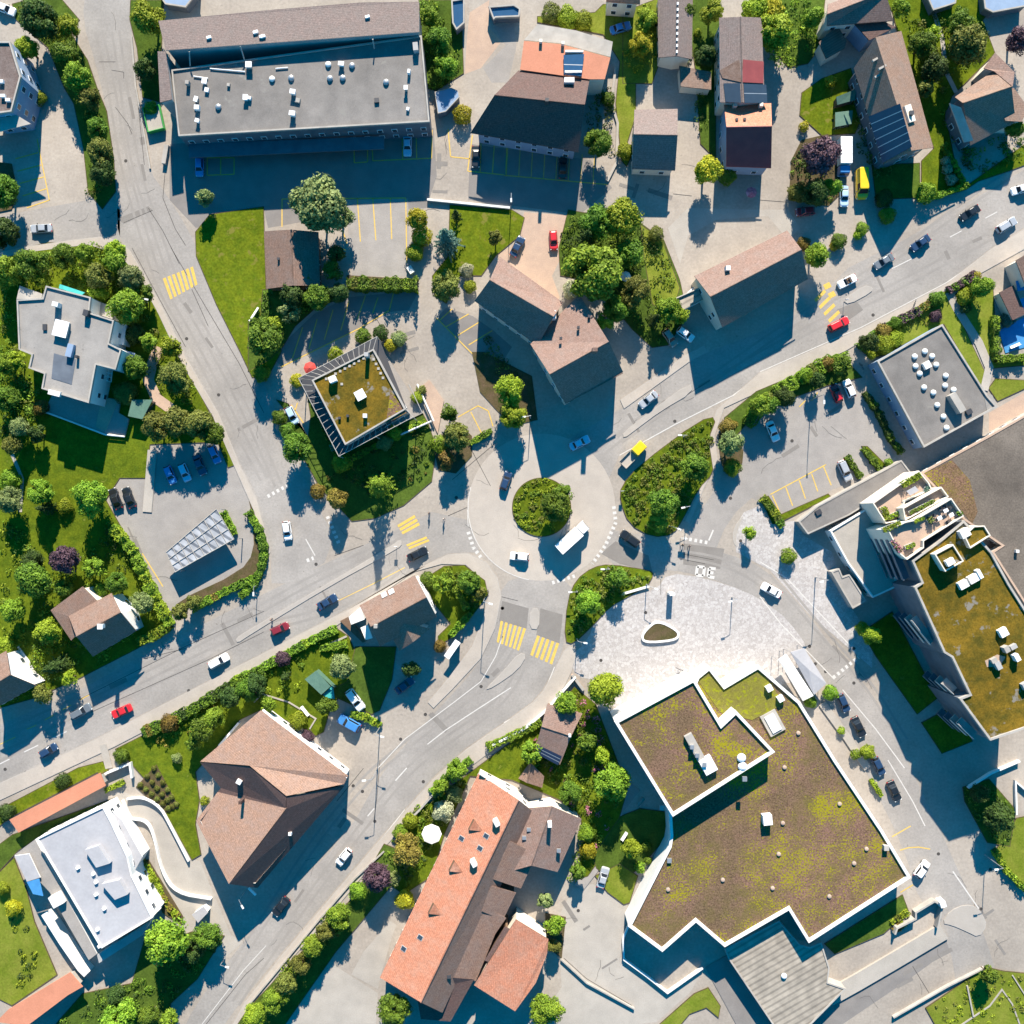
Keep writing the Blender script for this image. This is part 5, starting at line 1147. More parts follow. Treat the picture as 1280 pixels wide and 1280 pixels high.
Q = P("d1:930,750 985,712 1008,740 960,790"); v = house_root('bin_shelter', Q, 'small white bin shelter beside the villa driveway', 'shelter'); roof_shell(v, [[W(p, 2.2) for p in Q]], 'white_membrane'); walls(v, [W(p, 2.2) for p in Q], 'white_render', .12)

# ---- orange canopies
for s, lb in (("d1:45,290 485,62 512,125 90,352", 'long narrow orange canopy roof above the white villa'), ("d1:-20,1270 40,1210 340,1030 400,1100 330,1140 130,1290", 'orange canopy roof in the lower left corner')):
    Q = P(s); b = house_root('orange_canopy', Q, lb, 'canopy'); v = [W(p, 3.2) for p in Q]; roof_shell(b, [v], 'terracotta_flat', .25); walls(b, v, 'concrete', .6, name='wall')
# ---- garden sheds
Q = P("c2:275,850 330,808 420,895 360,932"); b = house_root('green_shed', Q, 'grey green roofed garden shed beside the parked white car', 'shed')
v = [W(p, z) for p, z in zip(Q, (2.9, 2.9, 2.9, 2.9))]; roof_shell(b, [[v[0], v[1], W(P("c2:400,885")[0], 3.2), W(P("c2:355,925")[0], 3.0)]], 'green_panel'); walls(b, v, 'green_panel', .1)
q = [W(p, 2.5) for p in P("c2:362,925 412,880 420,945 385,940")]; roof_shell(b, [q], 'teal_cloth', .1, name='side_panel')
Q = P("d3:65,80 125,15 160,130 100,110"); b, fa, fb, rf = gable('summer_house', 'tiny brown gabled summer house behind the orange roof', P("d3:70,90 120,20")[:2], P("d3:110,110 135,20"), P("d3:185,135 195,80"), 2.4, 3.4, 'tile_brown', 'brown_wood', win=False, cat='shed')
# ---- roofs cut by the top edge, wall colour darkened for shade
b, fa, fb, rf = gable('top_edge_house', 'reddish roof end peeking in at the top edge', P("a3:495,8 660,20"), P("a3:500,-30 660,-30"), P("a3:500,-80 660,-80"), 6, 7.5, 'tile_orange', 'cream_render')
Q = P("a2:985,0 1050,-10 1050,110 1010,145 990,110"); b, inn, f = flat('blue_annex', 'narrow blue shaded annex at the top edge', Q, 2.3, 'glass_blue', 'facade_shade', 'concrete', win=False)
Q = P("a2:1165,30 1290,20 a3:80,40 75,80 -40,85 a2:1190,95"); b, inn, f = flat('top_terrace', 'dark blue terrace roof at the top edge', Q, 2.3, 'glass_blue', 'facade_shade', 'concrete', win=False)
sheet('yard', [P("a2:1075,60 1170,0 1165,130 1230,200 1160,290 1130,330 1050,360 1060,200")], .006, 'yard_pink', 'sandy pink path left of the orange terrace house')
sheet('yard', [P("a2:1190,130 1290,110 a3:60,230 20,400 -60,400 a2:1140,330 1250,220")], .007, 'yard_grey', 'grey courtyard behind the town house')
Q = P("a2:905,445 985,425 1020,440 1025,470 960,540 920,550"); b, inn, f = flat('blue_shelter', 'small blue roofed shelter at the corner of the long flat roof', Q, 2.3, 'blue_render', 'facade_shade', 'concrete', par=.05, rw=.15, win=False, cat='shelter')
Q = P("a4:800,-40 960,-40 950,15 840,50"); b, inn, f = flat('pool_house', 'pool house at the top edge with blue shade in its roof colour', Q, 2.3, 'blue_render', 'facade_shade', 'concrete', par=.05, win=False, cat='shelter')  # blue of the roof stands in for shade
Q = P("a4:1080,-40 1290,-40 1290,30 1130,60 1090,40"); b, inn, f = flat('corner_pavilion', 'pavilion in the top right corner, roof coloured in blue shade', Q, 2.3, 'blue_render', 'facade_shade', 'concrete', par=.05, win=False, cat='pavilion')  # roof blue is painted shade here too
Q = P("a1:760,-40 960,-40 900,35 800,20"); b, inn, f = flat('top_shelter', 'bluish flat roof cut off above the long flat roof', Q, 2.3, 'blue_render', 'facade_shade', 'concrete', par=.05, win=False, cat='shelter')
# ================================================================== PLANTS
LEAF_CACHE = {}
def crown_mesh(kind, leafmat, var, size):
    """unit crown: radius about 1 across, about 1.7 high, base at z 0"""
    key = (kind, leafmat, var, size)
    if key in LEAF_CACHE: return LEAF_CACHE[key]
    rr = random.Random(hash((kind, var, size)) % 9999 if False else (len(kind) * 131 + var * 17 + size * 7))
    global R; keep = R; R = rr
    mb = MB()
    n, a = {0: (760, .14), 1: (2700, .084), 2: (8200, .052)}[size]
    if kind == 'round':
        nb = (10, 24, 48)[size]; blobs = []; sq = (rr.uniform(.82, 1.1), rr.uniform(.82, 1.1))
        for k in range(nb):
            t = rr.uniform(0, 6.283); z = rr.uniform(-.75, 1); q = math.sqrt(max(0, 1 - z * z)) * rr.uniform(.55, .95) * rr.uniform(.75, 1.0)
            blobs.append((Vector((q * math.cos(t) * .74 * sq[0], q * math.sin(t) * .74 * sq[1], .85 + z * .55)), rr.uniform(.2, .48) * (1, .82, .66)[size]))
        for k in range(n):
            c, r = blobs[k % nb]; d = Vector((rr.gauss(0, 1), rr.gauss(0, 1), rr.gauss(.25, 1))).normalized()
            p = c + d * r * rr.uniform(.6, 1.08); nr = (d + Vector((rr.gauss(0, .5), rr.gauss(0, .5), rr.gauss(.2, .5)))).normalized()
            s = a * rr.uniform(.6, 1.25); mb.leaf(p, nr, s, s * .62)
    elif kind == 'star':       # tiered conifer seen from above as a star of branches
        nbr = (22, 44, 80)[size]
        for k in range(nbr):
            z = (k + .5) / nbr; L = (1 - z) ** .75 * rr.uniform(.75, 1.08); t = k * 2.4 + rr.uniform(-.3, .3); m = max(3, n // nbr)
            for q in range(m):
                f = rr.uniform(.08, 1); wv = rr.gauss(0, .09) * (1.15 - f)
                p = Vector((math.cos(t) * L * f - math.sin(t) * wv, math.sin(t) * L * f + math.cos(t) * wv, .1 + z * 1.7 - f * L * .25 + rr.gauss(0, .02)))
                nr = Vector((math.cos(t) * .3 + rr.gauss(0, .4), math.sin(t) * .3 + rr.gauss(0, .4), 1)).normalized(); s = a * rr.uniform(.5, 1.05); mb.leaf(p, nr, s, s * .5)
    elif kind == 'column':
        for k in range(n):
            z = rr.random(); r = (.35 + .65 * math.sin(math.pi * min(1, z * 1.05 + .12))) * rr.uniform(.7, 1.02); t = rr.uniform(0, 6.283); r *= 1 + .12 * math.sin(t * 5 + z * 9)
            d = Vector((math.cos(t), math.sin(t), .35)); p = Vector((math.cos(t) * r, math.sin(t) * r, z * 1.7))
            nr = (d + Vector((rr.gauss(0, .45), rr.gauss(0, .45), rr.gauss(0, .45)))).normalized(); s = a * rr.uniform(.6, 1.2); mb.leaf(p, nr, s, s * .6)
    else:                      # ball: clipped shrub
        for k in range(n):
            d = Vector((rr.gauss(0, 1), rr.gauss(0, 1), rr.gauss(.35, 1))).normalized(); q = 1 + .1 * math.sin(d.x * 5 + var) + .1 * math.sin(d.y * 6 + d.z * 4)
            p = Vector((d.x, d.y, d.z * .85 + .85)) * 1; p = Vector((d.x * q, d.y * q, .8 + d.z * .8 * q)) * 1.0 * rr.uniform(.8, 1.0)
            nr = (d + Vector((rr.gauss(0, .4), rr.gauss(0, .4), rr.gauss(0, .4)))).normalized(); s = a * rr.uniform(.6, 1.2); mb.leaf(p, nr, s, s * .6)
    me = bpy.data.meshes.new('crown'); me.from_pydata([tuple(v) for v in mb.v], [], mb.f); me.materials.append(MATS[leafmat]); me.update()
    R = keep; LEAF_CACHE[key] = me
    return me

TRUNK = {}
def trunk_mesh(h):
    k = round(h, 1)
    if k in TRUNK: return TRUNK[k]
    mb = MB(); mb.tube((0, 0, -.1), (.02, .01, k), .1, .055, 8)
    for q in range(5):
        t = q * 1.256; mb.tube((.01, 0, k * .75), (math.cos(t) * .5, math.sin(t) * .5, k + .55 + .08 * q), .045, .012, 5)
    mb.tube((.02, .01, k), (.05, .02, k + .9), .055, .012, 6)
    me = bpy.data.meshes.new('trunk'); me.from_pydata([tuple(v) for v in mb.v], [], mb.f); me.materials.append(MATS['bark']); me.update(); TRUNK[k] = me
    return me

NPL = [0]
def plant(p, r_px, mat, label, kind='round', h=None, group=None, low=None):
    """p: crown centre in the photograph, r_px: crown radius in photograph pixels, h: total height in metres"""
    r = r_px / PPM * (1.1 if kind == 'ball' else 1.22); NPL[0] += 1
    big_ = r > 1.45
    h = h or {'star': r * 2.6 + 1, 'column': r * 3, 'ball': r * 1.5}.get(kind, r * 1.55 + 1.2)
    size = 2 if r > 2.9 else 1 if r > 1.3 else 0
    if kind in ('star',): name, cat = 'conifer_tree', 'conifer'
    elif kind == 'ball' or r < 1.3: name, cat = 'garden_shrub', 'shrub'
    else: name, cat = 'broadleaf_tree', 'tree'
    base = W(p, h * .62); base.z = .08
    o = empty(name, base, label, cat, group or {'conifer': 'conifers in the gardens', 'tree': 'broadleaf trees along the streets and gardens', 'shrub': 'garden shrubs'}[cat])
    sc = r; ch = 1.7 * sc
    trunk_h = max(.05, (h - ch * (1.0 if kind != 'star' else .95))) if kind == 'round' else .1
    if kind == 'round': zs = min(1.0, (h * .8) / (1.65 * r)); z0 = h - 1.65 * r * zs
    else: zs = h / (1.75 * r); z0 = 0.0
    c = bpy.data.objects.new('crown', crown_mesh(kind, mat, NPL[0] % 7, size)); COL.objects.link(c); c.parent = o
    c.location = (0, 0, z0); c.rotation_euler = (0, 0, NPL[0] * 1.7); c.scale = (r, r, r * zs)
    if name != 'garden_shrub':
        t = bpy.data.objects.new('trunk', trunk_mesh(1.0)); COL.objects.link(t); t.parent = o
        q = max(.3, z0 + .5 * r); t.scale = (min(r, 3.2) * .8, min(r, 3.2) * .8, q)
    return o

def hedge(pts, wpx, h, mats, label, dens=1.0, cat='hedge', name='hedge', lump=.25, group=None):
    """leafy hedge along a pixel polyline; wpx its width in pixels"""
    if isinstance(mats, str): mats = [mats]
    w = wpx / PPM; mb = MB(); v = [W(p, h * .8) for p in pts]
    for a, b in zip(v[:-1], v[1:]):
        pick = [R.choices(range(len(mats)), [6, 3, 1.2][:len(mats)])[0] for _ in range(90)]
        e = (b - a); e.z = 0; L = e.length; e.normalize(); n = Vector((-e.y, e.x, 0))
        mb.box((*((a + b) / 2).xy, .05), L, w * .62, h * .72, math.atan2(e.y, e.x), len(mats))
        N = int((L * (w + 2 * h)) * 34 * dens)
        for k in range(N):
            t = R.uniform(-.1, L + .1); u = R.uniform(-h, w + h)
            wob = 1 + lump * math.sin(t * 2.1 + a.x) * math.sin(t * .9 + 1.3)
            if u < 0: p, nr = Vector((-w / 2, 0, -u)), Vector((-1, 0, .2))
            elif u > w: p, nr = Vector((w / 2, 0, u - w)), Vector((1, 0, .2))
            else: p, nr = Vector((u - w / 2, 0, h)), Vector((0, 0, 1))
            q = a + e * t + n * p.x * wob; q.z = p.z * wob * R.uniform(.85, 1.05) + .05
            nn = (n * nr.x + Vector((0, 0, nr.z)) + Vector((R.gauss(0, .45), R.gauss(0, .45), R.gauss(0, .45)))).normalized()
            s = R.uniform(.13, .27); mb.leaf(q, nn, s, s * .62, pick[int((t + 3) / 1.3) % len(pick)] if R.random() < .8 else 0)
    c = centre([q.xy for q in v])
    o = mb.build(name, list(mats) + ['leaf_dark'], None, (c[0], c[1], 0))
    return tag(o, label, cat, group or 'hedges along gardens and streets')

def bed(poly, mats, label, dens=.8, hmin=.3, hmax=1.0, r=.7, name='ground_cover', leaf=.22, per=26):
    """dense low planting nobody could count"""
    if isinstance(mats, str): mats = [mats]
    v = ccw([W(p) for p in poly]); mb = MB(); x0, x1 = min(p.x for p in v), max(p.x for p in v); y0, y1 = min(p.y for p in v), max(p.y for p in v)
    N = int(abs(area2(v)) / 2 * dens); tries = 0; k = 0
    while k < N and tries < N * 30:
        tries += 1; c = Vector((R.uniform(x0, x1), R.uniform(y0, y1), 0))
        if not inside(c, v): continue
        k += 1; rr = r * R.uniform(.5, 1.3); hh = R.uniform(hmin, hmax); m = R.randrange(len(mats))
        for q in range(int(per * (rr / r) ** 1.5) + 4):
            d = Vector((R.gauss(0, 1), R.gauss(0, 1), abs(R.gauss(0, 1)))).normalized()
            p = c + Vector((d.x * rr, d.y * rr, .12 + d.z * hh)); s = leaf * R.uniform(.6, 1.2)
            mb.leaf(p, (d + Vector((R.gauss(0, .5), R.gauss(0, .5), R.gauss(.2, .4)))).normalized(), s, s * .6, m)
    o = mb.build(name, mats)
    return tag(o, label, kind='stuff')

T_ = plant
# ---- tile a1
for s, m, l, k in (
 ("a1:190,95 95", 'leaf_dark', 'large dark round tree in the top left corner', 'round'),
 ("a1:330,130 60", 'leaf_lime', 'yellow green tree overhanging the side street in the top left corner', 'round'),
 ("a1:135,235 62", 'leaf_lime', 'yellow green bush beside the left apartment house roof', 'round'),
 ("a1:320,260 75", 'leaf_green', 'green tree below the yellow green one at the side street', 'round'),
 ("a1:375,370 78", 'leaf_bright', 'bright green tree midway along the left garden strip', 'round'),
 ("a1:440,480 52", 'leaf_olive', 'olive tree beside the side street above the narrow hedge strip', 'round'),
 ("a1:475,620 58", 'leaf_green', 'small green tree at the narrow part of the left garden strip', 'round'),
 ("a1:485,740 68", 'leaf_olive', 'olive green tree near the lower end of the left garden strip', 'round'),
 ("a1:495,840 68", 'leaf_dark', 'dark tree at the lower tip of the left garden strip', 'round'),
 ("a1:185,470 34", 'leaf_lime', 'small yellow green shrub at the apartment house wall', 'ball'),
 ("a1:720,85 92", 'leaf_lime', 'tall yellow green tree left of the brown back roof', 'round'),
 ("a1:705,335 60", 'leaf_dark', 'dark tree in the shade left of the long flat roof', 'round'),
 ("a1:995,960 42", 'leaf_sage', 'lone sage bush on the shaded forecourt', 'round'),
 ("a1:10,925 88", 'leaf_green', 'round green tree beside the left parking bays', 'round'),
 ("a1:15,1130 80", 'leaf_dark', 'dark tree cut by the left edge beside the silver car', 'round'),
 ("a1:560,1215 60", 'leaf_lime', 'yellow green shrub at the inner bend of the left side road', 'round'),
 # a2
 ("a2:345,1000 150", 'leaf_sage', 'very large pale green tree above the small brown roof', 'round'),
 ("a2:440,1040 88", 'leaf_sage', 'pale green tree tucked against the very large pale one', 'round'),
 ("a2:825,1060 60", 'leaf_yellow', 'upper yellow bush at the end of the parking deck', 'round'),
 ("a2:840,1140 45", 'leaf_yellow', 'middle yellow bush at the end of the parking deck', 'ball'),
 ("a2:808,1222 40", 'leaf_lime', 'lowest lime bush at the end of the parking deck', 'ball'),
 ("a2:960,1150 70", 'leaf_blue', 'blue green star shaped conifer beside the upper bright lawn', 'star'),
 ("a2:1008,1035 28", 'leaf_dark', 'slim dark conifer in the corner of the upper bright lawn', 'star'),
 ("a2:1200,1150 42", 'leaf_olive', 'olive shrub on the upper bright lawn', 'round'),
 ("a2:1040,550 42", 'leaf_yellow', 'yellow bush beside the small blue roofed shelter', 'ball'),
 ("a2:880,80 55", 'leaf_bright', 'bright tree at the top of the strip beside the flat roof', 'round'),
 ("a2:930,200 70", 'leaf_green', 'green tree midway in the strip beside the flat roof', 'round'),
 ("a2:960,330 62", 'leaf_bright', 'bright tree at the lower end of the strip beside the flat roof', 'round'),
 # a3
 ("a3:455,690 72", 'leaf_green', 'green tree beside the dark tiled town house', 'round'),
 ("a3:505,475 32", 'leaf_green', 'small round shrub on the path right of the orange terrace', 'ball'),
 ("a3:985,830 78", 'leaf_yellow', 'bright yellow tree in front of the row house', 'round'),
 ("a3:1085,850 40", 'leaf_green', 'green shrub right of the bright yellow tree', 'ball'),
 ("a3:590,730 36", 'leaf_lime', 'lime shrub on the path left of the two-tone house', 'ball'),
 ("a3:690,100 60", 'leaf_lime', 'lime tree in the sunny plot left of the long cottage', 'round'),
 ("a3:660,220 60", 'leaf_yellow', 'yellow green tree at the lower end of the sunny plot', 'round'),
 ("a3:730,90 30", 'leaf_dark', 'dark shrub in the sunny plot near the long cottage', 'ball'),
 ("a3:310,80 52", 'leaf_lime', 'lime shrub behind the orange terrace roof', 'ball'),
 ("a3:230,60 45", 'leaf_olive', 'olive shrub behind the orange terrace roof', 'ball'),
 ("a3:385,95 42", 'leaf_lime', 'lime shrub at the corner of the orange terrace garden', 'ball'),
 ("a3:880,60 55", 'leaf_green', 'green tree right of the long cottage', 'round'),
 ("a3:1010,60 60", 'leaf_lime', 'lime tree behind the grey section of the row house', 'round'),
 ("a3:940,155 18", 'leaf_lime', 'tiny lime shrub in the dark garden by the row house', 'ball'),
 ("a3:1220,40 75", 'leaf_lime', 'tall lime tree at the top edge right of the row house', 'round'),
 ("a3:980,270 60", 'leaf_dark', 'dark tree in the narrow garden by the row house', 'round'),
 # a4
 ("a4:290,755 105", 'leaf_purple', 'large dark purple tree beside the white lorry', 'round'),
 ("a4:265,935 75", 'leaf_dark', 'dark green tree below the large purple tree', 'round'),
 ("a4:350,905 48", 'leaf_bright', 'bright green tree between the purple tree and the yellow van', 'round'),
 ("a4:185,930 42", 'leaf_olive', 'olive shrub below the large purple tree', 'ball'),
 ("a4:620,1040 37", 'leaf_bright', 'round clipped shrub in the shade by the uphill road', 'ball'),
 ("a4:497,1108 30", 'leaf_bright', 'upper clipped shrub on the pale forecourt near the yellow van', 'ball'),
 ("a4:478,1138 22", 'leaf_lime', 'small lime shrub touching the upper clipped shrub', 'ball'),
 ("a4:385,1165 34", 'leaf_green', 'lower clipped shrub on the pale forecourt near the barn roof', 'ball'),
 ("a4:360,1195 20", 'leaf_yellow', 'small yellow shrub below the lower clipped shrub', 'ball'),
 ("a4:270,1238 68", 'leaf_bright', 'round bright green tree at the right end of the barn roof', 'round'),
 ("a4:215,1180 30", 'leaf_orange', 'orange tinted shrub at the corner of the barn roof', 'ball'),
 ("a4:812,930 46", 'leaf_bright', 'bright shrub at the roadside corner below the solar roof house', 'ball'),
 ("a4:605,960 40", 'leaf_dark', 'dark shrub on the shaded lawn below the solar roof house', 'ball'),
 ("a4:75,150 100", 'leaf_lime', 'tall yellow green tree right of the grey row house roof', 'round'),
 ("a4:60,60 70", 'leaf_yellow', 'yellowish tree at the top edge left of the pinkish gabled house', 'round'),
 ("a4:255,80 60", 'leaf_bright', 'bright tree at the top edge beside the pinkish gabled house', 'round'),
 ("a4:1000,210 105", 'leaf_olive', 'large olive tree in the gardens above the right corner house', 'round'),
 ("a4:975,110 70", 'leaf_green', 'green tree in the upper right gardens', 'round'),
 ("a4:790,210 70", 'leaf_green', 'green tree right of the pinkish gabled house', 'round'),
 ("a4:835,170 40", 'leaf_lime', 'lime bush along the garden path in the upper right', 'round'),
 ("a4:850,330 75", 'leaf_dark', 'dark tree right of the solar roof house', 'round'),
 ("a4:800,430 50", 'leaf_olive', 'olive bush close to the solar roof house wall', 'round'),
 ("a4:680,40 50", 'leaf_bright', 'bright tree at the top edge right of the pinkish gable', 'round'),
 ("a4:1255,190 70", 'leaf_purple', 'purple tree in the upper right corner', 'round'),
 ("a4:905,780 22", 'leaf_pale', 'uppermost of three pale shrubs below the right corner house', 'ball'),
 ("a4:912,822 24", 'leaf_pale', 'middle of three pale shrubs below the right corner house', 'ball'),
 ("a4:930,868 26", 'leaf_pale', 'lowest of three pale shrubs below the right corner house', 'ball'),
 ("a4:215,612 24", 'leaf_yellow', 'yellow shrub on the bright lawn left of the solar roof house', 'ball'),
 ("a4:345,390 26", 'leaf_yellow', 'yellow shrub above the garden shed', 'ball'),
 ("a4:1240,620 55", 'leaf_green', 'green bush in front of the right corner house', 'round'),
 # b1
 ("b1:35,110 85", 'leaf_bright', 'bright bushy tree at the left edge above the flat villa', 'round'),
 ("b1:150,75 85", 'leaf_green', 'green bushy tree at the top left of the villa garden', 'round'),
 ("b1:200,160 45", 'leaf_lime', 'lime bush above the flat villa', 'round'),
 ("b1:310,40 65", 'leaf_green', 'green tree along the road above the flat villa', 'round'),
 ("b1:410,25 55", 'leaf_bright', 'bright tree along the bend above the flat villa', 'round'),
 ("b1:565,70 65", 'leaf_bright', 'bright tree at the bend of the side road', 'round'),
 ("b1:480,140 75", 'leaf_olive', 'olive tree between villa and side road', 'round'),
 ("b1:640,140 70", 'leaf_sage', 'sage tree at the villa garden edge', 'round'),
 ("b1:480,225 45", 'leaf_lime', 'lime bush at the villa upper wall', 'round'),
 ("b1:615,285 92", 'leaf_bright', 'bright arching tree right of the flat villa', 'round'),
 ("b1:700,215 45", 'leaf_green', 'green bush beside the side road sidewalk', 'round'),
 ("b1:640,415 50", 'leaf_dark', 'dark bush at the white terrace of the flat villa', 'ball'),
 ("b1:722,455 52", 'leaf_bright', 'clipped round tree left of a pair above the villa path', 'round'),
 ("b1:828,478 52", 'leaf_lime', 'clipped lime tree right of the pair above the villa path', 'round'),
 ("b1:660,580 68", 'leaf_green', 'green tree beside the villa pergola', 'round'),
 ("b1:850,625 82", 'leaf_olive', 'large oval olive bush by the villa path', 'round'),
 ("b1:600,705 52", 'leaf_olive', 'olive bush on the villa patio', 'ball'),
 ("b1:195,770 36", 'leaf_orange', 'rusty shrub below the flat villa', 'ball'),
 ("b1:755,865 82", 'leaf_olive', 'leftmost tree of the leafy row above the parked blue cars', 'round'),
 ("b1:865,845 85", 'leaf_olive', 'second tree of the leafy row above the parked blue cars', 'round'),
 ("b1:960,860 85", 'leaf_olive', 'third tree of the leafy row above the parked blue cars', 'round'),
 ("b1:1040,905 62", 'leaf_green', 'right end tree of the leafy row above the parked blue cars', 'round'),
 ("b1:440,1210 92", 'leaf_bright', 'round bright tree standing alone on the shaded lawn', 'round'),
 ("b1:30,570 58", 'leaf_bright', 'bright bush at the left edge beside the villa', 'round'),
 ("b1:85,545 45", 'leaf_lime', 'lime bush left of the villa wall', 'round'),
 ("b1:30,730 70", 'leaf_green', 'green tree at the left edge below the villa', 'round'),
 ("b1:95,870 55", 'leaf_sage', 'sage bush lower left of the villa patio', 'round'),
 ("b1:180,900 45", 'leaf_dark', 'dark bush below the villa patio', 'round'),
 ("b1:60,960 55", 'leaf_olive', 'olive bush at the garden path by the left edge', 'round'),
 ("b1:45,1120 45", 'leaf_bright', 'bright bush on the left lawn', 'ball'),
 ("b1:40,1225 68", 'leaf_sage', 'sage tree at the left edge above the brown houses', 'round'),
 ("b1:195,1180 65", 'leaf_bright', 'bright tree at the edge of the shaded lawn', 'round'),
 ("b1:310,1250 35", 'leaf_lime', 'lime shrub left of the round lone tree', 'ball'),
 # c1
 ("c1:315,265 82", 'leaf_purple', 'dark purple tree on the lower left lawn', 'round'),
 ("c1:150,370 100", 'leaf_green', 'broad green tree left of the purple lawn tree', 'round'),
 ("c1:60,520 65", 'leaf_bright', 'bright tree at the left edge beside the brown house', 'round'),
 ("c1:160,270 55", 'leaf_dark', 'dark tree above the broad green tree', 'round'),
 ("c1:310,405 46", 'leaf_green', 'green bush above the small brown house', 'round'),
 ("c1:455,310 48", 'leaf_bright', 'bright bush above the white end wall', 'round'),
 ("c1:230,615 72", 'leaf_lime', 'lime tree left of the small brown house', 'round'),
 ("c1:255,790 55", 'leaf_dark', 'dark conifer between the two brown houses', 'star'),
 ("c1:335,845 42", 'leaf_lime', 'lime bush at the roadside between the two brown houses', 'round'),
 ("c1:210,920 52", 'leaf_olive', 'olive bush beside the left edge house wall', 'round'),
 ("c1:690,480 58", 'leaf_sage', 'sage tree at the white end wall of the small brown house', 'round'),
 ("c1:560,380 58", 'leaf_green', 'green tree above the small brown house roof', 'round'),
 ("c1:480,420 30", 'leaf_bright', 'small bright shrub at the rear roof', 'ball'),
 ("c1:210,20 40", 'leaf_dark', 'slim dark conifer on the lower left lawn', 'star'),
 ("c1:870,525 48", 'leaf_olive', 'olive bush at the car park corner by the main road', 'round'),
 ("c1:940,480 40", 'leaf_olive', 'small olive tree at the lower hedge of the car park', 'round'),
 ("c1:20,690 40", 'leaf_lime', 'lime shrub above the left edge house', 'ball'),
 # b2
 ("b2:75,440 98", 'leaf_green', 'round green tree at the lower tip of the triangular lawn', 'round'),
 ("b2:120,380 50", 'leaf_lime', 'lime tree touching the round green lawn tree', 'round'),
 ("b2:200,310 52", 'leaf_sage', 'sage bush near the diagonal parking bays', 'round'),
 ("b2:215,230 70", 'leaf_dark', 'dark tree just below the small brown outbuilding', 'round'),
 ("b2:340,240 75", 'leaf_green', 'shaded green tree above the middle diagonal parking bays', 'round'),
 ("b2:440,215 60", 'leaf_dark', 'dark tree at the left end of the parking deck hedge', 'round'),
 ("b2:300,150 40", 'leaf_olive', 'olive bush at the wall of the small brown outbuilding', 'round'),
 ("b2:410,110 50", 'leaf_green', 'green tree between the brown outbuilding and the deck', 'round'),
 ("b2:430,30 45", 'leaf_dark', 'dark tree below the very large pale green tree', 'round'),
 ("b2:60,605 40", 'leaf_bright', 'bright shrub at the sidewalk below the triangular lawn', 'ball'),
 ("b2:960,185 82", 'leaf_olive', 'round olive tree beside the twin gabled house lane', 'round'),
 ("b2:1060,105 32", 'leaf_pale', 'pale shrub on the upper bright lawn', 'ball'),
 ("b2:1075,185 28", 'leaf_lime', 'lime shrub at the corner of the twin gabled house', 'ball'),
 ("b2:690,470 28", 'leaf_yellow', 'yellow shrub at the corner of the white pergola', 'ball'),
 ("b2:730,440 34", 'leaf_sage', 'sage shrub above the pergola corner', 'ball'),
 ("b2:240,965 80", 'leaf_green', 'green tree left of the pergola house by the street', 'round'),
 ("b2:150,820 34", 'leaf_green', 'clipped shrub above the parked pale car', 'ball'),
 ("b2:190,885 36", 'leaf_green', 'clipped shrub below the parked pale car', 'ball'),
 ("b2:630,1150 78", 'leaf_bright', 'star leafed bright tree below the pergola house', 'star'),
 ("b2:435,1215 60", 'leaf_orange', 'larger rust coloured bush below the pergola house', 'round'),
 ("b2:335,1180 34", 'leaf_orange', 'small rust shrub in the lower pergola garden', 'ball'),
 ("b2:450,1040 45", 'leaf_lime', 'lime shrub at the lowest pergola corner', 'ball'),
 ("b2:480,1025 26", 'leaf_orange', 'orange shrub at the lowest pergola corner', 'ball'),
 ("b2:710,895 34", 'leaf_lime', 'lime shrub on the lower pergola side', 'ball'),
 ("b2:660,945 36", 'leaf_sage', 'sage shrub on the lower pergola side', 'ball'),
 ("b2:425,515 34", 'leaf_lime', 'lime shrub on the upper pergola side', 'ball'),
 ("b2:235,640 30", 'leaf_yellow', 'yellow shrub at the left pergola corner', 'ball'),
 ("b2:555,425 34", 'leaf_green', 'green shrub above the pergola roof', 'ball'),
 ("b2:640,410 34", 'leaf_dark', 'dark shrub at the top pergola corner', 'ball'),
 ("b2:820,725 28", 'leaf_lime', 'lime shrub at the right pergola side', 'ball'),
 ("b2:840,690 24", 'leaf_olive', 'olive shrub at the right pergola side', 'ball'),
 ("b2:1010,915 80", 'leaf_olive', 'olive tree on the small corner above the roundabout', 'round'),
 ("b2:925,950 40", 'leaf_bright', 'bright shrub left of the corner olive tree', 'ball'),
 ("b2:975,800 44", 'leaf_green', 'green bush above the corner olive tree', 'round'),
 ("b2:960,1030 50", 'leaf_orange', 'rusty bush at the tip of the small corner', 'round'),
 ("b3:30,690 82", 'leaf_lime', 'lime tree left of the twin gabled house', 'round'),
 ("b3:45,820 70", 'leaf_lime', 'lime tree nearest the roundabout below the twin gables', 'round'),
 # b3
 ("b3:430,110 150", 'leaf_bright', 'very large round bright tree right of the twin gables', 'round'),
 ("a3:450,1080 98", 'leaf_green', 'green tree above the very large bright tree', 'round'),
 ("a3:570,1060 105", 'leaf_lime', 'yellowish tall tree above the very large bright tree', 'round'),
 ("a3:400,1150 60", 'leaf_dark', 'dark conifer at the edge of the pink yard', 'star'),
 ("b3:610,30 80", 'leaf_green', 'green tree right of the very large bright tree', 'round'),
 ("b3:640,210 78", 'leaf_olive', 'olive bush below the white garden parasol', 'round'),
 ("b3:540,300 68", 'leaf_green', 'green tree at the corner of the twin gable roof', 'round'),
 ("b3:500,350 48", 'leaf_bright', 'bright shrub beside the twin gable roof corner', 'round'),
 ("b3:795,300 76", 'leaf_bright', 'bright tree left of the barn roof corner', 'round'),
 ("b3:735,340 40", 'leaf_dark', 'slim dark conifer above the parked taupe car', 'star'),
 ("b3:860,330 40", 'leaf_lime', 'lime bush above the parked white car', 'round'),
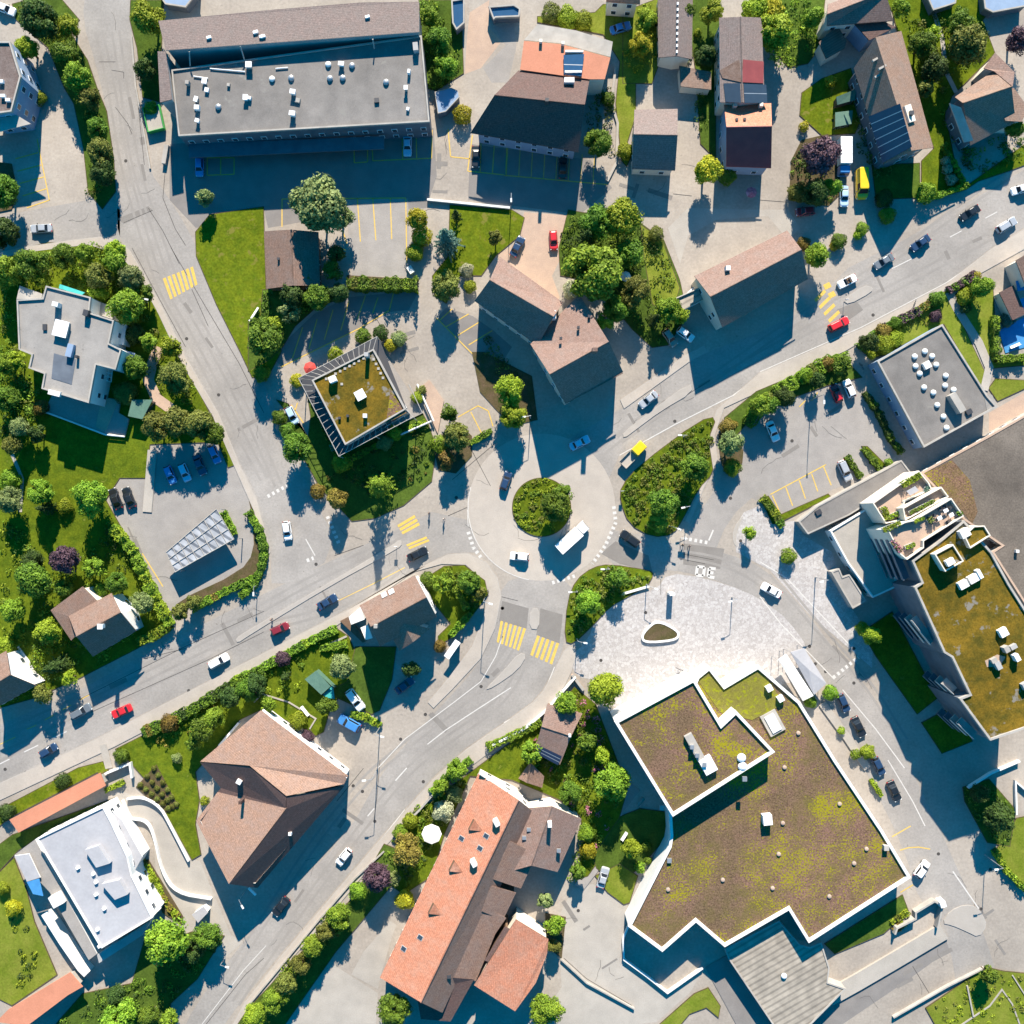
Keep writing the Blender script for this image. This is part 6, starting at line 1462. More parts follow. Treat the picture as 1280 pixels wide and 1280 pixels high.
 ("b3:330,200 40", 'leaf_pale', 'pale flowering shrub at the left of the very large bright tree', 'ball'),
 ("a3:740,1130 34", 'leaf_olive', 'olive shrub on the yellowish strip by the barn roof', 'ball'),
 ("b3:210,720 0", '', '', ''),
 # roundabout islands
 ("e:500,430 78", 'leaf_green', 'green tree on the round island of the roundabout', 'round'),
 ("e:540,370 48", 'leaf_green', 'bush above the tree on the round island', 'round'),
 ("e:1160,240 80", 'leaf_green', 'bright tree near the right end of the large planted island', 'round'),
 ("e:1010,410 88", 'leaf_green', 'broad tree in the middle of the large planted island', 'round'),
 ("e:985,500 60", 'leaf_bright', 'bright tree at the lower tip of the large planted island', 'round'),
 ("e:655,880 70", 'leaf_bright', 'bright tree on the crescent island near the plaza', 'round'),
 ("e:800,760 50", 'leaf_green', 'green bush at the top of the crescent island', 'round'),
 ("b3:1095,945 66", 'leaf_sage', 'sage tree in the corner bed at the car park entrance', 'round'),
 ("b3:1110,1065 40", 'leaf_bright', 'bright shrub in the corner bed at the car park entrance', 'ball'),
 ("b3:1090,865 40", 'leaf_orange', 'rusty shrub above the corner bed at the car park entrance', 'ball'),
 # b4
 ("b4:610,465 44", 'leaf_lime', 'round lime shrub left of the domed flat roof', 'ball'),
 ("b4:530,460 48", 'leaf_dark', 'dark bush left of the round lime shrub', 'round'),
 ("b4:660,440 36", 'leaf_lime', 'yellow green shrub right of the round lime shrub', 'ball'),
 ("b4:600,405 36", 'leaf_orange', 'orange shrub above the round lime shrub', 'ball'),
 ("b4:660,360 28", 'leaf_green', 'green shrub in the hedge above the domed roof', 'ball'),
 ("b4:855,330 28", 'leaf_purple', 'purple shrub at the top corner of the domed roof', 'ball'),
 ("b4:860,245 34", 'leaf_green', 'green shrub at the upper hedge end by the footpath', 'ball'),
 ("b4:1000,235 38", 'leaf_lime', 'lime shrub right of the footpath', 'ball'),
 ("b4:1075,185 62", 'leaf_bright', 'bright tree at the uphill road beside the blue awnings', 'round'),
 ("b4:1050,135 22", 'leaf_yellow', 'yellow shrub at the end of the uphill hedge', 'ball'),
 ("b4:1000,290 26", 'leaf_dark', 'dark shrub below the lime one right of the footpath', 'ball'),
 ("b4:395,570 52", 'leaf_green', 'green tree above the parked white car in the car park', 'round'),
 ("b4:330,560 34", 'leaf_orange', 'orange shrub in the car park hedge', 'ball'),
 ("b4:275,640 42", 'leaf_dark', 'dark bush above the red parked car', 'round'),
 ("b4:220,615 36", 'leaf_bright', 'bright shrub midway in the car park hedge', 'ball'),
 ("b4:120,720 60", 'leaf_dark', 'dark tree in the car park hedge', 'round'),
 ("b4:60,760 52", 'leaf_green', 'green bush above the leftmost parked white car', 'round'),
 ("b4:0,760 60", 'leaf_bright', 'bright bush at the lower end of the car park hedge', 'round'),
 ("b4:545,520 20", 'leaf_lime', 'small lime shrub at the corner of the domed roof', 'ball'),
 ("b4:625,1040 20", 'leaf_bright', 'small bright shrub at the end of the narrow canopy', 'ball'),
 ("b4:1205,345 34", 'leaf_blue', 'bluish shrub on the blue awning terrace', 'ball'),
 # c2
 ("c2:460,790 72", 'leaf_sage', 'pale green tree right of the green garden shed', 'round'),
 ("c2:165,750 34", 'leaf_purple', 'small purple shrub in the roadside garden', 'ball'),
 ("c2:385,980 50", 'leaf_green', 'green tree above the bright blue car', 'round'),
 ("c2:175,840 28", 'leaf_dark', 'slim dark conifer on the roadside lawn', 'star'),
 ("c2:40,880 62", 'leaf_dark', 'dark tree in the roadside garden above the hip roof', 'round'),
 ("c2:940,380 48", 'leaf_bright', 'bright bush in the rounded front garden', 'round'),
 ("c2:1070,380 66", 'leaf_green', 'green tree at the rounded tip of the front garden', 'round'),
 ("c2:1120,430 42", 'leaf_olive', 'olive bush at the outer rim of the front garden', 'round'),
 ("c2:870,370 38", 'leaf_green', 'green bush near the white gable of the corner house', 'ball'),
 ("c2:930,690 28", 'leaf_orange', 'rusty shrub below the front garden hedge', 'ball'),
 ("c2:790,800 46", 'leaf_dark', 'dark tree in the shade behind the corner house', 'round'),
 ("c2:320,990 0", '', '', ''),
 ("c2:95,970 44", 'leaf_bright', 'bright bush beside the pink hipped roof', 'round'),
 ("c2:240,1050 40", 'leaf_lime', 'lime bush on the lawn beside the pink hipped roof', 'ball'),
 ("c2:285,1130 30", 'leaf_purple', 'dark reddish shrub at the white roof edge', 'ball'),
 # c1 lower right garden
 ("c1:985,1090 70", 'leaf_green', 'green tree in the long garden above the hip roof house', 'round'),
 ("c1:1040,1040 60", 'leaf_bright', 'bright tree in the long garden near the main road hedge', 'round'),
 ("c1:1120,940 58", 'leaf_dark', 'dark tree along the hedge of the long garden', 'round'),
 ("c1:1200,900 58", 'leaf_green', 'green tree along the hedge above the pink hipped roof', 'round'),
 ("c1:940,1150 46", 'leaf_green', 'green shrub at the curved bed of the long garden', 'round'),
 ("c1:820,1065 42", 'leaf_orange', 'rusty shrub in the main road hedge', 'ball'),
 ("c1:855,1235 24", 'leaf_sage', 'small sage shrub on the long garden lawn', 'ball'),
 ("c1:585,1225 34", 'leaf_green', 'green shrub beside the villa gate', 'ball'),
 # c3
 ("c3:490,905 100", 'leaf_lime', 'bright lime tree between plaza and sedum roof', 'round'),
 ("c3:305,970 64", 'leaf_bright', 'bright tree at the upper end of the small solar house', 'round'),
 ("c3:1190,140 34", 'leaf_lime', 'small lime tree on the white paved corner', 'round'),
 ("c3:400,1150 50", 'leaf_green', 'green shrub right of the small solar house', 'round'),
 ("c3:135,1200 52", 'leaf_bright', 'bright shrub left of the small solar house', 'round'),
 ("c3:480,1220 45", 'leaf_lime', 'lime shrub in the garden left of the sedum roof', 'round'),
 # c4
 ("c4:140,255 36", 'leaf_bright', 'bright shrub on the white paving near the pale wing', 'ball'),
 ("c4:540,640 55", 'leaf_lime', 'yellow green tree at the corner of the apartment lawn', 'round'),
 ("c4:500,605 30", 'leaf_lime', 'small lime shrub at the corner of the apartment lawn', 'ball'),
 ("c4:345,915 34", 'leaf_bright', 'round shrub at the end of the white market tent', 'ball'),
 ("c4:245,960 28", 'leaf_bright', 'bright shrub below the white market tent', 'ball'),
 ("c4:525,1205 34", 'leaf_lime', 'lime shrub between the parked dark cars', 'ball'),
 ("c4:465,1215 24", 'leaf_bright', 'bright shrub at the parked dark cars', 'ball'),
 ("c4:395,1100 18", 'leaf_lime', 'tiny shrub in the planter by the sedum hall wall', 'ball'),
 ("c4:870,725 24", 'leaf_lime', 'lime shrub at the foot of the apartment block wall', 'ball'),
 # d1
 ("d1:800,885 118", 'leaf_bright', 'large bright tree at the lower corner of the white villa', 'round'),
 ("d1:1010,850 72", 'leaf_green', 'green tree beside the white bin shelter', 'round'),
 ("d1:930,930 60", 'leaf_dark', 'dark tree between the two trees below the villa', 'round'),
 ("d1:580,1250 90", 'leaf_bright', 'bright tree at the bottom edge below the villa', 'round'),
 ("d1:720,1240 55", 'leaf_green', 'green tree at the bottom edge beside the blue path', 'round'),
 ("d1:820,1260 50", 'leaf_bright', 'bright bush at the bottom edge near the road', 'round'),
 ("d1:560,1140 58", 'leaf_dark', 'dark tree below the reddish canopy end', 'round'),
 ("d1:300,105 34", 'leaf_dark', 'dark shrub above the orange canopy roof', 'ball'),
 ("d1:30,255 36", 'leaf_dark', 'dark shrub at the left end of the orange canopy', 'ball'),
 ("d1:60,720 36", 'leaf_yellow', 'yellow shrub on the lawn left of the white villa', 'ball'),
 ("d1:10,625 28", 'leaf_lime', 'lime shrub at the left edge beside the villa lawn', 'ball'),
 ("d1:725,580 24", 'leaf_lime', 'lime shrub in the reddish slope bed', 'ball'),
 ("d1:990,200 22", 'leaf_lime', 'lime shrub at the corner of the hip roof house', 'ball'),
 ("d1:1240,1230 60", 'leaf_bright', 'bright tree at the bottom of the roadside row', 'round'),
 # d2
 ("d2:620,565 78", 'leaf_purple', 'dark purple tree at the roadside left of the long orange roof', 'round'),
 ("d2:770,440 82", 'leaf_orange', 'orange tinged tree left of the orange roof', 'round'),
 ("d2:760,680 42", 'leaf_yellow', 'yellow shrub left of the orange roof', 'ball'),
 ("d2:945,250 48", 'leaf_pale', 'pale flowering shrub near the white parasol', 'ball'),
 ("d2:1000,170 40", 'leaf_sage', 'sage shrub at the upper corner of the orange roof', 'ball'),
 ("d2:930,130 48", 'leaf_bright', 'bright bush at the roadside above the white parasol', 'round'),
 ("d2:1010,50 52", 'leaf_bright', 'bright bush at the roadside above the orange gable', 'round'),
 ("d2:785,300 34", 'leaf_lime', 'lime shrub at the roadside left of the white parasol', 'ball'),
 ("d2:740,355 34", 'leaf_bright', 'bright shrub at the roadside near the orange tinged tree', 'ball'),
 ("d2:700,580 42", 'leaf_sage', 'sage bush touching the dark purple tree', 'round'),
 ("d2:440,760 65", 'leaf_bright', 'bright tree at the upper end of the roadside row', 'round'),
 ("d2:375,830 55", 'leaf_olive', 'olive tree second from the top of the roadside row', 'round'),
 ("d2:320,900 62", 'leaf_bright', 'bright tree third from the top of the roadside row', 'round'),
 ("d2:260,985 58", 'leaf_olive', 'olive tree fourth from the top of the roadside row', 'round'),
 ("d2:185,1080 62", 'leaf_olive', 'olive tree midway down the roadside row', 'round'),
 ("d2:130,1160 66", 'leaf_bright', 'bright tree low in the roadside row', 'round'),
 ("d2:35,1240 62", 'leaf_lime', 'lime tree low in the roadside row', 'round'),
 ("d2:530,640 40", 'leaf_bright', 'bright shrub topping the roadside row', 'ball'),
 ("d2:710,1210 92", 'leaf_green', 'green tree at the bottom end of the orange roof', 'round'),
 ("d3:200,680 46", 'leaf_sage', 'sage tree in the shaded court of the orange house', 'round'),
 ("d3:245,800 50", 'leaf_bright', 'bright bush right of the orange wing', 'round'),
 ("d3:240,900 38", 'leaf_olive', 'olive bush right of the orange wing', 'round'),
 ("d3:200,1210 85", 'leaf_bright', 'bright tree at the bottom right of the orange wing', 'round'),
 ("d3:535,110 95", 'leaf_bright', 'bright tree in the garden left of the sedum hall', 'round'),
 ("d3:320,160 60", 'leaf_green', 'green bush above the white chimney of the orange house', 'round'),
 ("d3:400,360 40", 'leaf_bright', 'bright shrub right of the brown cross wing', 'ball'),
 ("d3:360,540 46", 'leaf_green', 'green shrub below the brown cross wing', 'round'),
 ("d3:410,440 36", 'leaf_yellow', 'yellow shrub right of the brown cross wing', 'ball'),
 ("d3:625,430 55", 'leaf_lime', 'lime bush above the pale grass patch', 'round'),
 ("d3:690,420 24", 'leaf_green', 'small round shrub left of the sedum roof corner', 'ball'),
 ("d3:660,525 26", 'leaf_bright', 'small bright shrub beside the pale grass patch', 'ball'),
 ("d3:700,490 18", 'leaf_green', 'tiny round shrub at the sedum hall wall', 'ball'),
 ("d4:1160,280 80", 'leaf_dark', 'dark tree in the shaded plot at the right edge', 'round'),
 ("d4:1060,160 55", 'leaf_dark', 'dark bush in the upper part of the shaded plot', 'round'),
 ("d4:1110,1040 46", 'leaf_green', 'green bush on the terraced lawn', 'round'),
):
    if not m: continue
    head, rad = s.rsplit(' ', 1)
    T_(P(head)[0], float(rad) / 3.85, m, l, k)

# ---- hedges
H_ = hedge
H_(P("c1:540,110 640,230 720,400 820,590"), 11, 2.0, ['leaf_bright', 'leaf_lime'], 'tall clipped light green hedge along the car park side')
H_(P("c1:820,590 740,640 665,670"), 11, 1.8, ['leaf_bright', 'leaf_lime'], 'clipped light green hedge facing the main road')
H_(P("c1:930,510 1100,420 1240,355"), 9, 1.2, ['leaf_bright', 'leaf_green', 'leaf_orange'], 'low mixed hedge below the glass roofed shelter')
H_(P("c2:0,40 55,130 80,230 60,320 20,400 -40,450"), 9, 1.2, ['leaf_green', 'leaf_bright'], 'curved low hedge at the right end of the car park')
H_(P("c1:1080,40 1130,150"), 9, 1.3, ['leaf_bright'], 'short clipped hedge at the end of the glass shelter')
H_(P("b2:480,170 640,175 820,175"), 14, 3.4, ['leaf_green', 'leaf_olive', 'leaf_bright'], 'bushy hedge below the grey parking deck')
H_(P("c2:960,310 1000,400 1060,510"), 8, 1.6, ['leaf_bright', 'leaf_lime'], 'clipped hedge crossing the rounded front garden')
H_(P("c2:1080,530 980,640"), 8, 1.6, ['leaf_bright', 'leaf_green'], 'clipped hedge along the lower side of the front garden')
H_(P("c2:-80,865 60,800 200,720 330,650 430,605"), 10, 1.3, ['leaf_bright', 'leaf_green', 'leaf_lime'], 'roadside hedge below the west main road sidewalk')
H_(P("c1:690,1110 830,1050 960,980 1100,890 1280,810"), 13, 1.5, ['leaf_green', 'leaf_dark', 'leaf_orange'], 'mixed roadside hedge above the hip roof house')
H_(P("c2:350,700 480,680"), 8, 1.0, ['leaf_bright'], 'short hedge below the house with the skylights')
H_(P("c2:500,1020 560,1030 640,1075"), 8, 1.0, ['leaf_bright', 'leaf_lime'], 'low hedge between the white and the bright blue car')
H_(P("a4:890,700 960,830 1000,905"), 5, 1.4, ['leaf_green', 'leaf_bright'], 'thin hedge line running down to the shaded uphill road')
H_(P("a4:780,950 870,945 1000,900"), 6, 1.2, ['leaf_bright'], 'low hedge along the shaded uphill road')
H_(P("b4:480,480 600,390 760,310 890,225"), 10, 1.3, ['leaf_green', 'leaf_purple', 'leaf_orange'], 'colourful hedge between sidewalk and domed flat roof')
H_(P("b4:915,205 980,170 1045,125"), 9, 1.2, ['leaf_purple', 'leaf_green'], 'reddish hedge at the top of the footpath')
H_(P("b4:1140,330 1150,540 1290,530"), 8, 1.6, ['leaf_bright', 'leaf_green'], 'clipped hedge around the blue awning terrace')
H_(P("b4:-60,860 0,760 100,690 230,610 330,550 430,540"), 16, 1.6, ['leaf_bright', 'leaf_green', 'leaf_olive'], 'wide hedge between the uphill sidewalk and the car park')
H_(P("b4:420,1010 490,1110"), 7, .9, ['leaf_green'], 'low hedge right of the silver parked car')
H_(P("b4:500,970 590,1080"), 7, .9, ['leaf_green'], 'low hedge at the end of the parking bays')
H_(P("b4:10,1210 85,1300"), 9, 1.0, ['leaf_green', 'leaf_lime'], 'low hedge at the left end of the lower parking bays')
H_(P("c4:50,10 110,110"), 8, 1.0, ['leaf_green', 'leaf_olive'], 'low hedge at the tip of the lower parking bays')
H_(P("b4:510,700 580,800 640,930 690,990"), 7, 1.4, ['leaf_dark', 'leaf_green'], 'shaded hedge along the domed roof building')
H_(P("d4:1140,440 1200,540 1290,630"), 7, 1.3, ['leaf_lime', 'leaf_bright'], 'low lime hedge at the right edge road')
H_(P("d2:890,160 960,90 1080,0"), 9, 1.3, ['leaf_green', 'leaf_bright'], 'roadside hedge above the orange gable')
H_(P("c3:-80,1180 0,1145 100,1100 180,1060"), 9, 1.2, ['leaf_bright', 'leaf_green'], 'hedge curving along the wall below the curved road')
H_(P("d1:690,490 750,580 800,690 860,760"), 7, .7, ['leaf_lime', 'leaf_orange', 'leaf_green'], 'low mixed planting along the villa driveway slope')
H_(P("d1:610,310 655,400"), 6, .6, ['leaf_bright'], 'tiny hedge on the villa entrance bed')
H_(P("d1:510,150 600,105"), 6, .7, ['leaf_lime'], 'short lime hedge at the end of the orange canopy')
H_(P("b2:1080,945 1180,885"), 7, .9, ['leaf_bright', 'leaf_green'], 'short hedge below the yellow parking bays')
H_(P("b2:450,1050 620,960 860,840"), 7, .9, ['leaf_green', 'leaf_lime'], 'hedge along the lower pergola side')
H_(P("b2:300,700 360,850 420,990"), 6, .8, ['leaf_green', 'leaf_pale'], 'planting strip along the left pergola side')
H_(P("g:280,300 440,210"), 9, 9.6, ['leaf_lime', 'leaf_bright'], 'planted hedge on the upper roof terrace of the apartment block') if 0 else None
H_(P("d4:540,95 590,175"), 5, .8, ['leaf_lime'], 'low planter hedge along the sedum hall wall')
H_(P("d4:640,790 720,735"), 6, .8, ['leaf_lime', 'leaf_olive'], 'low planting inside the white angular wall')
H_(P("d4:650,830 700,790"), 8, .8, ['leaf_orange', 'leaf_lime'], 'dry planting at the lower end of the white angular wall')

# roof terrace planters of the apartment block: boxes with leaves standing on the terrace floors
def planter(s, wpx, z, mats, label):
    v = [W(p, z + .5) for p in P(s)]; a, b_ = v[0], v[1]; e = b_ - a; L = e.length; ang = math.atan2(e.y, e.x); e.normalize(); n = Vector((-e.y, e.x, 0)); w = wpx / PPM
    o = empty('planter', ((a + b_) / 2).xy.to_3d() + Vector((0, 0, z)), label, 'planter', 'planters on the roof terraces')
    mb = MB(); mb.box((*((a + b_) / 2).xy, z), L, w, .5, ang); mb.build('box', 'grey_render', o)
    mb = MB()
    for k in range(int(L * w * 90)):
        p = a + e * R.uniform(0, L) + n * R.uniform(-w / 2, w / 2); p.z = z + .5 + R.uniform(0, .7); s_ = R.uniform(.12, .25)
        mb.leaf(p, Vector((R.gauss(0, .6), R.gauss(0, .6), 1)).normalized(), s_, s_ * .6, R.randrange(len(mats)))
    mb.build('foliage', mats, o)
planter("g:295,300 445,215", 8, 9.0, ['leaf_lime', 'leaf_bright'], 'long planter with lime hedge on the topmost roof terrace')
planter("g:150,470 185,570", 7, 9.0, ['leaf_olive', 'leaf_lime'], 'planter of olive shrubs along the left terrace parapet')
planter("g:480,330 525,345", 7, 9.0, ['leaf_blue'], 'planter with a bluish round bush on the upper terrace')
planter("g:150,660 290,600", 6, 13.4, ['leaf_green', 'leaf_lime'], 'planter of green shrubs at the outer terrace corner')
planter("g:220,740 290,830", 6, 13.4, ['leaf_olive', 'leaf_pink'], 'planter of mixed flowers on the lower terrace')
planter("g:510,590 545,560", 5, 13.4, ['leaf_olive'], 'small planter among the chairs on the wide terrace')
planter("g:395,590 470,555", 5, 13.4, ['leaf_green', 'leaf_lime'], 'planter along the upper parapet of the wide terrace')
planter("g:330,800 400,770", 5, 13.4, ['leaf_lime', 'leaf_olive'], 'planter at the lower corner of the wide terrace')
planter("g:190,560 300,505", 5, 9.0, ['leaf_green', 'leaf_lime'], 'planter in front of the square white awning')
planter("g:360,520 560,420", 4, 11.4, ['leaf_olive', 'leaf_green'], 'narrow planter along the middle roof terrace')
planter("g:740,530 780,520", 5, 13.4, ['leaf_green'], 'small planter at the right end of the wide terrace')

# ---- ground cover
bed(circ(RB, 35), ['leaf_lime', 'leaf_olive', 'leaf_green'], 'low mixed planting covering the round island', 1.0, .2, .55, .6)
bed(chaikin(P("e:1255,15 1180,40 910,245 830,335 826,400 865,500 960,555 1050,545 1095,470 1165,335 1230,265 1225,200"), 1), ['leaf_olive', 'leaf_green'], 'dense low shrubs covering the large planted island', 1.0, .25, .7, .65)
bed(chaikin(P("e:950,750 760,712 685,728 615,785 580,875 562,1040 590,1055 670,975 750,890 840,835 925,790"), 1), ['leaf_olive', 'leaf_green'], 'dense low shrubs covering the crescent island', 1.1, .25, .7, .65)
bed(P("c2:960,310 1050,305 1140,375 1150,440 1085,525 1010,420"), ['leaf_green', 'leaf_olive'], 'leafy cover in the rounded front garden', 1.0, .3, .9)
bed(P("d2:475,700 400,700 300,860 180,1000 60,1170 -60,1280 40,1290 200,1130 330,960 470,800"), ['leaf_green', 'leaf_olive', 'leaf_bright'], 'undergrowth along the lower roadside tree row', .9, .4, 1.4, .8)
bed(P("d2:720,340 900,140 1000,60 1060,90 980,250 900,420 830,560 740,620 660,470"), ['leaf_green', 'leaf_olive', 'leaf_bright', 'leaf_dark'], 'mixed garden planting between road and orange roof', .55, .3, 1.1, .7)
bed(P("718,862 690,900 650,950 700,985 735,1030 735,1085 770,1020 780,985 745,885"), ['leaf_green', 'leaf_bright', 'leaf_olive', 'leaf_pink'], 'lush garden planting around the small solar house', .5, .3, 1.2, .75)
bed(P("5,330 60,310 125,308 155,320 175,352 190,400 170,395 150,385 110,360 60,352 20,360 0,420"), ['leaf_green', 'leaf_bright', 'leaf_olive'], 'thick garden shrubbery above the flat villa', .5, .4, 1.6, .9)
bed(P("0,440 18,470 35,480 50,530 20,560 0,555"), ['leaf_green', 'leaf_dark', 'leaf_bright'], 'thick garden shrubbery left of the flat villa', .5, .4, 1.5, .9)
bed(P("5,640 50,690 60,735 60,800 30,810 0,800"), ['leaf_green', 'leaf_bright', 'leaf_lime'], 'garden shrubbery around the small brown houses', .35, .3, 1.2, .8)
bed(P("a1:60,40 260,10 380,120 330,200 460,440 540,760 500,930 430,940 440,700 380,420 280,300 200,180"), ['leaf_green', 'leaf_olive', 'leaf_lime'], 'undergrowth beneath the left garden strip trees', .45, .3, 1.2, .8)
bed(P("705,270 800,285 835,330 848,400 820,430 790,405 760,372 740,345 705,340"), ['leaf_green', 'leaf_dark', 'leaf_bright'], 'dense undergrowth beneath the trees right of the pink yard', .45, .4, 1.4, .85)
bed(P("a4:700,60 1060,90 1110,230 920,440 860,480 780,330 700,160"), ['leaf_green', 'leaf_olive', 'leaf_dark'], 'rough garden growth in the upper right gardens', .35, .3, 1.3, .85)
bed(P("c1:700,1120 960,1000 1280,820 1280,860 1020,1020 900,1130 860,1200 780,1180"), ['leaf_green', 'leaf_bright', 'leaf_orange'], 'garden border planting above the hip roof house', .4, .3, 1.1, .7)
bed(P("c2:0,860 250,740 300,800 260,860 200,960 60,960"), ['leaf_green', 'leaf_lime'], 'kitchen garden planting by the green shed', .28, .2, .8, .6)
bed(P("b2:500,1000 880,850 890,1000 870,1100 700,1180 420,1240 320,1150"), ['leaf_dark', 'leaf_green', 'leaf_orange'], 'shaded planting below the pergola house', .4, .2, .8, .7)
bed(P("b3:-100,400 30,560 60,640 0,640 -90,500"), ['leaf_dark', 'leaf_olive'], 'shaded shrubs behind the twin gabled house', .6, .3, 1.0, .8)
bed(P("a2:835,0 900,0 1000,120 1020,350 960,430 880,420"), ['leaf_green', 'leaf_bright', 'leaf_lime'], 'rough growth in the strip beside the flat roof', .5, .3, 1.2, .8)
bed(P("d4:840,1190 1090,1010 1200,1040 1280,1060 1280,1280 900,1280"), ['leaf_lime', 'leaf_olive'], 'terraced rows of low plants in the lower right corner', .3, .15, .45, .6)
bed(P("b4:640,1110 700,1060 800,1090 960,1180 1050,1280 900,1200"), ['leaf_orange', 'leaf_olive'], 'dry plants on the gravel deck edge', .3, .15, .4, .5) if 0 else None
bed(P("d1:410,1140 640,1090 760,1010 930,840 1080,860 950,1050 820,1180 810,1280 280,1280"), ['leaf_dark', 'leaf_green'], 'dark undergrowth below the white villa', .4, .3, 1.2, .8)
bed(P("d1:40,760 120,760 200,950 150,1080 60,1100 100,940"), ['leaf_lime', 'leaf_dark'], 'loose shrubs on the villa lawn', .35, .3, 1.0, .6)
bed(P("a4:150,790 200,700 380,900 390,940 330,990 150,960"), ['leaf_dark', 'leaf_green'], 'planting beneath the large purple tree', .5, .3, .9, .7)
bed(P("165,392 198,396 228,452 252,505 215,505 188,470 192,420"), ['leaf_green', 'leaf_bright', 'leaf_olive'], 'garden shrubbery between the flat villa and the side street', .4, .4, 1.3, .9)
bed(P("0,600 24,590 30,640 8,650 8,700 60,690 118,690 150,740 170,790 120,830 60,868 0,880 50,800 60,740"), ['leaf_green', 'leaf_dark', 'leaf_bright'], 'shrubbery filling the gardens between the small brown houses', .4, .5, 1.8, 1.0)
bed(P("b1:20,300 70,330 80,480 130,590 200,690 170,840 60,900 0,820 0,450"), ['leaf_green', 'leaf_olive', 'leaf_bright'], 'overgrown planting along the left side of the villa', .5, .5, 1.6, .95)
bed(P("c1:480,90 560,100 720,380 760,520 640,420 560,300 500,200"), ['leaf_dark', 'leaf_green'], 'shaded shrubs behind the tall clipped hedge', .4, .4, 1.2, .9)
bed(P("a3:420,430 520,420 540,560 500,640 560,740 440,780 400,640"), ['leaf_green', 'leaf_dark', 'leaf_olive'], 'mixed planting between town house and path', .5, .3, 1.2, .8)
bed(P("a3:760,120 870,60 900,250 990,300 980,640 950,720 900,560 900,430"), ['leaf_dark', 'leaf_green'], 'dark growth between the two brown row houses', .4, .3, 1.2, .8)
bed(P("a4:10,0 300,0 290,180 220,260 140,330 60,280"), ['leaf_lime', 'leaf_green', 'leaf_bright'], 'lush growth left of the pinkish gabled house', .4, .4, 1.6, .95)
bed(P("a4:820,470 920,560 1000,820 1180,800 1280,720 1280,640 1100,720 960,740 880,560"), ['leaf_green', 'leaf_bright'], 'border shrubs below the right corner house', .35, .3, 1.0, .75)
bed(P("a3:640,20 770,10 760,280 600,390 590,260 640,160"), ['leaf_lime', 'leaf_yellow', 'leaf_bright'], 'sunny yellow green growth left of the long cottage', .4, .3, 1.3, .85)
bed(P("c2:350,610 480,600 520,690 470,780 380,740 300,700 160,770 100,800 60,860 260,760"), ['leaf_green', 'leaf_lime', 'leaf_bright'], 'garden border behind the main road hedge', .35, .3, .9, .7)
bed(P("d3:250,130 400,110 420,420 330,600 300,560 380,380 370,280"), ['leaf_bright', 'leaf_green', 'leaf_lime'], 'bright garden growth right of the orange house', .5, .3, 1.2, .8)
bed(P("d4:1000,150 1110,110 1230,240 1200,400 1110,390 1010,210"), ['leaf_dark', 'leaf_green'], 'dark shrubs filling the shaded plot at the right edge', .5, .4, 1.4, .9)
bed(P("b2:80,210 340,205 460,195 440,240 300,310 210,380 150,470 100,520 40,500"), ['leaf_dark', 'leaf_green'], 'shaded shrubs in the garden corner below the brown outbuilding', .35, .3, 1.0, .85)
bed(P("b4:520,470 640,400 880,230 890,330 700,430 600,500"), ['leaf_olive', 'leaf_lime', 'leaf_green'], 'loose shrubs above the domed flat roof', .3, .3, .9, .7)
bed(P("a4:470,330 540,560 600,810 640,830 560,860 500,800 470,650 430,430"), ['leaf_dark', 'leaf_green', 'leaf_olive'], 'shaded shrubs along the wall of the solar roof house', .6, .4, 1.6, .85)
bed(P("a4:900,520 960,760 1000,900 1280,780 1280,690 1240,640 1010,730"), ['leaf_dark', 'leaf_green'], 'shaded garden growth below the right corner house', .3, .3, 1.0, .8)
# flower bed rows: countable round shrubs
proto = None; spots = []
for i in range(6):
    for j in range(3):
        a = lerp(*P("d1:680,120 815,235"), i / 5); c = lerp(*P("d1:745,40 855,215"), i / 5); spots.append(lerp(a, c, j / 2))
for p in spots:
    o = plant(p, 3.2, 'leaf_olive', 'PLACEHOLDER row shrub', 'ball', .8, 'small round shrubs in the flower bed rows')
    LABELS.pop('PLACEHOLDER row shrub', None); o['label'] = 'small round shrub in the rows of the villa flower bed'
# ================================================================== VEHICLES
CAR = {}
def rr_ring(x0, x1, w, rad, z, n=5, taper=0.0):
    """rounded rectangle in plan"""
    pts = []
    for cx, cy, a0 in ((x1 - rad, w - rad, 0), (x0 + rad, w - rad, 90), (x0 + rad, -w + rad, 180), (x1 - rad, -w + rad, 270)):
        for k in range(n):
            a = math.radians(a0 + 90 * k / (n - 1)); pts.append(Vector((cx + rad * math.cos(a), cy + rad * math.sin(a), z)))
    return pts
def loft(mb, rings, cap=True):
    for A_, B_ in zip(rings[:-1], rings[1:]):
        n = len(A_)
        for i in range(n): j = (i + 1) % n; mb.face([A_[i], A_[j], B_[j], B_[i]])
    if cap: mb.face(rings[-1]); mb.face(rings[0][::-1])

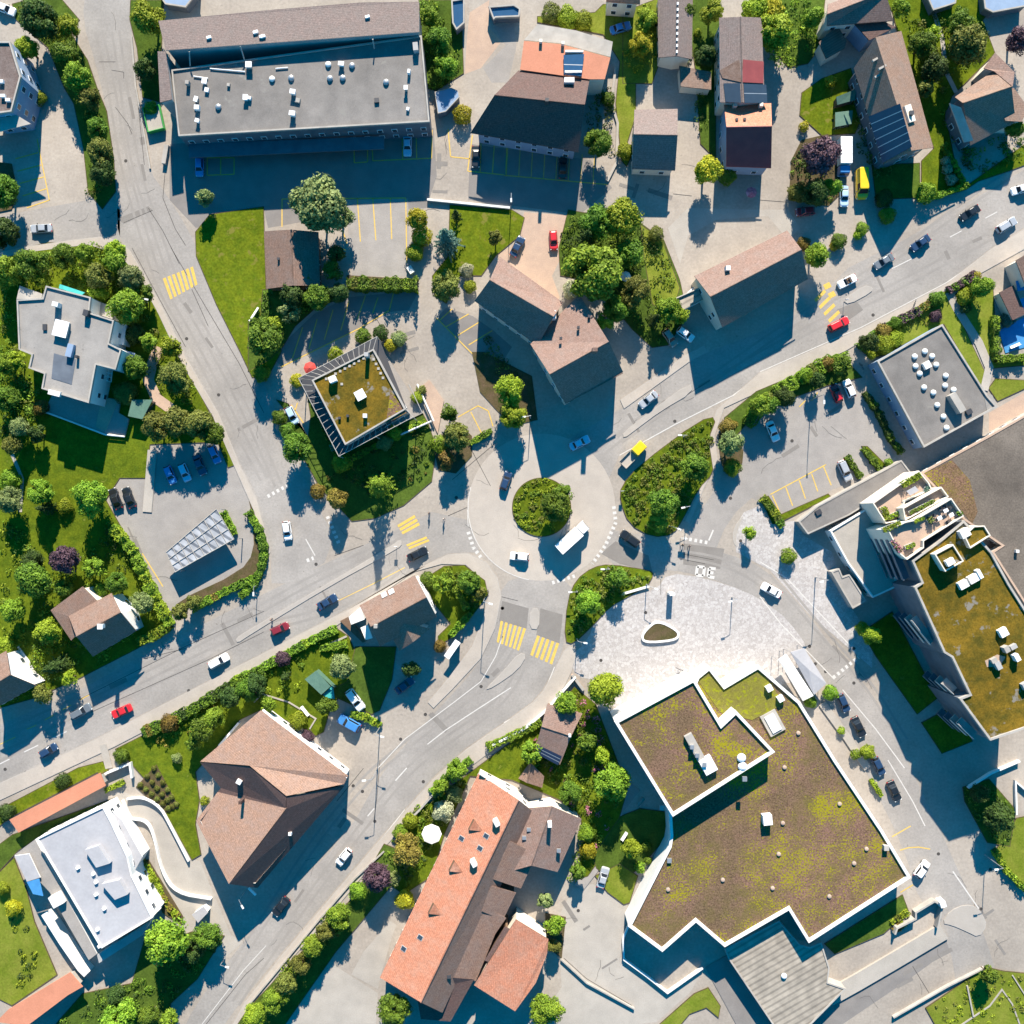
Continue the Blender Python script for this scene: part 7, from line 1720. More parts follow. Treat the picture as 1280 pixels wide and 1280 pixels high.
def car_parts(kind):
    """list of (part name, mesh, material or None for paint, parent index)"""
    if kind in CAR: return CAR[kind]
    L, Wd, hood, roofh, c0, c1, t0, t1 = {'hatch': (4.0, .86, .88, 1.48, -1.9, .95, -1.55, .25), 'sedan': (4.5, .89, .86, 1.42, -1.45, 1.0, -.95, .3), 'estate': (4.6, .9, .9, 1.5, -2.15, 1.0, -1.95, .3), 'van': (5.0, .98, 1.15, 2.1, -2.4, 1.75, -2.35, 1.2), 'suv': (4.5, .94, 1.02, 1.68, -2.1, .95, -1.85, .3),
                                            'convertible': (4.2, .87, .86, .95, -1.0, .7, -1.0, .7)}[kind]
    h = L / 2; out = []
    def put(name, mb, mat, par=None):
        me = bpy.data.meshes.new(name); me.from_pydata([tuple(v) for v in mb.v], [], mb.f)
        me.materials.append(MATS[mat] if mat else MATS['paint_white']); me.update()
        for p in me.polygons: p.use_smooth = False
        out.append((name, me, mat, par)); return len(out) - 1
    mb = MB()
    loft(mb, [rr_ring(-h + .12, h - .1, Wd - .1, .3, .22), rr_ring(-h, h, Wd, .42, .42), rr_ring(-h + .02, h - .03, Wd, .42, .66), rr_ring(-h + .08, h - .16, Wd - .04, .4, hood - .06), rr_ring(-h + .16, h - .32, Wd - .12, .36, hood)])
    put('body', mb, None)
    if kind != 'convertible':
        mb = MB(); lo = rr_ring(c0, c1, Wd - .1, .2, hood - .02); hi = rr_ring(t0, t1, Wd - .26, .2, roofh); hi2 = rr_ring(t0 + .12, t1 - .12, Wd - .36, .15, roofh + .04)
        loft(mb, [lo, hi, hi2]); put('cabin', mb, None)
        def glass(name, q):
            mb = MB(); c = sum(q, Vector()) / len(q); n = (q[1] - q[0]).cross(q[2] - q[0]).normalized()
            if n.dot(c - Vector((0, 0, hood))) < 0: q = q[::-1]; n = -n
            mb.face([p + n * .02 for p in q]); put(name, mb, 'car_glass')
        zz = lambda t, x0, x1: x0 + (x1 - x0) * t
        wl, wh = Wd - .18, Wd - .36
        za, zb = hood + .06, roofh - .07; ta = (za - hood) / (roofh - hood); tb = (zb - hood) / (roofh - hood)
        glass('windscreen', [Vector((zz(ta, c1, t1), -wl, za)), Vector((zz(ta, c1, t1), wl, za)), Vector((zz(tb, c1, t1), wh, zb)), Vector((zz(tb, c1, t1), -wh, zb))])
        if kind != 'van': glass('rear_window', [Vector((zz(ta, c0, t0), wl, za)), Vector((zz(ta, c0, t0), -wl, za)), Vector((zz(tb, c0, t0), -wh, zb)), Vector((zz(tb, c0, t0), wh, zb))])
        ya, yb = Wd - .1 - .16 * ta, Wd - .1 - .16 * tb
        xr = .2 if kind == 'van' else zz(ta, c0, t0) + .3
        for s in (1, -1): glass('side_window', [Vector((xr, s * ya, za)), Vector((zz(ta, c1, t1) - .3, s * ya, za)), Vector((zz(tb, c1, t1) - .2, s * yb, zb)), Vector((max(xr, zz(tb, c0, t0) + .2), s * yb, zb))])
    else:
        mb = MB(); mb.box((-.15, 0, hood - .01), 1.6, 1.25, .03); put('cockpit', mb, 'dark_metal')
        for s in (1, -1):
            mb = MB(); mb.box((-.2, s * .33, hood + .02), .5, .45, .1); mb.box((-.5, s * .33, hood + .02), .16, .45, .4); put('seat', mb, 'brown_wood')
        mb = MB(); mb.face([Vector((.72, -.68, hood)), Vector((.72, .68, hood)), Vector((.4, .58, hood + .34)), Vector((.4, -.58, hood + .34))]); put('windscreen', mb, 'car_glass')
    for x in (-h * .62, h * .62):
        for s in (1, -1):
            mb = MB(); mb.tube((x, s * (Wd - .2), .31), (x, s * (Wd + .01), .31), .31, n=14); w = put('wheel', mb, 'tyre')
            mb = MB(); mb.tube((x, s * (Wd - .05), .31), (x, s * (Wd + .03), .31), .19, n=10); put('rim', mb, 'steel', w)
    for s in (1, -1):
        mb = MB(); mb.box((h - .15, s * (Wd - .28), .6), .2, .3, .16, -s * .35); put('headlight', mb, 'lamp_white')
        mb = MB(); mb.box((-h + .08, s * (Wd - .24), .66), .16, .26, .16, s * .25); put('tail_light', mb, 'tail_red')
        mb = MB(); mb.box((c1 - .35, s * (Wd + .06), hood), .14, .2, .13); put('mirror', mb, 'dark_metal')
    CAR[kind] = out
    return out

def car(p, d, kind, paint, label, k=1.0, group=None):
    """p photo position, d pixel direction of the bonnet"""
    loc = W(p, .7); loc.z = .02
    o = empty('parked_car' if group == 'parked' else 'car', loc, label, 'van' if kind == 'van' else 'car', {'parked': 'cars standing in parking bays and yards', None: 'cars driving on the roads'}[group])
    o.rotation_euler = (0, 0, math.atan2(-d[1], d[0])); o.scale = (k, k, k)
    objs = []
    for name, me, mat, par in car_parts(kind):
        c = bpy.data.objects.new(name, me); COL.objects.link(c); c.parent = o if par is None else objs[par]; objs.append(c)
        if mat is None:
            c.material_slots[0].link = 'OBJECT'; c.material_slots[0].material = MATS['paint_' + paint]
    return o

Z1 = lambda s: P(s)[0]
pk = 'parked'
car(Z1("a1:200,1108"), (-1, .05), 'sedan', 'silver', 'silver saloon on the left side road below the parking bays')
car(Z1("a2:773,705"), (0, 1), 'sedan', 'paleblue', 'pale blue car parked below the long flat roof', 1, pk)
car(Z1("a1:967,810"), (0, 1), 'hatch', 'blue', 'small blue car parked left of the yellow bays at the flat roof', 1, pk)
car(Z1("a2:1105,760"), (0, 1), 'sedan', 'black', 'black car in the leftmost bay of the town house', 1, pk)
car(Z1("a3:285,812"), (.02, -1), 'sedan', 'black', 'black car in a middle bay of the town house', 1, pk)
car(Z1("a3:65,1195"), (.5, -1), 'sedan', 'navy', 'dark blue car parked diagonally on the pink yard', 1, pk)
car(Z1("a3:240,1165"), (.06, 1), 'hatch', 'red', 'red car parked on the pink yard', 1, pk)
car(Z1("a4:408,950"), (0, 1), 'sedan', 'paleblue', 'pale blue car behind the white lorry', 1, pk)
car(Z1("a4:490,895"), (0.02, 1), 'van', 'yellow', 'bright yellow van parked beside the white lorry', 1.25, pk)
car(Z1("a4:220,1025"), (-1, .1), 'hatch', 'maroon', 'dark red car half hidden under the trees near the barn roof', 1, pk)
car(Z1("a4:1018,1032"), (-1, .6), 'sedan', 'black', 'black car in the house shadow on the uphill road')
car(Z1("a4:1195,1092"), (1, -.6), 'estate', 'silver', 'silver estate car near the right edge of the uphill road')
car(Z1("a4:1262,918"), (-1, .3), 'hatch', 'white', 'white car at the right photo edge on the uphill road')
car(Z1("a4:778,1178"), (-1, .7), 'sedan', 'navy', 'dark blue car on the uphill road above the silver one')
car(Z1("b4:600,65"), (-1, .6), 'sedan', 'grey', 'grey car following the white convertible')
car(Z1("b4:423,162"), (-1, .5), 'convertible', 'white', 'white convertible with open top on the uphill road')
car(Z1("b4:382,370"), (1, -.5), 'estate', 'red', 'red estate car climbing at the yellow crossing')
car(Z1("b3:880,418"), (.85, .6), 'hatch', 'white', 'white car parked left of the barn roof', 1, pk)
car(Z1("b3:805,435"), (.55, .8), 'hatch', 'taupe', 'taupe car parked left of the white one near the barn', 1, pk)
car(Z1("b3:700,735"), (-1, .8), 'sedan', 'silver', 'silver car driving down towards the roundabout')
car(Z1("b3:367,945"), (1, -.5), 'sedan', 'paleblue', 'pale blue car in the gable shadow entering the roundabout')
car(Z1("e:272,305"), (.35, -1), 'hatch', 'navy', 'dark blue car on the left side of the roundabout')
car(Z1("b4:62,888"), (.42, 1), 'sedan', 'white', 'leftmost white car in the hedge side car park', 1, pk)
car(Z1("b4:370,705"), (-.4, -1), 'hatch', 'red', 'red car in the hedge side car park', 1, pk)
car(Z1("b4:433,682"), (-.42, -1), 'hatch', 'white', 'white car next to the red one in the car park', 1, pk)
car(Z1("b4:412,1080"), (.45, 1), 'estate', 'silver', 'silver car in the lower parking bays', 1, pk)
car(Z1("c4:55,418"), (-1, -.55), 'sedan', 'white', 'white car on the road curving around the plaza')
car(Z1("c3:610,168"), (-.8, -.6), 'suv', 'black', 'black car between the two planted islands')
car(Z1("c3:75,255"), (-1, -.1), 'hatch', 'white', 'white car leaving the roundabout on its lower left')
car(Z1("c2:822,243"), (1, -.5), 'sedan', 'black', 'black car at the yellow crossing above the corner house')
car(Z1("c2:385,475"), (1, -.6), 'sedan', 'navy', 'dark blue car on the main road beside the corner house')
car(Z1("c2:155,605"), (1, -.45), 'hatch', 'maroon', 'dark car with reddish bonnet following on the main road')
car(Z1("c1:1060,762"), (1, -.55), 'estate', 'white', 'white car alone on the lower lane of the main road')
car(Z1("c1:590,1005"), (-1, .45), 'sedan', 'red', 'red car on the main road near the villa gate')
car(Z1("c1:393,1005"), (1, -.55), 'estate', 'grey', 'grey car beside the red one on the main road')
car(Z1("c1:235,1195"), (1, -.6), 'hatch', 'navy', 'dark blue car on the main road near the left edge')
car(Z1("c2:190,130"), (.15, 1), 'hatch', 'white', 'white car waiting at the end of the side street')
for q, l, pt in (("b1:825,1100", 'leftmost blue car in the shade above the glass shelter', 'blue'), ("b1:895,1088", 'second blue car in the shade above the glass shelter', 'paleblue'), ("b1:968,1052", 'dark car with pale outline right of the two blue ones', 'navy'), ("b1:1040,1000", 'blue car at the tree row end of the car park', 'blue')):
    car(Z1(q), (.42, 1), 'sedan' if 'dark' in l else 'hatch', pt, l, 1, pk)
car(Z1("b1:560,1215"), (-.4, -1), 'sedan', 'black', 'left of two black cars beside the lone round tree', 1, pk)
car(Z1("b1:625,1210"), (-.4, -1), 'sedan', 'black', 'right of two black cars beside the lone round tree', 1, pk)
car(Z1("b2:213,812"), (.5, 1), 'hatch', 'paleblue', 'pale car parked left of the pergola house', 1, pk)
car(Z1("c2:520,950"), (.75, 1), 'estate', 'white', 'white car parked behind the corner house', 1.1, pk)
car(Z1("c2:490,1062"), (-1, -.55), 'suv', 'blue', 'bright blue car parked near the pink hipped roof', 1.12, pk)
car(Z1("c2:760,880"), (.8, -.6), 'sedan', 'navy', 'dark car in the house shadow by the small hedge', 1, pk)
car(Z1("d2:465,470"), (-.8, 1), 'hatch', 'white', 'white car driving down the shaded lower road')
car(Z1("d2:160,710"), (-.8, 1), 'sedan', 'black', 'black car in the deep shade of the hip roof house')
car(Z1("d3:480,570"), (.3, -1), 'sedan', 'silver', 'silver car parked beside the pale grass patch', 1, pk)
car(Z1("d4:785,530"), (.6, -.8), 'hatch', 'white', 'white car leaving at the corner of the sedum hall')
car(Z1("c4:405,965"), (.45, 1), 'hatch', 'navy', 'topmost dark car along the sedum hall', 1, pk)
car(Z1("c4:478,1080"), (.5, 1), 'sedan', 'black', 'second dark car along the sedum hall', 1, pk)
car(Z1("d4:575,30"), (.5, 1), 'hatch', 'navy', 'third dark car along the sedum hall', 1, pk)
car(Z1("d4:650,150"), (.45, 1), 'sedan', 'black', 'lowest dark car along the sedum hall', 1, pk)
car(Z1("a1:25,42"), (1, .4), 'sedan', 'white', 'white car in the top left corner', 1, pk)
car(Z1("a3:565,135"), (1, -.3), 'sedan', 'blue', 'blue car near the top edge behind the orange terrace', 1, pk)

def lorry(p, d, L, Wd, hgt, cabc, boxm, label, open_bed=False, cat='lorry', name='lorry'):
    loc = W(p, 1.2); loc.z = .02
    o = empty(name, loc, label, cat)
    h = L / 2; cl = 3.0 if open_bed else 1.9
    mb = MB(); loft(mb, [rr_ring(h - cl, h, Wd, .2, .5), rr_ring(h - cl, h + .02, Wd, .25, 1.1), rr_ring(h - cl + .1, h - .25, Wd - .1, .25, 2.1), rr_ring(h - cl + .2, h - .4, Wd - .2, .2, 2.2)]); 
    for v in mb.v: v += loc
    mb.build('cab', cabc, o)
    mb = MB(); q = [Vector((h + .0, -Wd + .15, 1.2)), Vector((h + .0, Wd - .15, 1.2)), Vector((h - .2, Wd - .25, 1.95)), Vector((h - .2, -Wd + .25, 1.95))]; mb.face([v + loc for v in q]); mb.build('windscreen', 'glass', o)
    mb = MB()
    if open_bed:
        mb.box((loc.x + (-h + h - cl) / 2, loc.y, .85), L - cl - .1, Wd * 2, .12)
        for s in (1, -1): mb.box((loc.x - cl / 2, loc.y + s * (Wd - .04), .97), L - cl - .1, .08, .5)
        mb.box((loc.x - h + .05, loc.y, .97), .08, Wd * 2, .5)
    else:
        mb.box((loc.x - cl / 2 - .05, loc.y, .8), L - cl - .1, Wd * 2 + .1, hgt - .8)
        for k in range(4): mb.box((loc.x - cl / 2 - (L - cl) * .4 + k * (L - cl) * .26, loc.y, hgt), .08, Wd * 2, .03)
    mb.build('cargo_bed' if open_bed else 'cargo_box', boxm, o)
    for x in (-h * .6, h * .62):
        for s in (1, -1):
            mb = MB(); mb.tube((loc.x + x, loc.y + s * (Wd - .3), .45), (loc.x + x, loc.y + s * Wd, .45), .45, n=14); mb.build('wheel', 'tyre', o)
    mb = MB(); mb.box((loc.x, loc.y, .45), L - .3, Wd * 1.2, .3); mb.build('chassis', 'dark_metal', o)
    for s in (1, -1): mb = MB(); mb.box((loc.x + h, loc.y + s * (Wd - .25), .75), .08, .3, .2); mb.build('headlight', 'lamp_white', o)
    if open_bed and 'yellow' in label:
        pass
    o.rotation_euler = (0, 0, math.atan2(-d[1], d[0]))
    return o
lorry(Z1("e:585,570"), (1.1, -1), 7.8, 1.15, 3.4, 'paint_white', 'white_metal', 'white box lorry driving around the roundabout island')
lorry(Z1("a4:405,765"), (0, 1), 7.4, 1.15, 3.0, 'paint_blue', 'white_metal', 'white box lorry with blue cab parked beside the purple tree')
lorry(Z1("e:872,180"), (1, -1.02), 6.4, 1.05, 2.2, 'paint_yellow', 'yard_pale', 'yellow pickup lorry with an open bed at the roundabout', True)
# green skip
Q = P("a1:690,520 770,505 795,620 715,640"); c = W(centre(Q)); o = empty('skip', c, 'bright green open skip filled with plants beside the street', 'skip')
v = [W(p, 1.3) for p in Q]; lo = [W(p, .2) * 1 for p in Q]; mb = MB(); xy = ccw([p.xy for p in v]); inn = inset(xy, .12); mb.ring(xy, inn, .15, 1.3); mb.build('bin', 'green_paint', o)
mb = MB(); mb.poly(inn, .8); mb.build('load', 'yard_pale', o)
plant(P("a1:728,520")[0], 8, 'leaf_bright', 'leafy cuttings piled in the green skip', 'ball', 1.9)
# ================================================================== STREET FURNITURE, PEOPLE, LIGHT
def lamp(base, lean, h, label):
    b_ = W(base); o = empty('street_lamp', b_, label, 'street lamp', 'street lamps along the roads')
    d = Vector((lean[0], -lean[1], 0)).normalized()
    mb = MB(); mb.tube(b_, b_ + Vector((0, 0, h)), .1, .06, 8); mb.tube(b_ + Vector((0, 0, h)), b_ + d * 1.3 + Vector((0, 0, h + .2)), .05, .05, 6); mb.tube(b_, b_ + Vector((0, 0, .6)), .16, .14, 8); mb.build('pole', 'steel', o)
    mb = MB(); c = b_ + d * 1.5 + Vector((0, 0, h + .16)); mb.box(c, .8, .32, .14, math.atan2(d.y, d.x)); mb.build('lamp_head', 'lamp_white', o)
for s, ln, h, l in (
 ("c2:1148,452", (1, .3), 9, 'street lamp at the tip of the rounded front garden'), ("b4:246,735", (0, 1), 8, 'street lamp standing in the hedge side car park'), ("c3:1105,452", (-1, .3), 4.5, 'street lamp in the middle of the plaza'),
 ("c3:690,390", (1, .4), 4.2, 'street lamp at the bench below the crescent island'), ("c4:268,355", (-1, .2), 8, 'street lamp on the curved road opposite the kiosk'), ("d2:628,40", (-1, .1), 8, 'street lamp above the lower road bend'),
 ("c2:640,1080", (1, .2), 7, 'street lamp at the end of the low hedge by the blue car'), ("d4:1092,462", (-1, .1), 7, 'street lamp at the right edge road junction'), ("e:1122,425", (-1, .2), 4, 'small lamp right of the broad island tree'),
 ("e:1108,98", (-1, 0), 4, 'small lamp near the upper tip of the large island'), ("e:1040,518", (1, .4), 4, 'small lamp at the lower tip of the large island'), ("e:752,715", (-1, 0), 4, 'small lamp on top of the crescent island'), ("e:606,1048", (1, .2), 4, 'small lamp at the lower tip of the crescent island'),
 ("e:605,822", (-1, 0), 3, 'small lamp on the outer side of the crescent island'), ("a3:35,985", (0, 1), 6, 'street lamp at the edge of the upper bright lawn'), ("b3:1035,365", (1, .5), 6, 'street lamp at the corner of the barn roof'), ("c1:1250,395", (0, 1), 3, 'street lamp at the lower hedge of the car park'),
 ("d1:1200,620", (.6, 1), 6, 'street lamp on the shaded lower road by the hip roof'), ("b3:128,825", (-1, .2), 5, 'street lamp beside the lime trees above the roundabout'), ("d1:1090,960", (1, .2), 3, 'street lamp at the villa driveway mouth'), ("b1:715,265", (1, .2), 4, 'street lamp at the sidewalk above the side street bend')):
    lamp(P(s)[0], ln, h, l)

def post_sign(p, label, w=.7, h=2.4, mat='white_metal', d=(1, 0)):
    b_ = W(P(p)[0]); o = empty('road_sign', b_, label, 'sign'); mb = MB(); mb.tube(b_, b_ + Vector((0, 0, h)), .04, n=6); mb.build('pole', 'steel', o)
    mb = MB(); mb.box(b_ + Vector((0, .06, h - .75)), w, .05, .75, math.atan2(-d[1], d[0])); mb.build('panel', mat, o)
for p, l in (("e:1112,578", 'small road sign at the dotted line near the plaza'), ("e:815,355", 'small road sign at the left tip of the large island'), ("c3:855,165", 'road sign beside the walking people'), ("c2:722,205", 'road sign on the median before the yellow crossing'), ("b4:405,262", 'road sign on the pale splitter island uphill')):
    post_sign(p, l)

# plaza stele, planter bench, bench wall, bins
Q = P("e:1030,828 1055,822 1058,838 1034,845"); b_ = W(centre(Q)); o = empty('info_stele', b_, 'slim white information stele on the plaza', 'stele')
mb = MB(); mb.box(b_, 1.1, .5, 3.0, .1); mb.build('body', 'white_metal', o); mb = MB(); mb.box(b_, 1.5, .9, .12, .1); mb.build('base', 'concrete', o)
Q = chaikin(P("e:905,1040 930,1000 985,955 1085,1005 1092,1040 1060,1062 925,1072"), 2); c = centre(Q); o = empty('planter_bench', W(c), 'triangular white planter bench with dark soil on the plaza', 'planter')
xy = ccw([W(p, .5).xy for p in Q]); inn = inset(xy, .45); mb = MB(); mb.ring(xy, inn, 0, .5); mb.build('bench_ring', 'white_render', o); mb = MB(); mb.poly(inn, .42); mb.build('soil', 'soil', o)
o = empty('bench', W(P("e:880,825")[0]), 'long white bench along the crescent island', 'bench'); a, c = W(P("e:815,838")[0]), W(P("e:945,800")[0]); e_ = c - a; m_ = (a + c) / 2; ang = math.atan2(e_.y, e_.x)
mb = MB(); mb.box((m_.x, m_.y, .38), e_.length, .5, .1, ang); mb.build('seat', 'white_render', o)
for t in (.08, .36, .64, .92): q = a.lerp(c, t); mb = MB(); mb.box((q.x, q.y, 0), .12, .42, .38, ang); mb.build('leg', 'concrete', o)
o = empty('bus_shelter', W(P("c2:990,705")[0]), 'narrow white roofed bus shelter below the front garden', 'bus shelter'); a, c = W(P("c2:1018,665")[0], 2.5), W(P("c2:962,745")[0], 2.5); e_ = c - a; m_ = (a + c) / 2; ang = math.atan2(e_.y, e_.x)
mb = MB(); mb.box((m_.x, m_.y, 2.35), e_.length, 1.3, .14, ang); mb.build('roof', 'white_metal', o); n_ = Vector((-math.sin(ang), math.cos(ang), 0)); mb = MB(); k = m_ + n_ * .5; mb.box((k.x, k.y, .1), e_.length - .3, .06, 2.2, ang); mb.build('glass_wall', 'glass', o)
for t in (.05, .95): q = a.lerp(c, t) + n_ * .5; mb = MB(); mb.tube((q.x, q.y, 0), (q.x, q.y, 2.35), .06, n=6); mb.build('post', 'steel', o)

def parasol(p, r_px, mat, label, h=2.4):
    b_ = W(p, h); b_.z = 0; o = empty('parasol', b_, label, 'parasol'); r = r_px / PPM; n = 8
    mb = MB(); top = b_ + Vector((0, 0, h + .35)); rim = [b_ + Vector((r * math.cos(2 * math.pi * k / n), r * math.sin(2 * math.pi * k / n), h - .1)) for k in range(n)]
    for k in range(n): mb.face([rim[k], rim[(k + 1) % n], top])
    mb.build('canopy', mat, o); mb = MB(); mb.tube(b_, top, .035, n=6); mb.build('pole', 'steel', o); mb = MB(); mb.tube(b_, b_ + Vector((0, 0, .12)), .3, n=10); mb.build('base', 'concrete', o)
parasol(P("d2:890,360")[0], 12.5, 'parasol_cloth', 'large white octagonal parasol beside the orange roof')
parasol(P("b3:590,137")[0], 6.5, 'parasol_cloth', 'white round parasol beside the very large bright tree')
parasol(P("b2:300,582")[0], 8, 'red_cloth', 'red parasol at the upper left of the pergola house')
parasol(P("a3:1200,932")[0], 7, 'leaf_pink', 'pink parasol in front of the row house')
parasol(P("g:350,700")[0], 0, 'parasol_cloth', 'x') if 0 else None

# terrace furniture of the apartment block
def table(p, z, label, s=.9, mat='white_metal'):
    b_ = W(p, z + .7); b_.z = z; o = empty('table', b_, label, 'table'); mb = MB(); mb.box((b_.x, b_.y, z + .7), s, s * .8, .05, .5); mb.build('tabletop', mat, o)
    for x, y_ in ((-1, -1), (1, -1), (1, 1), (-1, 1)): mb = MB(); mb.tube((b_.x + x * s * .3, b_.y + y_ * s * .28, z), (b_.x + x * s * .3, b_.y + y_ * s * .28, z + .7), .03, n=6); mb.build('leg', 'steel', o)
def chair(p, z, rz, label):
    b_ = W(p, z + .5); b_.z = z; o = empty('terrace_chair', b_, label, 'chair', 'dark chairs on the wide roof terrace'); ca, sa = math.cos(rz), math.sin(rz)
    mb = MB(); mb.box((b_.x, b_.y, z + .42), .6, .6, .08, rz); mb.build('seat', 'dark_metal', o); mb = MB(); mb.box((b_.x - ca * .28, b_.y - sa * .28, z + .5), .08, .6, .5, rz); mb.build('backrest', 'dark_metal', o)
    for x, y_ in ((-1, -1), (1, -1), (1, 1), (-1, 1)): mb = MB(); q = (b_.x + x * .22, b_.y + y_ * .22); mb.tube((*q, z), (*q, z + .42), .03, n=6); mb.build('leg', 'steel', o)
TABLES = "g:700,530 600,570 650,500 540,590"
for p, l in zip(P("g:700,535 605,560 655,500"), ('white table at the right end of the wide roof terrace', 'white table in the middle of the chairs on the wide roof terrace', 'white table near the upper parapet of the wide roof terrace')): table(p, 13.4, l)
for i, p in enumerate(P("g:565,540 580,575 545,600 610,490 640,470 660,600 520,560 690,480")): 
    o = None; chair(p, 13.4, i * .8, 'TMP dark chair label here'); LABELS.pop('TMP dark chair label here', None)
for o in bpy.data.objects:
    if o.get('label') == 'TMP dark chair label here': o['label'] = 'dark metal chair on the wide apartment roof terrace'
Q = P("g:340,345 410,305 440,340 370,380"); o = empty('pavilion_awning', W(centre(Q), 9), 'square white awning on the upper roof terrace', 'awning'); o.location.z = 9.0; ORG[o.name].z = 9.0
v = [W(p, 11.0) for p in Q]; roof_shell(o, [v], 'white_membrane', .08, name='cloth')
for p in v: mb = MB(); mb.tube((p.x, p.y, 9.0), (p.x, p.y, 10.9), .05, n=6); mb.build('post', 'steel', o)

# garden furniture and sheds' odds and ends
def bench(p, rz, label, mat='brown_wood', L=1.6):
    b_ = W(P(p)[0]); o = empty('garden_bench', b_, label, 'bench'); ca, sa = math.cos(rz), math.sin(rz)
    mb = MB(); mb.box((b_.x, b_.y, .5), L, .5, .08, rz); mb.build('seat', mat, o); mb = MB(); mb.box((b_.x - sa * -.26, b_.y + ca * -.26, .55), L, .07, .45, rz); mb.build('backrest', mat, o)
    for t in (-1, 1): mb = MB(); mb.box((b_.x + ca * t * L * .4, b_.y + sa * t * L * .4, .08), .1, .45, .42, rz); mb.build('leg', 'concrete', o)
bench("b1:1235,325", 1.0, 'pale garden bench on the triangular lawn', 'parasol_cloth', 3.4)
bench("c2:280,1000", -.9, 'wooden bench on the lawn beside the pink hipped roof', 'parasol_cloth', 2.4)
bench("b4:1230,475", .4, 'pale lounge bench on the blue awning terrace', 'parasol_cloth', 2.2)
bench("b4:1160,260", -.6, 'pale bench at the entrance of the blue awning terrace', 'yard_pale', 3.0)
bench("d3:580,365", 1.0, 'white bench on the shaded lawn by the sedum hall', 'white_metal', 2.0)
bench("d3:660,200", .9, 'bluish bench on the shaded path by the sedum hall', 'concrete', 2.0)
def glasshouse():
    Q = P("a4:365,545 450,535 445,600 365,615"); o = house_root('greenhouse', Q, 'small teal greenhouse on the lawn by the solar roof house', 'greenhouse'); v = [W(p, 1.8) for p in Q]
    roof_shell(o, [v], 'green_panel', .1); walls(o, v, 'glass', .08, .1, name='glazing')
glasshouse()
# round pools hidden in gardens are left out: only what the photograph shows stands here
def tub(p, r_px, label):
    c = W(P(p)[0]); r = r_px / PPM; o = empty('garden_pool', c, label, 'pool'); mb = MB(); pts = [(c.x + r * math.cos(k * .35), c.y + r * math.sin(k * .35)) for k in range(18)]; inn = inset(pts, .15); mb.ring(pts, inn, 0, .9); mb.build('rim', 'white_metal', o); mb = MB(); mb.poly(inn, .75); mb.build('water', 'glass_blue', o)

# low walls, rails and fences
def wall_line(s, label, h=.9, th=.25, mat='white_render', name='garden_wall', cat='wall', posts=False):
    v = P(s); c = centre(v); mb = MB()
    if h <= .5:
        ribbon(mb, [W(p) for p in v], th, 0, h + len(LABELS) % 37 * .0013); o = mb.build(name, mat, None, W(c)); return tag(o, label, cat)
    o = empty(name, W(c), label, cat)
    ribbon(mb, [W(p) for p in v], th, 0 if not posts else h - .15, h)
    mb.build('rail' if posts else 'run', mat, o)
    if h > .5:
        mb = MB(); ribbon(mb, [W(p) for p in v], th + .08, h + .001, h + .06); mb.build('coping', 'concrete' if mat != 'white_render' else mat, o)
wall_line("c3:345,835 200,1000 100,1085 0,1135 -60,1165", 'white retaining wall on the outer side of the curved road', 1.0, .35)
wall_line("d2:895,165 830,240 770,300", 'pale road edge wall above the white parasol', .8, .3, 'concrete')
wall_line("d2:0,1190 150,1010 330,790 520,570 660,440", 'long pale kerb wall beside the roadside tree row', .45, .3, 'concrete')
wall_line("d1:520,60 640,10 650,80", 'white gate wall at the villa entrance', 1.2, .35)
wall_line("d3:275,960 400,1075 630,1200", 'thin dark garden wall along the worn yard', .6, .2, 'concrete')
wall_line("d3:600,800 575,860 580,960 690,1040 790,1120 960,1000", 'pale ramp wall below the sedum hall corner', .8, .3, 'white_render')
wall_line("i:470,372 560,322 680,252 835,160", 'broad pale kerb wall along the wide ramp road', .5, 3.4, 'yard_pale')
wall_line("d4:640,1240 900,1090 1080,1000", 'pale fence wall between ramp and terraced lawn', .8, .2, 'concrete')
wall_line("d4:1235,260 1230,100 1290,150", 'white curved wall in the shade at the right edge', .8, .3, 'white_render')
wall_line("d4:1000,130 1110,60 1250,0", 'white shaded wall at the end of the apartment block', .9, .3, 'white_render')
wall_line("d4:1220,1040 1290,1150", 'pale curved edging on the terraced lawn', .4, .25, 'yard_pale')
wall_line("d4:1000,1090 1030,1240", 'short pale wall crossing the terraced lawn', .5, .3, 'yard_pale')
wall_line("d4:960,1290 1110,1190 1170,1110 1220,1180 1260,1290", 'pale footpath edging in the lower right corner', .3, .3, 'yard_pale')
wall_line("a2:870,972 1000,985 1270,1012", 'white low wall between parking and upper bright lawn', .7, .35)
wall_line("a1:800,800 815,710", 'short pale wall at the forecourt entrance', .9, .8, 'concrete')
wall_line("a1:640,180 660,420 700,640 730,820", 'pale kerb wall along the left side of the forecourt', .35, .3, 'concrete')
wall_line("a3:540,330 520,500 550,600 545,790 500,880", 'pale path edging between the town house and small house', .4, .5, 'yard_pale')
wall_line("b4:915,215 950,290 1060,460 1110,580 1085,690", 'pale straight footpath edging across the dry lawn', .16, 1.7, 'yard_pale', 'footpath_slab', 'path')
wall_line("b1:740,980 715,1280", 'pale dividing strip between the two parked rows', .2, 1.9, 'yard_pale', 'footpath_slab', 'path')
wall_line("b1:770,480 740,560 720,640 760,730 830,780", 'winding pale footpath beside the oval olive bush', .14, 2.2, 'yard_pink', 'footpath_slab', 'path')
wall_line("b1:60,1000 110,1120 100,1280", 'narrow pale footpath on the left lawn', .14, .7, 'yard_pale', 'footpath_slab', 'path')
wall_line("c1:500,1165 530,1280", 'pale footpath leading to the villa gate', .16, 1.5, 'yard_pale', 'footpath_slab', 'path')
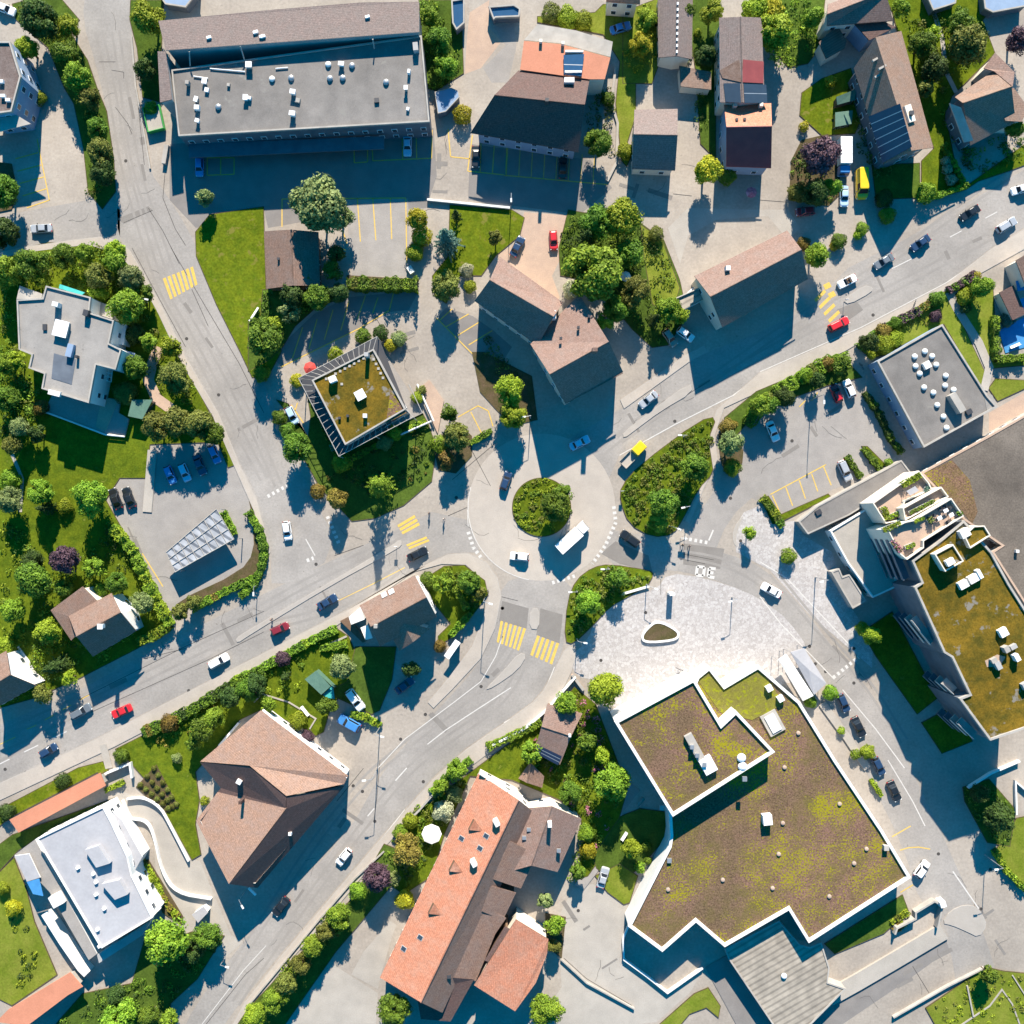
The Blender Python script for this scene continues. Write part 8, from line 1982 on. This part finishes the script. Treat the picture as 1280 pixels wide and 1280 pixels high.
wall_line("d3:640,130 560,230 490,400 430,530 360,620", 'shaded paved path between orange house and sedum hall', .14, 2.2, 'yard_grey', 'footpath_slab', 'path')
wall_line("c4:300,965 420,1130 520,1280", 'pale planter strip between parked cars and sedum hall', .3, 1.6, 'yard_pale', 'footpath_slab', 'path')
wall_line("c2:370,690 480,640", 'pale bed edging in the kitchen garden', .3, .4, 'yard_pale')
wall_line("c2:30,960 70,920 200,960 330,1040 300,1090", 'pale stone edging below the kitchen garden', .3, .3, 'yard_pale')
wall_line("c1:90,690 140,760 190,860", 'white path edging at the left edge house', .3, .4, 'white_render')
wall_line("a4:830,30 880,180 900,350 950,450", 'pale garden path in the upper right gardens', .14, .9, 'yard_pale', 'footpath_slab', 'path')
wall_line("c3:330,825 385,900", 'short pink wall at the corner of the plaza', .8, .5, 'yard_pink')
wall_line("c1:1070,1165 1165,1055", 'white wall segment beside the pink hipped roof', 1.2, .3)
wall_line("b2:780,95 800,125", 'white block at the corner of the parking deck', .8, 1.0)

# bicycles as dark frames near the crossing
def bicycle(p, d, label):
    b_ = W(P(p)[0]); o = empty('bicycle', b_, label, 'bicycle'); u = Vector((d[0], -d[1], 0)).normalized(); n = Vector((-u.y, u.x, 0))
    for s in (-.52, .52):
        mb = MB(); c = b_ + u * s + Vector((0, 0, .34)); pts = [c + (u * math.cos(a) + Vector((0, 0, 1)) * math.sin(a)) * .33 for a in (2 * math.pi * k / 14 for k in range(14))]
        for k in range(14): mb.tube(pts[k], pts[(k + 1) % 14], .03, n=5, cap=False)
        mb.build('wheel', 'tyre', o)
    mb = MB(); A_ = b_ + u * -.52 + Vector((0, 0, .34)); B_ = b_ + Vector((0, 0, .3)); C_ = b_ - u * .2 + Vector((0, 0, .8)); D_ = b_ + u * .38 + Vector((0, 0, .8)); E_ = b_ + u * .52 + Vector((0, 0, .34))
    for a, c in ((A_, B_), (B_, C_), (A_, C_), (C_, D_), (B_, D_), (D_, E_)): mb.tube(a, c, .025, n=5)
    mb.build('frame', 'dark_metal', o); mb = MB(); mb.tube(D_ + n * .28 + Vector((0, 0, .15)), D_ - n * .28 + Vector((0, 0, .15)), .02, n=5); mb.build('handlebar', 'steel', o); mb = MB(); mb.box(C_ + Vector((0, 0, .05)), .26, .15, .06, math.atan2(u.y, u.x)); mb.build('saddle', 'dark_metal', o)
for p, d, l in (("c3:850,800", (1, .4), 'upper bicycle standing on the plaza'), ("c3:862,825", (1, .3), 'lower bicycle standing on the plaza'), ("b4:745,270", (.4, -1), 'bicycle on the uphill sidewalk'), ("b4:490,575", (.6, 1), 'bicycle leaning at the path by the domed roof')): bicycle(p, d, l)

# people: one continuous skinned body each
def person(p, face, shirt, trousers, hair, label, stride=.18):
    b_ = W(P(p)[0]); b_.z = .02; o = empty('person', b_, label, 'person')
    J = [(0, 0, .95), (0, 0, 1.2), (0, 0, 1.42), (0, 0, 1.52), (.02, 0, 1.66), (0, .1, .92), (stride, .11, .5), (stride * .9, .11, .08), (stride + .16, .11, .04), (0, -.1, .92), (-stride * .5, -.11, .5), (-stride * 1.2, -.11, .09), (-stride * 1.2 + .16, -.11, .04),
         (0, .2, 1.4), (-.05, .25, 1.12), (.08, .25, .9), (.1, .25, .8), (0, -.2, 1.4), (.05, -.25, 1.12), (.2, -.24, .92), (.24, -.24, .83)]
    E = [(0, 1), (1, 2), (2, 3), (3, 4), (0, 5), (5, 6), (6, 7), (7, 8), (0, 9), (9, 10), (10, 11), (11, 12), (2, 13), (13, 14), (14, 15), (15, 16), (2, 17), (17, 18), (18, 19), (19, 20)]
    Rd = [.15, .14, .15, .06, .105, .1, .07, .05, .045, .1, .07, .05, .045, .065, .05, .04, .04, .065, .05, .04, .04]
    me = bpy.data.meshes.new('body'); me.from_pydata(J, E, []); me.update(); ob = bpy.data.objects.new('body', me); COL.objects.link(ob); ob.parent = o
    sk = ob.modifiers.new('skin', 'SKIN'); ob.modifiers.new('smooth', 'SUBSURF').render_levels = 1
    for i, r in enumerate(Rd): me.skin_vertices[0].data[i].radius = (r, r)
    me.skin_vertices[0].data[0].use_root = True
    me.materials.append(MATS['skin'])
    def cloth(name, idx, mat, grow):
        sel = sorted(set(i for e in idx for i in e)); mp = {k: i for i, k in enumerate(sel)}
        m2 = bpy.data.meshes.new(name); m2.from_pydata([J[k] for k in sel], [(mp[a], mp[c]) for a, c in idx], []); m2.update(); q = bpy.data.objects.new(name, m2); COL.objects.link(q); q.parent = o
        q.modifiers.new('skin', 'SKIN'); q.modifiers.new('smooth', 'SUBSURF').render_levels = 1
        for k in sel: m2.skin_vertices[0].data[mp[k]].radius = (Rd[k] + grow, Rd[k] + grow)
        m2.skin_vertices[0].data[0].use_root = True; m2.materials.append(MATS[mat])
    cloth('shirt', [(0, 1), (1, 2), (2, 13), (13, 14), (2, 17), (17, 18)], shirt, .02); cloth('trousers', [(0, 5), (5, 6), (6, 7), (0, 9), (9, 10), (10, 11)], trousers, .015)
    mb = MB(); mb.dome((0, 0, 0), .125, .14, n=12, k=5)
    for v in mb.v: v += b_ + Vector((.005, 0, 1.67))
    mb.build('hair', hair, o)
    o.rotation_euler = (0, 0, math.atan2(-face[1], face[0]))
person("f:130,440", (1, .2), 'dark_metal', 'dark_metal', 'bark', 'person in dark clothes walking left of a pair near the plaza')
person("f:222,455", (1, .2), 'paint_navy', 'dark_metal', 'iron', 'person in navy clothes walking right of a pair near the plaza')
person("c2:880,45", (-1, .4), 'dark_metal', 'paint_navy', 'bark', 'person in dark clothes beside the upper yellow crossing')
person("c2:950,75", (1, -.2), 'white_render', 'dark_metal', 'bark', 'person in a white top near the upper yellow crossing')
person("c2:118,558", (1, -.4), 'dark_metal', 'dark_metal', 'iron', 'person in dark clothes on the median by the main road')

# ------------------------------------------------------------------ light and camera
EL = math.radians(29.7)
w_ = bpy.data.worlds.new('World'); SC.world = w_; w_.use_nodes = True
nt = w_.node_tree; bg = nt.nodes['Background']; sky = nt.nodes.new('ShaderNodeTexSky'); sky.sky_type = 'NISHITA'; sky.sun_disc = False
sky.sun_elevation = EL; sky.sun_rotation = math.radians(3); sky.ozone_density = 8.0; sky.air_density = 1.0; sky.dust_density = .3; sky.altitude = 500
hs = nt.nodes.new('ShaderNodeHueSaturation'); hs.inputs['Saturation'].default_value = 1.8; hs.inputs['Hue'].default_value = .478; nt.links.new(sky.outputs[0], hs.inputs['Color']); nt.links.new(hs.outputs[0], bg.inputs[0]); bg.inputs[1].default_value = .088
sl = bpy.data.lights.new('sun', 'SUN'); sl.energy = 5.0; sl.angle = math.radians(.5); sl.color = (1, .89, .74)
so = bpy.data.objects.new('sun', sl); COL.objects.link(so); so.location = (20, 120, 120)
so.rotation_euler = Vector((-.055, -1, -math.tan(EL))).to_track_quat('-Z', 'Y').to_euler()
cd = bpy.data.cameras.new('camera'); co = bpy.data.objects.new('camera', cd); COL.objects.link(co); SC.camera = co
co.location = (0, 0, CAM_H); cd.angle = 2 * math.atan(640 / PPM / CAM_H); cd.clip_start = 1; cd.clip_end = 5000
SC.view_settings.view_transform = 'Standard'; SC.view_settings.look = 'None'; SC.view_settings.exposure = 1.42; SC.view_settings.gamma = 1
SC.render.engine = 'CYCLES'
SC.cycles.max_bounces = 6; SC.cycles.diffuse_bounces = 3; SC.cycles.transmission_bounces = 4; SC.cycles.use_denoising = True
